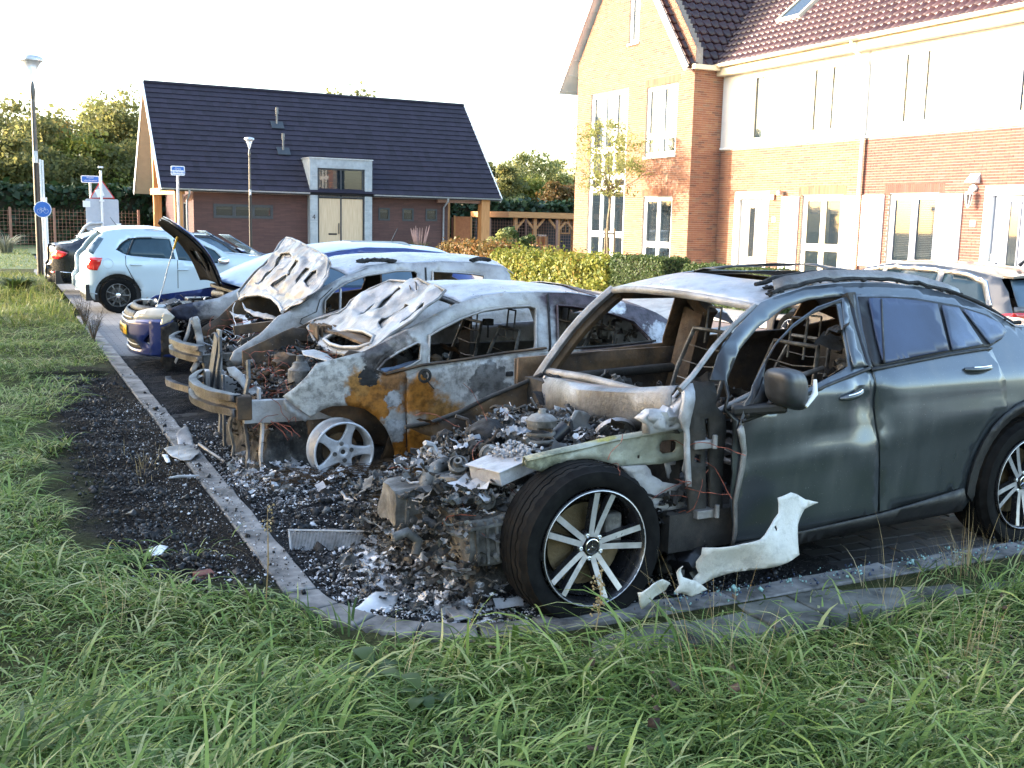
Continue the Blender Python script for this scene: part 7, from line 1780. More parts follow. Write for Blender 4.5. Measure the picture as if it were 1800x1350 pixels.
rail3 = V3.tr(roof3[5:]); rail3 = [V3.tr([(611,484)])[0]]+rail3; x0_3 = rail3[0][0]
V3.roof('roof', rail3+[(rail3[-1][0]+.08, rail3[-1][1]-.06)], M_roofw, .07, disp=lambda x, y: .010*nz(x*3, y*3, 5), endcurve=(.1, .05))
mb = MB(); rr_ = random.Random(9)
for px0, px1, py in ((634, 690, 463), (833, 859, 461)):
 for i in range(14):
  t = i/13; q = V3.hit(px0+(px1-px0)*t, py-2*math.sin(t*3)); lump(mb, (q[0], -V3.S(*q)+.02, q[1]+.02), (.05, .03, .022), i+px0, 1, .6)
mb.build('charred_roof_trim', M_soot, V3.t, smooth=50)
pl = V3.tr(roof3[:6]); V3.bar('pillar_inner', [(p[0], -V3.S(*p)+.03, p[1]-.02) for p in pl], .05, .04, M_pale); V3.bar('pillar_inner', [(p[0], V3.S(*p)-.03, p[1]-.02) for p in pl], .05, .04, M_rusty)
P3 = Vector((.10, 0, .93)); n3 = Vector((-math.sin(R(44)), 0, math.cos(R(44))))
bon3 = [(420,516),(438,498),(455,484),(469,471),(484,450),(498,433),(507,422),(516,424),(530,430),(542,436),(560,446),(578,456),(584,464),(576,487),(562,507),(544,524),(528,534),(513,541),(496,548),(491,536),(478,524),(456,518),(433,520),(422,527)]
def ribs3(p):
 q = p-P3; u = q.dot(Vector((math.cos(R(44)), 0, math.sin(R(44))))); v = p.y
 return .018*math.tanh(3*math.sin(v*10+2.2*math.sin(u*5)))*(1 if .12 < u < .55 else 0)+.022*nz(u*5, v*5, 8)+.012*nz(u*11, v*11, 2)+.03*math.sin(u*2.2)
cut3 = [[(487,466),(494,456),(506,452),(511,457),(503,468),(492,474)], [(458,494),(470,481),(480,476),(483,483),(472,493),(460,498)], [(511,476),(521,467),(527,469),(520,482),(512,486)], [(524,490),(536,477),(541,478),(533,491),(524,496)], [(482,500),(500,488),(506,490),(500,502),(492,508)], [(543,497),(552,486),(558,484),(556,492),(546,502)]]
cut3 = [grow(h, 1.5) for h in cut3]
V3.pxpanel('bonnet', bon3, P3-n3*.012, n3, M_bare, disp=ribs3, d=.022, solid=.0)  # skin metal chosen to make the frame slots read as shaded recesses
V3.pxpanel('bonnet_frame', bon3, P3+n3*.018, n3, M_hoodg, holes=cut3, disp=ribs3, d=.022, solid=.008)
q = [V3.plane(a, b, P3, n3) for a, b in bon3]; q = [p_+n3*(ribs3(p_)+.01) for p_ in q]; MB().tube([q[i].lerp(q[(i+1) % len(q)], t) for i in range(len(q)) for t in (0, .5)]+[q[0]], .013, 6, False).build('bonnet_hem', M_bare, V3.t, smooth=60)
q = [V3.plane(a, b, P3+n3*.02, n3) for a, b in bon3[-6:]]; MB().tube(q, .018, 8).build('bonnet_lip', M_ash, V3.t, smooth=60)
MB().box((.42, -.74, .2), (.50, .74, .85)).build('firewall', M_char, V3.t); MB().box((.45, -.80, .15), (3.0, .80, .22)).box((.45, -.84, .2), (3.0, -.78, .72)).box((.45, .78, .2), (3.0, .84, .78)).build('floor_pan', M_char, V3.t)
V3.bar('far_centre_pillar', [(1.45, .76, .3), (1.44, .75, .9), (1.36, .60, 1.32)], .16, .12, M_char)
V3.bar('far_window_frame', [(1.95, .75, .9), (1.80, .60, 1.32)], .05, .05, M_char)
for y_ in (-.33, .33): seatframe(V3.t, 1.25, y_, .40, M_cast, .54)
junk(V3.t, ((.5, -.7, .4), (.95, .7, .86)), 90, .09, [M_char, M_soot, M_cast], 51, 'dashboard_remains'); junk(V3.t, ((1.7, -.7, .4), (2.9, .7, .95)), 90, .12, [M_char, M_soot], 52, 'cabin_remains')
V3.bar('near_chassis_rail', [(-.6, -.55, .45), (.45, -.55, .5)], .07, .14, M_cast); V3.bar('wing_rail', [(-.35, -.66, .74), (.48, -.70, .84)], .05, .08, M_rusty)
beam('bumper_beam', lambda y: -.60-.16*(1-(y/.66)**2), -.62, .66, [(p_, q_+.02) for p_, q_ in PB], M_beam, V3.t, seed=5)
beam('fallen_lower_beam', lambda y: -.70-.10*(1-(y/.66)**2), -.62, .40, [(.03, .22), (-.02, .22), (-.02, .17), (.03, .17)], M_beam, V3.t, tilt=-.05, seed=8)
V3.pxpanel('radiator_support', [(340,557),(347,555),(352,562),(355,585),(358,600),(363,622),(366,645),(370,660),(364,662),(358,648),(352,636),(345,650),(338,656),(334,650),(341,636),(346,618),(345,600),(341,580),(336,565)], (-.52, -.1, .6), (-.4, -1, 0), M_hoodw, d=.025, disp=lambda p: .02*nz(p.z*12, p.y*5))
V3.pxpanel('radiator_support', [(333,560),(338,557),(332,590),(318,620),(309,640),(306,636),(316,612),(327,585)], (-.58, .35, .6), (-.4, -1, 0), M_pale, d=.025)
V3.pxpanel('radiator_support', [(424,0)]*0+[(372,655),(398,652),(396,700),(386,705),(376,702)], (-.45, -.62, .5), (-.3, -1, 0), M_pale, d=.03)
for pts in ([(404,547),(420,553),(437,553),(440,560),(425,561),(410,556)], [(425,530),(433,542),(450,548),(470,552),(486,557),(484,562),(465,559),(445,554),(430,545)], [(432,564),(445,572),(465,580),(460,583),(444,578),(434,572)]):
 V3.pxpanel('twisted_bracket', pts, (.02, -.1, .80), (-.5, -.4, 1), M_hoodw, d=.02, disp=lambda p: .02*nz(p.x*15, p.y*15))
junk(V3.t, ((-.5, -.60, .12), (.42, .60, .80)), 1500, .05, [M_soot, M_char, M_cast, M_soot], 55, 'engine_remains', density=lambda c: c.z < .60+.2*nz(c.x*4, c.y*4, 3)+.12*c.x); heap(V3, -.50, .44, -.58, .62, lambda x, y: .52+.15*x, M_crust, seed=19); junk(V3.t, ((-.2, -.4, .65), (.35, .2, .82)), 60, .05, [M_black, M_galv, M_soot], 56, 'wiper_linkage_remains')
burntwires(V3.t, ((-.4, -.5, .5), (.3, .3, .8)), 20, .25, .0025, M_copper, 'engine_wiring', 12); burntwires(V3.t, ((-.4, -.5, .5), (.3, .3, .8)), 12, .4, .004, M_galv, 'cables', 13)
V3.side('inner_wing', [(-.3, .30), (.45, .2), (.5, .8), (.1, .8), (-.3, .66)], M_char, (), -.16, .06, solid=.02)
ash_wheel(V3, 0, -.84, .205, .3); ash_wheel(V3, 2.42, -.84, .205); ash_wheel(V3, 0, .84, .205, 0, 1); ash_wheel(V3, 2.42, .84, .205, 0, 1)
# blue hatchback, scorched on its near side, bonnet up
V4 = Car('blue_hatchback', 'blue hatchback with raised bonnet and scorched pale front wing', 'car', 2.10, 12.62, 0, R(0), W=.875, Wr=.60, zb=.92, zr=1.39, xf=-.86, xr=3.25, rf=.75, rr=.5, kf=.45, kr=.75)
C4 = dict(o=(180, 360), k=4.218)
fen4 = V4.tr([(478,775),(600,735),(700,718),(860,690),(940,650),(1040,608),(1060,640),(1062,760),(1060,900),(1000,1000),(960,960),(910,880),(850,850),(800,842),(740,850),(650,862),(545,842),(520,812)], **C4)
V4.side('front_wing', fen4, M_fend, (), .0, .05, disp=lambda x, z: .006*nz(x*5, z*5), solid=.01)
roof4 = [('L',.36,.93),('L',.60,1.07),('L',.95,1.225),('L',1.30,1.335),('L',1.8,1.405),('L',2.3,1.40),('L',2.8,1.35),('L',3.05,1.25),('L',3.2,1.0)]
b4 = V4.tr(roof4+[('L',3.25,.7),('L',3.22,.35),('L',2.9,.25)]+[('L', 2.55+.35*math.cos(R(a)), .31+.35*math.sin(R(a))) for a in range(0, 181, 20)]+[('L',2.1,.2),('L',.4,.2),('L',.42,.9)])
w4 = [(.72,.97),(1.05,1.17),(1.38,1.285),(1.85,1.335),(2.4,1.32),(2.75,1.25),(2.80,1.0),(1.6,.95)]
V4.side('body_side', b4, M_blue, [w4], 0, .08); V4.side('body_side', b4, M_blue, [w4], 0, .1, near=False)
V4.side('side_windows', w4, M_carglass, (), -.01, .1); V4.side('side_windows', w4, M_carglass, (), -.01, .1, near=False)
V4.side('window_divider', [(1.72,.95),(1.80,.95),(1.78,1.34),(1.70,1.34)], M_blackpl, (), .004, .1)
rail4 = [(1.28,1.33),(1.45,1.365),(1.8,1.405),(2.3,1.40),(2.8,1.35),(3.05,1.25),(3.2,1.0)]
V4.roof('roof', rail4, M_wind, .06, endcurve=(.12, .04));
V4.roof('windscreen', [(.36,.945),(.60,1.085),(.95,1.24),(1.30,1.335)], M_wind, .06, endcurve=(.22, -.08), inset=.03)
V4.roof('open_roof_window', [(1.75,1.405),(2.45,1.40)], M_black, .066, inset=.12)
mb = MB(); q = V4.yat(680, 438, 0); mb.bar(q+Vector((-.08, 0, 0)), q+Vector((.08, 0, .01)), .04, .04); mb.tube([q+Vector((.02, 0, .02)), q+Vector((.14, 0, .26))], [.008, .004], 6); mb.build('aerial', M_black, V4.t)
def xn(y, z):
 t = abs(y)/.80; return -.86+.05*(z-.5)**2*4+.42*t**3.2+(.03 if z < .34 else 0)+(.10*max(0, z-.62)/.2)
def nose(name, pl, mt, off=0.0, solid=.02, d=.06, holes=()): return panel(name, pl, lambda y, z: (xn(y, z)-off, y, z), mt, V4.t, holes, d, solid, 45, flip=True)
nose('bumper', [(-.80,.20),(.80,.20),(.80,.62),(.55,.60),(.3,.57),(-.3,.57),(-.55,.60),(-.80,.62)], M_blue, 0, holes=[[(-.50,.26),(.50,.26),(.42,.37),(-.42,.37)], [(-.76,.33),(-.60,.31),(-.56,.36),(-.62,.44),(-.74,.45)], [(.76,.33),(.60,.31),(.56,.36),(.62,.44),(.74,.45)]])
nose('lower_grille', [(-.51,.25),(.51,.25),(.43,.38),(-.43,.38)], M_blackpl, -.03); nose('upper_grille', [(-.40,.56),(.40,.56),(.42,.68),(-.42,.68)], M_blackpl, -.02)
nose('chrome_strip', [(-.40,.60),(.40,.60),(.40,.615),(-.40,.615)], M_galv, -.005, .01); nose('chrome_strip', [(-.42,.30),(.42,.30),(.42,.312),(-.42,.312)], M_galv, -.015, .01)
for s in (-1, 1): nose('fog_lamp', sorted([(s*.70,.345),(s*.62,.345),(s*.62,.40),(s*.70,.40)]) if 0 else [(s*.71,.345),(s*.615,.345),(s*.63,.405),(s*.70,.41)], M_hlens, -.02, .02); nose('fog_recess', [(s*.77,.32),(s*.59,.30),(s*.55,.37),(s*.62,.45),(s*.75,.46)], M_blackpl, -.05)
nose('headlight', [(-.40,.575),(-.60,.60),(-.78,.63),(-.80,.72),(-.62,.735),(-.44,.68)], M_hlens, -.01, .03); nose('headlight', [(.40,.575),(.60,.60),(.78,.63),(.80,.72),(.62,.735),(.44,.68)], M_hlens, -.0, .03)
hl = V4.tr([(425,895),(450,802),(500,800),(536,830),(505,865)], **C4); V4.side('headlight_side', hl, M_hlens, (), .012, .03)
V4.side('bumper_side', [(-.42,.20),(-.66,.21),(-.66,.60),(-.42,.60),(-.40,.45)], M_blue, (), .005, .05); V4.side('charred_wing_edge', V4.tr([(430,910),(530,860),(560,880),(570,960),(540,1080),(520,1220),(470,1240),(430,1160)], **C4), M_soot, (), .012, .03, disp=lambda x, z: .02*nz(x*12, z*12))
pl_ = nose('number_plate', [(-.30,.41),(.22,.41),(.22,.52),(-.30,.52)], M_plate, .018, .006)
mt_ = Matrix(((0, 0, -1, xn(0, .46)-.030), (-1, 0, 0, -.04), (0, 1, 0, .462), (0, 0, 0, 1)))
text('plate_lettering', '9-RSX-81', .098, mt_, M_black, pl_)
nose('slam_panel', [(-.6,.68),(.6,.68),(.55,.74),(-.55,.74)], M_blackpl, -.06, .03)
P4 = Vector((.42, 0, .98)); th = R(58); u4 = Vector((math.cos(th), 0, math.sin(th)))
def bmap(off):
 def f(u, y): s = u/1.0; p = P4+u4*u*(1.0); bow = .10*math.sin(PI*min(1, s)*.9); return p+Vector((-math.sin(th), 0, math.cos(th)))*(-bow+off-.06*(abs(y)/.7)**2.5)+Vector((0, 0, 0))
 return lambda u, y: tuple(f(u, y)+Vector((0, y, 0)))
pa = V4.plane(395, 500, (0, -.66, 0), (0, 1, 0)); pb_ = V4.plane(300, 386, (0, -.60, 0), (0, 1, 0)); pc = V4.plane(276, 380, (0, .55, 0), (0, 1, 0)); print('bonnet4', pa, pb_, pc)
hinge = Vector((pa.x, 0, pa.z)); tip = Vector((pb_.x, 0, pb_.z)); u4 = (tip-hinge); LB = u4.length; u4.normalize(); n4 = Vector((-u4.z, 0, u4.x)); n4 = n4 if n4.x > 0 else -n4
def bon4(off, wd=0.0):
 def f(u, y):
  s = u/LB; return tuple(hinge+u4*u+n4*(off+.10*math.sin(PI*min(1, max(0, s)))-.05*(abs(y)/.7)**2.5)+Vector((0, y, 0)))
 return f
ol4 = [(0, -.66), (LB*.5, -.68), (LB*.85, -.66), (LB*.97, -.50), (LB*1.02, 0), (LB*.97, .50), (LB*.85, .66), (LB*.5, .68), (0, .66)]
panel('bonnet', ol4, bon4(.02), M_blue, V4.t, (), .08, .008, 60)
panel('bonnet_liner', [(u*.97+.01, y*.95) for u, y in ol4], bon4(-.025), plain('matt_bonnet_liner', (.006, .006, .007), 1.0, spec=.05), V4.t, [[(LB*.12,-.1),(LB*.30,-.45),(LB*.42,-.45),(LB*.42,-.1)], [(LB*.12,.1),(LB*.30,.45),(LB*.42,.45),(LB*.42,.1)]], .06, .02, 60)
panel('bonnet_inner', [(u*.99, y*.98) for u, y in ol4], bon4(-.004), M_blk, V4.t, (), .08, .004, 60)
q0 = V4.plane(300+0, 548, (0, -.1, 0), (0, 1, 0)); q1 = V4.plane(310, 418, (0, -.1, 0), (0, 1, 0))
st = [V4.yat(275, 540, -.2), V4.yat(288, 500, -.2), V4.yat(295, 470, -.2), V4.yat(305, 438, -.2)]
V4.tube('bonnet_stay', st, .006, M_galv); V4.tube('stay_grip', [V4.yat(305, 438, -.2), V4.yat(312, 416, -.2)], .012, M_plate)
MB().box((.30, -.7, .3), (.38, .7, .88)).box((.45, -.78, .2), (2.9, .78, .26)).build('firewall', M_char, V4.t)
V4.bar('cowl_panel', [(.30, -.70, .90), (.18, 0, .93), (.30, .70, .90)], .14, .03, M_blackpl)
V4.side('far_wing', [(-.7,.62),(-.4,.76),(.4,.86),(.45,.3),(.36,.3),(.3,.5),(0,.64),(-.3,.5),(-.36,.3),(-.66,.3)], M_blue, (), 0, .07, near=False)
mb = MB(); mb.box((-.28, -.22, .62), (.12, .22, .74)); mb.build('engine_cover', M_blackpl, V4.t, bevel=.03)
mb = MB()
for k in range(4): mb.tube([(-.26, -.18+k*.11, .75), (-.42, -.18+k*.11, .70), (-.48, -.18+k*.11, .58)], .03, 8)
mb.build('intake_pipes', M_black, V4.t, smooth=60); MB().box((-.1, .32, .55), (.2, .58, .76)).build('battery', M_black, V4.t, bevel=.015); MB().tube([(.2, -.5, .7), (.26, -.2, .84), (.2, .2, .82), (.26, .5, .78)], .05, 10).build('air_duct', M_blackpl, V4.t, smooth=60)
MB().cbox((-.50, -.45, .70), (.12, .10, .10)).build('washer_tank', M_galv, V4.t, bevel=.02)
junk(V4.t, ((-.6, -.62, .4), (.36, .62, .74)), 260, .06, [M_blackpl, M_char, M_cast, M_black], 61, 'engine_bay_parts'); junk(V4.t, ((-.55, -.6, .68), (.3, .5, .78)), 50, .04, [M_galv, M_cast, M_black], 62, 'small_engine_parts')
burntwires(V4.t, ((-.5, -.55, .7), (.3, .5, .8)), 14, .3, .006, M_black, 'hoses', 14)
def road_wheel(car, x, yf, z, R_, rr, sg=-1, style='multi', rimm=None, steer=0):
 M = wheel_M(x, yf, z, steer, sg); w_ = bpy.data.objects.new('wheel', None); link(w_, car.t); tyre(w_, M, R_, rr, .2, .008)
 rb = rim_base(w_, M, rr, .18, rimm or M_rimpol, M_rimblk, .010)
 nsp = 9;
 for k in range(nsp):
  a = 2*PI*k/nsp; spoke_rim(w_, M, rr-.004, [(a, [(.03, -.012), (.10, -.009), (rr-.004, -.016), (rr-.004, .016), (.10, .009), (.03, .012)])], .03, -.012, .0, rimm or M_rimpol, M_rimblk, .018)
 mb = MB().lathe([(.042, -.04), (.042, -.006), (.034, .0), (0, .002)], None, 20); h = mb.build('wheel_cap', M_chrome, w_, smooth=35); h.data.transform(M); disc(w_, M, .13, -.08, M_cast); return w_
for x, yy, sg in ((0, -.86, -1), (2.55, -.86, -1), (0, .86, 1), (2.55, .86, 1)): road_wheel(V4, x, yy, .31, .31, .2, sg)
# intact cars
def simple_car(car, prof, wins, paint_, roofr, arches, R_=.32, rr=.21, rimm=None, door=None, glass=None, lower=.22, roofmat=None, crown=.05, extra_windows=()):
 """full body: flank with wheel arches, glazed band, roof, nose and tail shells"""
 ar = []
 for (xa, rad) in arches: ar.append([('A', xa, rad)])
 x_f, x_r = prof[0][0], prof[-1][0]
 pl = list(prof)
 for (xa, rad) in sorted(arches, reverse=True):
  pl += [(xa+rad*math.cos(R(a)), R_*.98+rad*math.sin(R(a))) for a in range(-12, 193, 12)]
 for near in (True, False):
  car.side('body_side', pl, paint_, list(wins), 0, .08, near=near, solid=.02, disp=None)
  for w_ in wins: car.side('side_window', w_, glass or M_carglass, (), -.012, .1, near=near)
  for (xa, rad) in arches: car.side('wheel_well', [(xa+(rad+.02)*math.cos(R(a)), R_+(rad+.02)*math.sin(R(a))) for a in range(-20, 201, 20)], M_black, (), -.22, .1, near=near)
 car.roof('roof', roofr, roofmat or paint_, crown, endcurve=(.1, .04))
 for (xa, rad) in arches:
  for sg in (-1, 1): road_wheel(car, xa, sg*(car.W-.025), R_, R_, rr, sg, rimm=rimm)
 MB().box((x_f+.15, -car.W+.12, lower), (x_r-.15, car.W-.12, .5)).build('underbody', M_black, car.t)
V5 = Car('pale_hatchback', 'pale ice blue small hatchback seen from its right rear, left of the wrecks', 'car', 1.86, 19.60+.83, 0, 0, W=.84, Wr=.58, zb=.93, zr=1.44, xf=-.56, xr=3.50, rf=.40, rr=.75, kf=.74, kr=.5)
K5 = dict(o=(70, 390), k=7.94); K1 = dict(o=(0, 80), k=2.812)
p5 = V5.tr([(497,925),(500,760),(520,725),(556,705),(548,540),(560,470),(590,430),(640,395),(700,310),(800,195),(870,152),(1000,120),(1200,103),(1588,104)], **K5)+V5.tr([(700,910),(800,918),(880,924),(960,945),(1060,992),(1120,1028)], **K1)+[(2.75,.98),(3.2,.88),(3.45,.70),(3.5,.5),(3.45,.25)]
p5b = V5.tr([(640,1060),(560,1020)], **K5)
w5 = [V5.tr([(1072,392),(1120,330),(1160,290),(1240,240),(1300,232),(1290,250),(1205,460),(1150,435)], **K5), V5.tr([(1312,232),(1450,226),(1560,224)], **K5)+V5.tr([(838,957),(868,1056),(760,1050),(650,1040)], **K1)+V5.tr([(1222,462)], **K5), V5.tr([(855,958),(910,958),(975,975),(1060,1012),(1125,1080),(1000,1072),(882,1060)], **K1)]
simple_car(V5, p5, w5, M_polo, V5.tr([(870,150),(1000,119),(1200,103),(1588,104)], **K5)+V5.tr([(800,915),(880,922),(960,942)], **K1), [(.0, .385), (2.47, .385)], .315, .205, M_cast, glass=M_side, crown=.06)
V5.side('window_trim', V5.tr([(1060,392),(1110,322),(1155,280),(1240,228),(1400,216),(1560,214),(1560,226),(1400,228),(1240,242),(1160,292),(1120,332),(1075,394)], **K5), M_blackpl, (), .004, .05)
V5.side('centre_pillar', V5.tr([(1300,232),(1314,232),(1228,462),(1204,460)], **K5), M_blackpl, (), .003, .05)
V5.side('door_seam', V5.tr([(1190,470),(1198,470),(1205,600),(1290,760),(1420,960),(1412,962),(1280,765),(1197,603)], **K5), M_blackpl, (), .004, .05)
V5.side('door_seam', V5.tr([(876,1060),(879,1060),(882,1200),(879,1200)], **K1), M_blackpl, (), .004, .05)
def ring(car, px, py, r_, name, mt):
 c = car.hit(px, py); pts = [(c[0]+r_*math.cos(t), -car.S(c[0]+r_*math.cos(t), c[1]+r_*math.sin(t))-.001, c[1]+r_*math.sin(t)) for t in np.linspace(0, 2*PI, 22)]; MB().tube(pts, .003, 4, False).build(name, mt, car.t)
ring(V5, 70+952/7.94, 390+582/7.94, .085, 'fuel_flap', M_galv)
for q in ((70+1345/7.94, 390+600/7.94), (0+905/2.812, 80+1108/2.812)):
 c = V5.hit(*q); MB().tube([(c[0]-.09, -V5.W-.015, c[1]), (c[0]-.04, -V5.W-.04, c[1]), (c[0]+.05, -V5.W-.04, c[1]), (c[0]+.09, -V5.W-.015, c[1])], .014, 8).build('door_handle', M_polo, V5.t, smooth=60)
tl = V5.tr([(700,492),(872,500),(850,570),(800,678),(690,665),(652,640),(668,560)], **K5); V5.side('tail_light', tl, M_tail, (), .012, .03)
c = V5.hit(1100/2.812, 80+1065/2.812); mb = MB(); lump(mb, (c[0], -V5.W-.10, c[1]), (.11, .08, .075), 2, 3, .05); mb.build('wing_mirror', M_chrome, V5.t, smooth=80)
def tail_shell(car, x0, mt, z0, z1, wdt, lean=.0):
 return panel('tail_panel', [(-wdt, z0), (wdt, z0), (wdt, z1), (-wdt, z1)], lambda y, z: (x0+.12*(abs(y)/wdt)**3+lean*max(0, z-.62)-.04*math.sin((z-.25)*5), y, z), mt, car.t, (), .1, .02, 50, flip=True)
tail_shell(V5, -.44, M_polo, .25, .93, .66, .10)
panel('rear_window', [(-.56,.95),(.56,.95),(.46,1.36),(-.46,1.36)], lambda y, z: (-.36+(z-.93)*.66+.10*(abs(y)/.6)**2, y, z), M_side, V5.t, (), .1, .01, 60, flip=True)
panel('number_plate', [(-.25,.50),(.25,.50),(.25,.61),(-.25,.61)], lambda y, z: (-.50, y, z), M_plate, V5.t, (), .1, .01, 60, flip=True)
V5.bar('rear_spoiler', [(-.10,-.52,1.40),(-.10,.52,1.40)], .16, .03, M_polo)
V5.side('rear_quarter_glass_edge', V5.tr([(640,400),(820,205),(892,232),(742,452)], **K5), M_carglass, (), .002, .05)
V5.side('bumper_crease', V5.tr([(500,930),(700,985),(800,1000),(798,1012),(690,998),(500,945)], **K5), M_galv, (), .003, .05)
q = V5.yat(211, 404, 0); MB().bar(q+Vector((-.08, 0, 0)), q+Vector((.08, 0, 0)), .05, .03).tube([q, q+Vector((-.16, 0, .22))], [.008, .004], 6).build('aerial', M_black, V5.t)
panel('windscreen', [(-.56,1.0),(.56,1.0),(.48,1.38),(-.48,1.38)], lambda y, z: (3.0-(z-.9)*1.7-.15*(abs(y)/.6)**2-.1, y, z), M_carglass, V5.t, (), .1, .01, 60)
panel('bonnet', [(2.55,-.7),(3.45,-.6),(3.45,.6),(2.55,.7)], lambda x, y: (x, y, .98-.25*((x-2.55)/.95)**2-.05*(y/.7)**2+.02), M_polo, V5.t, (), .12, .01, 60)
V6 = Car('black_saloon', 'black saloon with red tail light partly behind the pale hatchback', 'car', 2.05, 24.3+.9, 0, 0, W=.90, Wr=.62, zb=.95, zr=1.43, xf=-1.0, xr=3.75, rf=.45, rr=.8, kf=.72, kr=.5)
p6 = V6.tr([(100,700),(92,600),(128,560),(135,440),(130,370),(135,335),(160,322),(300,310),(440,302),(520,272),(600,238),(700,200),(800,178),(900,140)], **K5)+V6.tr([(800,928),(880,932),(950,938),(1040,942),(1120,975),(1180,1020),(1225,1055)], **K1)+[(3.1,.98),(3.6,.82),(3.75,.6),(3.7,.25)]
w6 = [V6.tr([(640,262),(820,215),(900,190),(900,330),(700,300)], **K5), V6.tr([(880,945),(1035,950),(1100,980),(1190,1048),(1060,1055),(880,1052)], **K1)]
p6[0] = (p6[0][0], .25)
simple_car(V6, p6, w6, M_blk, V6.tr([(600,236),(700,198),(800,176),(900,138)], **K5)+V6.tr([(880,930),(950,936),(1040,940)], **K1), [(0, .40), (2.85, .40)], .33, .22, None, crown=.05)
V6.side('tail_light', V6.tr([(212,392),(300,408),(388,430),(362,468),(300,500),(262,522),(175,512),(165,450),(196,436)], **K5), M_tail, (), .012, .04)
V6.side('rear_reflector', V6.tr([(140,690),(212,688),(218,706),(148,712)], **K5), M_tail, (), .012, .04); V6.side('chrome_strip', V6.tr([(220,686),(540,712),(540,722),(222,700)], **K5), M_chrome, (), .012, .05)
tail_shell(V6, -1.0, M_blk, .25, .98, .68, .08); panel('boot_lid', [(-1.0,-.66),(-.55,-.68),(-.55,.68),(-1.0,.66)], lambda x, y: (x, y, V6.rail_z(V6.tr([(135,335),(300,310),(440,300)], **K5), x)+.03*(1-(y/.7)**2)), M_blk, V6.t, (), .1, .01, 60)
panel('rear_window', [(-.6,-.60),(.25,-.50),(.25,.50),(-.6,.60)], lambda x, y: (x, y, V6.rail_z(V6.tr([(440,300),(600,236),(800,176)], **K5), x)+.03*(1-(y/.6)**2)), M_carglass, V6.t, (), .1, .01, 60)
panel('windscreen', [(-.60,1.0),(.60,1.0),(.50,1.38),(-.50,1.38)], lambda y, z: (3.15-(z-.9)*1.8-.15*(abs(y)/.6)**2, y, z), M_carglass, V6.t, (), .1, .01, 60)
panel('bonnet', [(2.95,-.75),(3.7,-.65),(3.7,.65),(2.95,.75)], lambda x, y: (x, y, 1.0-.2*((x-2.95)/.8)**2-.05*(y/.7)**2), M_blue, V6.t, (), .12, .01, 60)  # blue paint on the black car's bonnet stands for reflected sky
q = V6.yat(193, 405, 0); MB().bar(q+Vector((-.12, 0, -.02)), q+Vector((.06, 0, .0)), .04, .07).build('aerial_fin', M_blk, V6.t, bevel=.01)
V7 = Car('grey_estate', 'grey brown estate car on the road behind the nearest wreck, tail to the right', 'car', 0, 0, 0, 0, W=.91, Wr=.64, zb=.95, zr=1.42, xf=-.85, xr=3.75, rf=.5, rr=.5, kf=.6, kr=.80)
V7.t.location = (11.5, 12.35, -.15); V7.t.rotation_euler = (0, 0, R(-90+2)); V7.M = wm(V7.t); V7.I = V7.M.inverted()
p7 = [(-.80,.28),(-.82,.62),(-.6,.80),(.0,.92),(.45,1.0),(.85,1.22),(1.2,1.38),(1.6,1.45),(2.2,1.46),(2.8,1.42),(3.35,1.34),(3.5,1.20),(3.62,1.0),(3.72,.75),(3.72,.3)]
w7 = [[(.80,1.03),(1.0,1.17),(1.28,1.33),(1.48,1.37),(1.50,1.03)], [(1.58,1.03),(1.56,1.375),(2.40,1.37),(2.46,1.02)], [(2.54,1.02),(2.50,1.37),(2.85,1.34),(3.12,1.26),(3.32,1.02)]]
simple_car(V7, p7, w7, M_est, [(1.05,1.33),(1.2,1.38),(1.6,1.45),(2.2,1.46),(2.8,1.42),(3.35,1.34)], [(0, .40), (2.7, .40)], .33, .22, None, crown=.05, glass=M_side)
for near in (True, False): V7.side('roof_trim', [(.78,1.14),(1.2,1.345),(1.6,1.405),(2.2,1.41),(2.85,1.37),(3.15,1.29),(3.38,1.02),(3.40,1.02),(3.18,1.31),(2.87,1.392),(2.2,1.432),(1.6,1.427),(1.2,1.367),(.76,1.155)], M_chrome, (), .010, .05, near=near); V7.side('window_trim', [(.72,.99),(3.4,.985),(3.4,1.02),(.75,1.03)], M_blackpl, (), .004, .07, near=near)
panel('tailgate', [(-.74,.30),(.74,.30),(.74,1.02),(-.74,1.02)], lambda y, z: (3.73-.06*(z-.6)-.12*(abs(y)/.74)**4+.03*math.sin(z*7), y, z), M_est, V7.t, (), .08, .02, 50)
panel('rear_window', [(-.66,1.01),(.66,1.01),(.56,1.33),(-.56,1.33)], lambda y, z: (3.68-(z-1.0)*.75-.08*(abs(y)/.7)**3, y, z), M_carglass, V7.t, (), .08, .02, 50)
V7.bar('roof_spoiler', [(3.40,-.62,1.36),(3.44,0,1.40),(3.40,.62,1.36)], .16, .03, M_est); V7.bar('brake_light', [(3.50,-.14,1.365),(3.50,.14,1.365)], .03, .03, M_tail)
for s in (-1, 1): panel('tail_light', [(s*.40,.80),(s*.80,.78),(s*.82,.96),(s*.42,.94)], lambda y, z: (3.755-.06*(z-.6)-.14*(abs(y)/.74)**4, y, z), M_tail, V7.t, (), .06, .02, 50, flip=s > 0)
for s in (-1,): V7.side('tail_light_side', [(3.45,.82),(3.7,.79),(3.7,.96),(3.5,.93)], M_tail, (), .012, .04)
panel('windscreen', [(-.62,1.0),(.62,1.0),(.54,1.36),(-.54,1.36)], lambda y, z: (.5+(z-.98)*1.75-.0+.15*(abs(y)/.6)**2, y, z), M_carglass, V7.t, (), .1, .01, 60)
panel('bonnet', [(-.75,-.7),(.5,-.76),(.5,.76),(-.75,.7)], lambda x, y: (x, y, 1.0-.22*((.5-x)/1.25)**2-.05*(y/.7)**2), M_est, V7.t, (), .12, .01, 60)
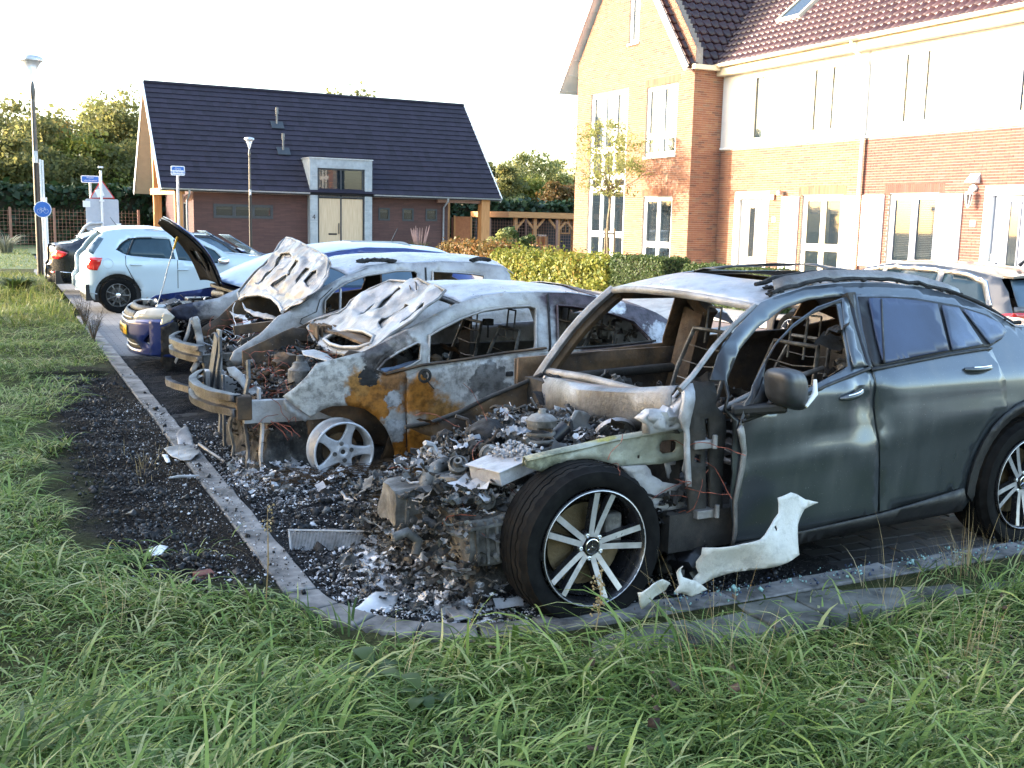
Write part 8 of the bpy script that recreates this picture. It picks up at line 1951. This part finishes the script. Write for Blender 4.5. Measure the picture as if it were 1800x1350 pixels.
mb = MB(); mb.tube([(3.0, .1, 1.49), (3.12, .1, 1.60)], [.03, .008], 8); mb.build('aerial_fin', M_blk, V7.t)
seatframe(V7.t, 1.5, -.35, .5, M_tan, .5); mb = MB(); lump(mb, (1.72, -.38, 1.12), (.08, .12, .09), 4, 3, .1); mb.build('headrest', M_orange, V7.t, smooth=60)
q = gr(1000, 441); V8 = Car('white_parked_car', 'small white car nose by the carport, cut off by the gabled house', 'car', 0, 0, 0, 0, W=.85, Wr=.6, zb=.9, zr=1.4, xf=-.8, xr=3.2)
V8.t.location = (33.5, 52.6, 0); V8.t.rotation_euler = (0, 0, R(20)); V8.M = wm(V8.t); V8.I = V8.M.inverted()
simple_car(V8, [(-.78,.3),(-.8,.6),(-.5,.78),(.2,.9),(.6,1.05),(1.0,1.3),(1.5,1.42),(2.4,1.42),(2.9,1.3),(3.1,1.0),(3.2,.6),(3.15,.3)], [[(.8,1.0),(1.1,1.25),(1.5,1.34),(2.5,1.34),(2.8,1.0)]], M_white, [(.95,1.28),(1.5,1.42),(2.4,1.42),(2.9,1.3)], [(0, .38), (2.4, .38)], .3, .2, None)
panel('bonnet', [(-.75,-.7),(.6,-.76),(.6,.76),(-.75,.7)], lambda x, y: (x, y, .98-.22*((.6-x)/1.35)**2-.05*(y/.7)**2), M_white, V8.t, (), .15, .01, 60)
panel('front_panel', [(-.7,.3),(.7,.3),(.7,.75),(-.7,.75)], lambda y, z: (-.8+.2*(abs(y)/.7)**3, y, z), M_white, V8.t, (), .15, .01, 60, flip=True); panel('headlight', [(.3,.55),(.65,.6),(.65,.72),(.35,.68)], lambda y, z: (-.83+.2*(abs(y)/.7)**3, y, z), M_carglass, V8.t, (), .15, .01, 60, flip=True); panel('headlight', [(-.3,.55),(-.65,.6),(-.65,.72),(-.35,.68)], lambda y, z: (-.83+.2*(abs(y)/.7)**3, y, z), M_carglass, V8.t, (), .15, .01, 60)
panel('windscreen', [(-.62,1.0),(.62,1.0),(.54,1.36),(-.54,1.36)], lambda y, z: (.45+(z-.95)*1.4+.15*(abs(y)/.6)**2, y, z), M_carglass, V8.t, (), .1, .01, 60)
# grass
def blades(name, P, L, D, wid, droop, mat_, parent=None, nseg=4, up=.75):
 """P (n,3) roots, L lengths, D (n,2) lean direction, droop 0..1"""
 n = len(P); s = np.linspace(0, 1, nseg+1)[None, :]
 L = L[:, None]; dr = droop[:, None]
 hor = L*(dr*.95)*s**1.35; ver = L*(up*s*(1.15-.35*dr)-dr*.62*s**2.3)
 D3 = np.concatenate([D, np.zeros((n, 1))], 1)
 C = P[:, None, :]+D3[:, None, :]*hor[..., None]; C[..., 2] += np.maximum(ver, .004)
 ang = rng.normal(size=n)*.9; sd = np.stack([-D[:, 1]*np.cos(ang)+D[:, 0]*np.sin(ang)*.4, D[:, 0]*np.cos(ang)+D[:, 1]*np.sin(ang)*.4, np.sin(ang)*.5], 1)
 tw = wid[:, None]*(1-s**2.2*.93)*(.55+.45*np.minimum(1, s*4)); curl = rng.normal(size=(n, 1))*.10*L*s**2
 C[..., 0] += -D[:, 1:2]*curl; C[..., 1] += D[:, 0:1]*curl
 A = C+sd[:, None, :]*tw[..., None]; B = C-sd[:, None, :]*tw[..., None]
 V = np.stack([A, B], 2).reshape(n, -1, 3); k = (nseg+1)*2
 b = (np.arange(n)*k)[:, None]; F = np.concatenate([np.stack([b+2*i, b+2*i+1, b+2*i+3, b+2*i+2], 2) for i in range(nseg)], 1).reshape(-1, 4)
 return setp(np_mesh(name, V.reshape(-1, 3), F, mat_, parent, smooth=True), kind='stuff')
def fieldn(x, y, f, s): return (np.sin(x*f+s+1.7*np.sin(y*f*.8+s*2))+np.sin(y*f*1.3+s*3+1.4*np.sin(x*f*.9+s)))*.5
M_grass = leafmat('verge_grass', [(0, (.014, .030, .008)), (.25, (.048, .088, .019)), (.46, (.130, .205, .045)), (.66, (.255, .345, .097)), (.80, (.38, .395, .18)), (1, (.60, .52, .32))], trans=.35, rough=.55)
M_grasslit = leafmat('sunlit_yellow_grass', [(0, (.05, .085, .015)), (.4, (.10, .15, .03)), (.75, (.19, .20, .06)), (1, (.42, .35, .18))], trans=.35, rough=.5)  # yellower twin of the verge grass; sunlight is put into its colour
M_straw = leafmat('dry_straw', [(0, (.16, .10, .04)), (.5, (.34, .26, .13)), (1, (.50, .42, .26))], trans=.25, rough=.6)
M_burntgr = leafmat('singed_grass', [(0, (.010, .008, .006)), (.5, (.04, .028, .016)), (1, (.14, .10, .055))], trans=.1, rough=.8)
def burntmask(x, y):
 e = fieldn(x, y, 3.1, 2.0)*.22+fieldn(x, y, 8, 1.0)*.15
 xb = np.interp(y, [4.4, 5.0, 5.8, 7.5, 9.5, 11.5, 12.8, 13.5], [1.2, .55, .30, .12, .30, .72, 1.05, 1.3])
 return (x > xb+e) & (y > 4.7+e) & (y < 13.3)
def grassok(x, y):
 return ~(((x > 1.10) & (y > 4.58)) | ((y > 3.71) & (x > 1.98)) | ((x > 1.1) & (y > 3.7) & (np.hypot(x-1.98, y-4.58) < .88)))
def scatter(n, x0, x1, y0, y1, dens):
 x = rng.uniform(x0, x1, n); y = rng.uniform(y0, y1, n); k = (rng.random(n) < dens(x, y)) & grassok(x, y); return x[k], y[k]
def slabdens(x, y):
 s_ = (y > 3.36) & (y < 3.72) & (x > 2.0) & (x < 6.3)
 return np.where(s_, np.clip(.10+.5*fieldn(x, y, 6, 5), .02, .55), 1.0)
def lawn(name, n, x0, x1, y0, y1, Lm, wm_, mat_, dr=(.45, 1.0), dens=lambda x, y: 1.0, comb=None, fade=True):
 dd = lambda x, y: np.where(burntmask(x, y), 0.0, 1.0)*slabdens(x, y)*dens(x, y)
 x, y = scatter(n, x0, x1, y0, y1, dd); m_ = len(x); z = gheight(x, y)-.01
 tus = np.clip(.75+.45*fieldn(x, y, 2.6, .7)+.25*fieldn(x, y, 7, 3.0), .35, 1.6)
 a = (1.1*fieldn(x, y, 1.1, 4.0)*2.2+rng.normal(size=m_)*1.15+(comb if comb is not None else -.6))
 L = Lm*tus*rng.lognormal(0, .32, m_).clip(.4, 1.9)
 return blades(name, np.stack([x, y, z], 1), L, np.stack([np.cos(a), np.sin(a)], 1), wm_*rng.lognormal(0, .35, m_).clip(.4, 2.2), rng.uniform(*dr, m_), mat_)
g1 = lawn('grass', 64000, -1.2, 8.4, 1.5, 3.74, .24, .0046, M_grass, dens=lambda x, y: np.clip(1.1-.0*y, 0, 1)*((np.abs(x) < 1+y*1.25)))
setp(g1, 'long tangled green grass in the foreground verge')
g2 = lawn('grass', 52000, -1.6, 1.16, 3.7, 9.5, .19, .0046, M_grass, dens=lambda x, y: np.clip(1.25-y*.09, .3, 1))
setp(g2, 'rough grass left of the scorched strip')
g5 = lawn('grass', 9000, -1.2, 4.2, 1.5, 3.72, .36, .0068, M_grass, dr=(.35, 1.0), dens=lambda x, y: np.clip(.95-.25*np.maximum(0, x-1), .1, 1)); setp(g5, 'broad light green blades standing over the verge')
g3 = lawn('grass', 30000, -2.6, 1.2, 9.2, 18, .20, .0048, M_grass, dens=lambda x, y: np.clip(1.5-y*.06, .3, 1)); setp(g3, 'rough grass beside the scorched cars further back')
g4 = lawn('grass', 30000, -5, 1.2, 17, 31, .26, .0075, M_grasslit, dr=(.2, .9)); setp(g4, 'sunlit yellowish long grass beyond the parking bays')
x = rng.uniform(-12, 1.2, 16000); y = rng.uniform(34.4, 51.5, 16000); a = rng.uniform(0, 6.28, 16000)
setp(blades('grass', np.stack([x, y, np.full(16000, .05)], 1), rng.uniform(.06, .14, 16000), np.stack([np.cos(a), np.sin(a)], 1), np.full(16000, .014), rng.uniform(.2, .8, 16000), M_grasslit, nseg=2), 'short lawn before the hedge')
def tussock(cx, cy, n, L0, w_, spread, mat_, comb=None, dr=(.5, 1.0), up=.9):
 a = rng.uniform(0, 6.28, n) if comb is None else comb+rng.normal(size=n)*.5; r_ = rng.uniform(0, spread, n)
 x = cx+np.cos(a)*r_; y = cy+np.sin(a)*r_; return np.stack([x, y, gheight(x, y)-.01], 1), rng.uniform(.55, 1.1, n)*L0, np.stack([np.cos(a), np.sin(a)], 1), np.full(n, w_)*rng.uniform(.6, 1.3, n), rng.uniform(*dr, n)
T = []
for (px, py, n, L0, w_, sp, cb) in ((610,1130,60,.34,.006,.10,None),(250,1120,60,.36,.006,.12,None),(830,1110,26,.36,.009,.05,None),(120,1180,60,.34,.006,.12,None),(1320,1180,130,.32,.004,.10,None),(1560,1060,170,.30,.0035,.12,-.5),(1750,1040,130,.30,.0035,.12,None),(1400,1280,140,.34,.0045,.14,None),(900,1260,120,.36,.006,.15,None),(420,1290,120,.38,.0065,.15,None),(1080,1180,90,.26,.004,.12,None),(740,1300,90,.34,.006,.12,None),(1650,1230,120,.34,.0045,.14,None),(60,1010,60,.26,.005,.12,None),(330,960,50,.22,.0045,.1,None),(640,1040,34,.20,.003,.06,None),(1235,1105,40,.14,.0025,.06,None),(1640,965,50,.16,.0025,.06,None)):
 g = gr(px, py, .04); T.append(tussock(g.x, g.y, n//2, L0*.8, w_, sp*2.6, None, cb, dr=(.6, 1.0)))
C_ = [np.concatenate([t[i] for t in T]) for i in range(5)]
setp(blades('grass', *C_, M_grass, up=.95), 'coarse broad-bladed tussocks standing out of the verge')
T = []
for (px, py, n, L0, sp) in ((1700,1010,60,.36,.25),(1780,960,60,.42,.2),(1230,1180,14,.60,.18),(1290,1240,16,.55,.3),(1560,1050,30,.34,.3),(700,1240,18,.35,.5),(200,1100,14,.35,.4),(470,1000,4,.45,.05),(1150,1060,24,.16,.25),(1000,1090,22,.18,.2),(1700,1150,70,.34,.5),(1300,1180,50,.30,.6),(560,1010,40,.16,.12),(250,820,60,.16,.4)):
 g = gr(px, py, .04); P_, L_, D_, w_, d_ = tussock(g.x, g.y, n, L0, .0016, sp, None); T.append((P_, L_, D_, w_, rng.uniform(.1, .75, n)))
C_ = [np.concatenate([t[i] for t in T]) for i in range(5)]
setp(blades('dry_stalks', *C_, M_straw, up=1.0), 'dry straw coloured stalks scattered through the verge')
x = rng.uniform(.1, 1.1, 26000); y = rng.uniform(4.6, 13, 26000); k = burntmask(x, y) & (fieldn(x, y, 5, 2) > -.15); x = x[k]; y = y[k]; n_ = len(x); a = rng.uniform(0, 6.28, n_)
setp(blades('singed_grass', np.stack([x, y, gheight(x, y)-.004], 1), rng.uniform(.02, .07, n_), np.stack([np.cos(a), np.sin(a)], 1), np.full(n_, .0014), rng.uniform(.4, 1, n_), M_burntgr, nseg=2), 'short singed stubble in the scorched strip')
def weed(label, px, py, n, s, leaf, h=.12):
 g = gr(px, py, .05); t = thing('weed', label, 'plant', (g.x, g.y, .03)); V = []; F = []
 for i in range(n):
  a = rng.uniform(0, 6.28); L = s*rng.uniform(.6, 1.2); e = rng.uniform(.2, .9); b = Vector((math.cos(a)*.02, math.sin(a)*.02, rng.uniform(.02, h))); d = Vector((math.cos(a), math.sin(a), 0)); sd = Vector((-d.y, d.x, 0)); bb = len(V)
  for k in range(5):
   q = k/4; w_ = L*.28*math.sin(PI*min(1, q*.9+.1)); c_ = b+d*L*q+Vector((0, 0, L*(e*q-.8*q*q))); V += [c_+sd*w_, c_-sd*w_]
  for k in range(4): F.append((bb+2*k, bb+2*k+1, bb+2*k+3, bb+2*k+2))
 np_mesh('leaves', np.array(V), np.array(F), leaf, t, smooth=True); return t
weed('low broad-leaved weed in the grass below the radiator remains', 655, 1215, 16, .13, L_box); weed('pale green weed at the bottom edge of the photo', 1010, 1330, 30, .07, L_lime, .08); weed('broad-leaved weed at the bottom right of centre', 740, 1262, 14, .10, L_box)
for i, (px, py, px2, py2, lab) in enumerate([(1045, 1120, 1058, 1000, 'dry seed head weed in front of the spoked wheel'), (466, 1075, 470, 890, 'single dry weed stalk standing at the kerb')]):
 g = gr(px, py, .04); q = at(px2, py2, 'y', g.y); t = thing('dry_weed', lab, 'plant', (g.x, g.y, .03)); mb = MB(); tp = q-Vector((g.x, g.y, .03)); mb.tube([(0, 0, 0), tp*.5+Vector((.01, 0, 0)), tp], [.003, .0025, .001], 5)
 for k in range(46 if i == 0 else 16):
  s_ = random.uniform(.35 if i == 0 else .7, 1); c_ = tp*s_+Vector((random.uniform(-.03, .03), random.uniform(-.03, .03), random.uniform(-.01, .02))); mb.tube([tp*s_, c_], .0008, 3); lump(mb, c_, (.005, .005, .006), k, 1, .4)
 mb.build('stem', M_straw, t)
for (px, py, h, lab) in ((150, 575, .55, 'dark twiggy dead weed at the verge edge before the blue car'), (165, 600, .45, 'smaller dead weed beside the twiggy one')):
 g = gr(px, py, .04); t = thing('dead_weed', lab, 'plant', (g.x, g.y, .03)); mb = MB()
 for k in range(26):
  a = random.uniform(0, 6.28); L = h*random.uniform(.5, 1); p1 = Vector((math.cos(a)*L*.35, math.sin(a)*L*.35, L)); mb.tube([(0, 0, 0), p1*.5+Vector((0, 0, .03)), p1], [.005, .003, .0012], 4)
  for j in range(5): s_ = random.uniform(.4, 1); e = p1*s_; mb.tube([e, e+Vector((random.uniform(-.08, .08), random.uniform(-.08, .08), random.uniform(0, .1)))], .0014, 3)
 mb.build('stems', M_bark, t)
# ash and charcoal on the bays
n = N('ash_bed'); f = n.noise(16, 7, .72); c = n.ramp(f, [(.38, (.002, .002, .0027)), (.56, (.006, .006, .007)), (.68, (.020, .019, .020)), (.82, (.09, .088, .09))])
big = n.step(n.noise(2.2, 5, .6, off=3), .45, .68); fine = n.step(n.noise(85, 4, .8, off=5), .60, .68)
c = n.mix(n.math('MULTIPLY', fine, n.math('ADD', n.math('MULTIPLY', big, .75), .22)), c, (.50, .50, .53))
c = n.mix(n.blob((1.98, 4.6, 0), .50, .8, 1.0, 5), c, n.mix(n.noise(40, 5, .7), (.05, .05, .05), (.62, .62, .64)))
n.set(col=c, rough=.9, spec=.2); n.bump(n.noise(70, 6, .75, off=2), .9, .012); M_ashbed = n.m
xs = np.arange(1.27, 5.4, .022); ys_ = np.arange(3.87, 13.6, .022); X, Y = np.meshgrid(xs, ys_); d_ = np.minimum(np.minimum(X-1.27, 5.3-X), np.minimum(Y-3.87, 13.5-Y))
Zf = np.zeros_like(X)
for (f_, a_, s_) in ((2.3, .010, 1), (6.1, .008, 2), (15, .006, 3), (33, .0045, 4), (71, .003, 5)): Zf += a_*fieldn(X+.1*np.sin(Y*f_*.7), Y, f_, s_)
pile = .05*np.exp(-((X-2.15)**2+(Y-4.55)**2)/.35)+.03*np.exp(-((X-1.6)/.5)**2)*(Y > 6)+.03*np.exp(-((X-2.0)**2+(Y-5.4)**2)/.3)+.02*np.exp(-((X-3)**2)/1.5)
Zf = Zf*1.1+pile*(.6+.5*fieldn(X, Y, 7, 6))
fadeout = np.clip((4.9-X)/1.1, 0, 1); Z = .012+Zf*fadeout-.05*(1-fadeout)+.0*d_
Z = np.where(corner_in(X, Y, .005), Z, -.08)
Z = np.clip(Z, -.1, .11); Vb = np.stack([X.ravel(), Y.ravel(), Z.ravel()], 1); nx2 = len(xs); ny2 = len(ys_); ii = (np.arange(ny2-1)[:, None]*nx2+np.arange(nx2-1)[None]).ravel()
keepf = (Z.ravel()[ii] > -.03) | (Z.ravel()[ii+nx2+1] > -.03); ii = ii[keepf]
ab = np_mesh('ash_bed', Vb, np.stack([ii, ii+1, ii+nx2+1, ii+nx2], 1), M_ashbed, smooth=True); setp(ab, 'black ash and charcoal covering the burnt bays', kind='stuff')
def zash(x, y):
 i = np.clip(((np.asarray(y)-ys_[0])/.022).astype(int), 0, ny2-1); j = np.clip(((np.asarray(x)-xs[0])/.022).astype(int), 0, nx2-1); return Z[i, j]
def flakes(name, label, n_, mats, size, fn, aspect=.25, lift=.004, z=None):
 x, y = fn(n_); k = corner_in(x, y, .0) if z is None else np.ones(len(x), bool); x, y = x[k], y[k]; n_ = len(x); zz = zash(x, y) if z is None else z(x, y)
 base = np.array([(-1,-1,-1),(1,-1,-1),(1,1,-1),(-1,1,-1),(-.8,-.7,1),(.9,-.8,1),(.7,.9,1),(-.9,.7,1)], float)
 s = size*rng.lognormal(0, .55, (n_, 1)).clip(.25, 4); sc_ = np.stack([s[:, 0], s[:, 0]*rng.uniform(.35, 1, n_), s[:, 0]*aspect*rng.uniform(.4, 1.8, n_)], 1)
 V = base[None]*sc_[:, None, :]*(1+rng.normal(size=(n_, 8, 3))*.22)
 a, b, c_ = rng.uniform(0, 6.28, n_), rng.normal(size=n_)*.45, rng.normal(size=n_)*.45
 ca, sa, cb, sb, cc, sc2 = np.cos(a), np.sin(a), np.cos(b), np.sin(b), np.cos(c_), np.sin(c_)
 Rz = np.zeros((n_, 3, 3)); Rz[:, 0, 0] = ca; Rz[:, 0, 1] = -sa; Rz[:, 1, 0] = sa; Rz[:, 1, 1] = ca; Rz[:, 2, 2] = 1
 Rx = np.zeros((n_, 3, 3)); Rx[:, 0, 0] = 1; Rx[:, 1, 1] = cb; Rx[:, 1, 2] = -sb; Rx[:, 2, 1] = sb; Rx[:, 2, 2] = cb
 Ry = np.zeros((n_, 3, 3)); Ry[:, 1, 1] = 1; Ry[:, 0, 0] = cc; Ry[:, 0, 2] = sc2; Ry[:, 2, 0] = -sc2; Ry[:, 2, 2] = cc
 V = np.einsum('nij,nkj->nki', Rz @ Rx @ Ry, V)+np.stack([x, y, zz+lift], 1)[:, None, :]
 F = np.array([(0,3,2,1),(4,5,6,7),(0,1,5,4),(1,2,6,5),(2,3,7,6),(3,0,4,7)]); F = (F[None]+(np.arange(n_)*8)[:, None, None]).reshape(-1, 4)
 mi = np.repeat(rng.integers(0, len(mats), n_), 6)
 return setp(np_mesh(name, V.reshape(-1, 3), F, mats, mi=mi), label, kind='stuff')
M_ashw = plain('white_ash', (.62, .62, .64), .9, var=.25, scale=30); M_ashg = plain('grey_ash', (.22, .21, .21), .9, var=.4, scale=30)
M_charc = plain('charcoal', (.004, .004, .005), .5, var=.5, scale=30)
def around(c, s): return lambda n_: (rng.normal(c[0], s[0], n_), rng.normal(c[1], s[1], n_))
def uni_(x0, x1, y0, y1): return lambda n_: (rng.uniform(x0, x1, n_), rng.uniform(y0, y1, n_))
flakes('charcoal_bits', 'black charcoal bits strewn over the burnt bays', 14000, [M_charc, M_charc, M_soot], .0055, uni_(1.3, 3.6, 3.9, 8.8), .6)
flakes('ash_flakes', 'white and grey ash flakes strewn over the burnt bays', 16000, [M_ashw, M_ashg, M_charc], .0026, uni_(1.3, 3.2, 3.9, 9), .4)
flakes('ash_heap', 'pale ash heap between the kerb and the engine', 34000, [M_ashw, M_ashw, M_ashg, M_charc], .0048, around((1.98, 4.58), (.25, .28)), .12, .010)
flakes('ash_heap', 'lumpy grey ash below the rusty car bumper', 12000, [M_ashw, M_ashg, M_ashg, M_charc], .0042, around((1.66, 6.9), (.20, .45)), .15, .008)
flakes('melt_lumps', 'larger melted lumps around the radiator', 260, [M_ash, M_charc, M_cast, M_ashg], .013, around((2.05, 4.7), (.30, .35)), .6, .012)
flakes('charred_lumps', 'charred lumps under the wrecks', 1400, [M_charc, M_soot, M_cast, M_char], .014, uni_(1.45, 3.4, 4.2, 8.4), .6, .010)
flakes('ash_specks', 'white ash specks on the scorched verge', 5200, [M_ashw, M_ashg, M_charc, M_charc], .0024, lambda n_: (rng.normal(.95, .18, n_), rng.uniform(4.6, 10, n_)), .5, z=lambda x, y: np.where(np.abs(x-1.185) < .075, .056, gheight(x, y)))
flakes('charcoal_bits', 'black crumbs strewn over the scorched verge', 5000, [M_charc, M_soot, M_charc], .006, lambda n_: (rng.normal(.70, .16, n_), rng.uniform(4.5, 12, n_)), .6, z=lambda x, y: np.where(np.abs(x-1.185) < .075, .056, gheight(x, y)))
flakes('fallen_leaves', 'small brown fallen leaves lying in the verge', 300, [plain('dead_leaf', (.10, .055, .03), .8, var=.4)], .0065, lambda n_: (rng.uniform(-.8, 6.2, n_), rng.uniform(1.8, 3.7, n_)), .08, z=lambda x, y: gheight(x, y)+.06)
flakes('glass_crumbs', 'greenish glass crumbs along the kerb behind the dark car', 500, [M_fog, plain('glass_crumb', (.25, .42, .40), .1)], .003, lambda n_: (rng.uniform(2.6, 6.0, n_), rng.normal(3.80, .05, n_)), .8, z=lambda x, y: np.full(len(x), .056))
for c_, n1, sd_ in (((1.98, 4.58), 260, 71), ((1.66, 6.85), 120, 72)):
 rr = random.Random(sd_)
 holder = thing('melted_sheet_heap', 'heap of crumpled melted alloy sheet '+('between the kerb corner and the front wheel' if sd_ == 71 else 'under the nose of the rust stained wreck'), 'scrap heap', (c_[0], c_[1], .02))
 dn = lambda q: corner_in(np.array(q.x+c_[0]), np.array(q.y+c_[1]), .05) and q.x*q.x+q.y*q.y < .34
 junk(holder, ((-.55, -.6, .02), (.5, .6, .09)), int(n1*1.4), .045, [M_ash, M_ashw, M_hoodw, M_ashw, M_cast], sd_, 'crumpled_sheet', 'ffpf', dn)
 junk(holder, ((-.6, -.6, .02), (.5, .6, .10)), n1*4, .022, [M_ash, M_ashw, M_ashg, M_charc], sd_+3, 'flakes', 'ff', dn)
# loose scrap in front of the engine
def scrap(name, label, cat='scrap metal', loc=(0, 0, 0)): return thing(name, label, cat, loc)
def gp(px, py, z=.03): return gr(px, py, z)
a, b = gp(507, 935, .10), gp(690, 938, .10); c_ = (a+b)/2; t = scrap('radiator_core', 'ash white finned radiator core lying in the debris', loc=tuple(gp(590, 955, .03))); o0 = Vector(t.location)
u = (b-a).normalized(); L = (b-a).length; up_ = Vector((0, .35, .9)).normalized(); nrm_ = u.cross(up_).normalized(); mb = MB()
M_ = Matrix.Identity(4)
for i in range(3): M_[i][0] = u[i]; M_[i][1] = up_[i]; M_[i][2] = nrm_[i]; M_[i][3] = (a-up_*.12-o0)[i]
mb.box((0, .125, -.012), (L, .135, .016), M_); mb.box((0, 0, -.01), (.012, .13, .014), M_); mb.build('radiator_frame', M_ash, t, bevel=.002)
mb = MB()
for i in range(int(L/.0075)):
 x = i*.0075; h = .125-(.08*max(0, (x/L-.7)/.3)+.012*abs(nz(x*30, 1))); mb.box((x, .004+.02*abs(nz(x*9, 5)), -.008+.004*nz(x*14)), (x+.0022, h, .012+.004*nz(x*14)), M_)
setp(mb.build('fins', M_ash, t), kind='stuff'); MB().box((0, .02, -.002), (L*.9, .11, .004), M_).build('core', M_ashg, t)
p0, p1 = gp(765, 1020, .05), gp(815, 1090, .03); d = (p1-p0); t = scrap('alloy_bracket', 'white perforated alloy bracket on the black ash', loc=tuple(gp(790, 1060, .03))); o0 = Vector(t.location); mb = MB(); rz = math.atan2(d.y, d.x)
M_ = Matrix.Translation((p0+p1)/2-o0) @ Matrix.Rotation(rz, 4, 'Z') @ Matrix.Rotation(R(6), 4, 'X')
L = d.length+.04; V2_, T_ = tri2d([(-L/2, -.042), (L/2, -.045), (L/2, .04), (-L/2, .044)], [[(.02, -.012), (.032, -.012), (.032, 0), (.02, 0)], [(.05, .012), (.062, .012), (.062, .024), (.05, .024)], [(-.06, -.02), (-.04, -.02), (-.04, -.012), (-.06, -.012)]], .02)
me = bpy.data.meshes.new('plate'); me.from_pydata([tuple(M_ @ Vector((x, y, .01*math.sin(x*9)))) for x, y in V2_], [], T_); fin(me, 'plate', M_ash, t, 40, solid=.008)
mb = MB(); mb.box((-L/2, -.046, -.02), (L/2, -.040, .012), M_); mb.box((L/2-.03, -.09, -.01), (L/2+.02, -.04, .006), M_); mb.build('flange', M_ash, t, bevel=.002)
MB().lathe([(.016, 0), (.016, .012), (0, .012)], M_ @ Matrix.Translation((L/2, -.065, .004)), 10).build('bolt', M_cast, t, smooth=30)
p = gp(848, 1070, .03); t = scrap('charred_pulley', 'dark charred pulley beside the white bracket', loc=tuple(p)); MB().lathe([(.045, -.01), (.048, .0), (.045, .012), (.03, .014), (.028, .0), (.012, .0), (.012, .02), (0, .02)], Matrix.Rotation(R(30), 4, 'X'), 20).build('disc', M_char, t, smooth=35); MB().tube([(-.09, .02, 0), (-.03, .01, .01), (.0, 0, .012)], .012, 7).tube([(.0, -.02, 0), (-.01, -.09, -.01)], .014, 7).build('arm', M_cast, t, smooth=50)
def sheetpiece(name, label, pts, z, mat_, amp=.02, tilt=(0, 0), solid=.004):
 P = [gr(px, py, z) for px, py in pts]; c = sum(P, Vector())/len(P); t = scrap(name, label, loc=tuple(c))
 panel('sheet', [(p.x-c.x, p.y-c.y) for p in P], lambda x, y: (x, y, amp*(math.sin(x*14+y*9)+nz(x*12, y*12, 3))*.6+x*tilt[0]+y*tilt[1]+amp*.4), mat_, t, (), .018, solid, 60)
sheetpiece('bent_sheet', 'bent bluish grey sheet lying by the curved kerb', [(612,1078),(660,1058),(706,1052),(690,1075),(655,1098),(628,1092)], .03, M_galv, .02, (0, .25))
sheetpiece('finned_scrap', 'small pale ribbed grate in the ash heap', [(722,990),(735,984),(758,1002),(756,1012),(742,1010),(722,1000)], .08, M_hoodw, .004, (0, .5), .01)
sheetpiece('folded_sheet', 'folded pale scrap on the kerb before the rusty car', [(310,772),(328,766),(338,774),(340,783),(328,784),(314,781)], .065, M_bare, .02, (0, .3))
sheetpiece('folded_sheet', 'crumpled grey sheet draped over the kerb stone', [(288,790),(330,782),(352,798),(335,808),(318,808),(300,800)], .062, M_bare, .014)
sheetpiece('scrap_strip', 'grey strip lying in the scorched verge', [(262,968),(280,960),(296,963),(284,974),(266,976)], .05, M_galv, .008)
sheetpiece('scrap_strip', 'dark strip lying across the scorched verge', [(285,800),(294,800),(300,812),(293,813)], .05, M_galv, .006)
sheetpiece('pale_scrap', 'crumpled pale alloy beside the gearbox', [(655,878),(690,872),(700,884),(680,896),(660,892)], .06, M_ash, .02)
sheetpiece('pale_scrap', 'flat torn pale piece at the heap edge', [(770,960),(810,952),(822,962),(800,975),(775,970)], .09, M_ash, .03)
t = scrap('melted_strip', 'shiny melted aluminium strip across the kerb', loc=tuple(gr(322, 838, .058))); MB().tube([(-.09, -.0, 0), (-.02, .01, .002), (.05, -.008, .002), (.10, .0, 0)], [.006, .010, .009, .004], 6).build('strip', M_ash, t, smooth=60)
t = scrap('steel_tube', 'thin bent steel tube reaching from the kerb to the rusty bumper', loc=tuple(gr(350, 790, .06))); q = gr(396, 812, .03)-Vector(t.location); MB().tube([(0, 0, .04), tuple(q*.4+Vector((0, 0, .02))), tuple(q)], .012, 7).build('tube', M_bare, t, smooth=60)
t = scrap('wooden_stick', 'half burnt wooden stick standing behind the radiator core', 'stick', loc=tuple(gr(632, 930, .05))); MB().bar((0, 0, -.05), (-.02, .01, .12), .018, .012).build('stick', M_barkp, t)
for (px, py, s, lab) in ((358, 1020, (.055, .05, .03), 'broken red brick piece in the scorched soil'),):
 g = gr(px, py, .03); t = thing('brick_piece', lab, 'brick', tuple(g)); mb = MB().cbox((0, 0, .02), (.09, .055, .045), rz=.2, rx=.1); mb.build('brick', M_brick2, t, bevel=.006)
for (px, py, r_, lab) in ((440, 1052, .045, 'brown clod of earth at the grass edge'), (535, 1090, .04, 'small dark stone beside the curved kerb'), (1075, 1175, .03, 'brown dead leaf curled in the grass')):
 g = gr(px, py, .03); t = thing('clod', lab, 'stone', tuple(g)); mb = MB(); lump(mb, (0, 0, .01), (r_, r_*.8, r_*.9), px, 3, .4); mb.build('clod', M_bark, t, smooth=60)
for (px, py, w_) in ((0, 0, 0),): pass
t = scrap('twisted_rod', 'thin rusty rod lying between the wrecks', loc=(2.2, 5.6, .03)); MB().tube([(0, 0, 0), (.25, .05, .03), (.5, .0, .01)], .006, 6).build('rod', M_rusty, t)
p = gr(470, 560, .02)
print('objects', len(bpy.data.objects), 'tris', sum(len(m.polygons) for m in bpy.data.meshes))
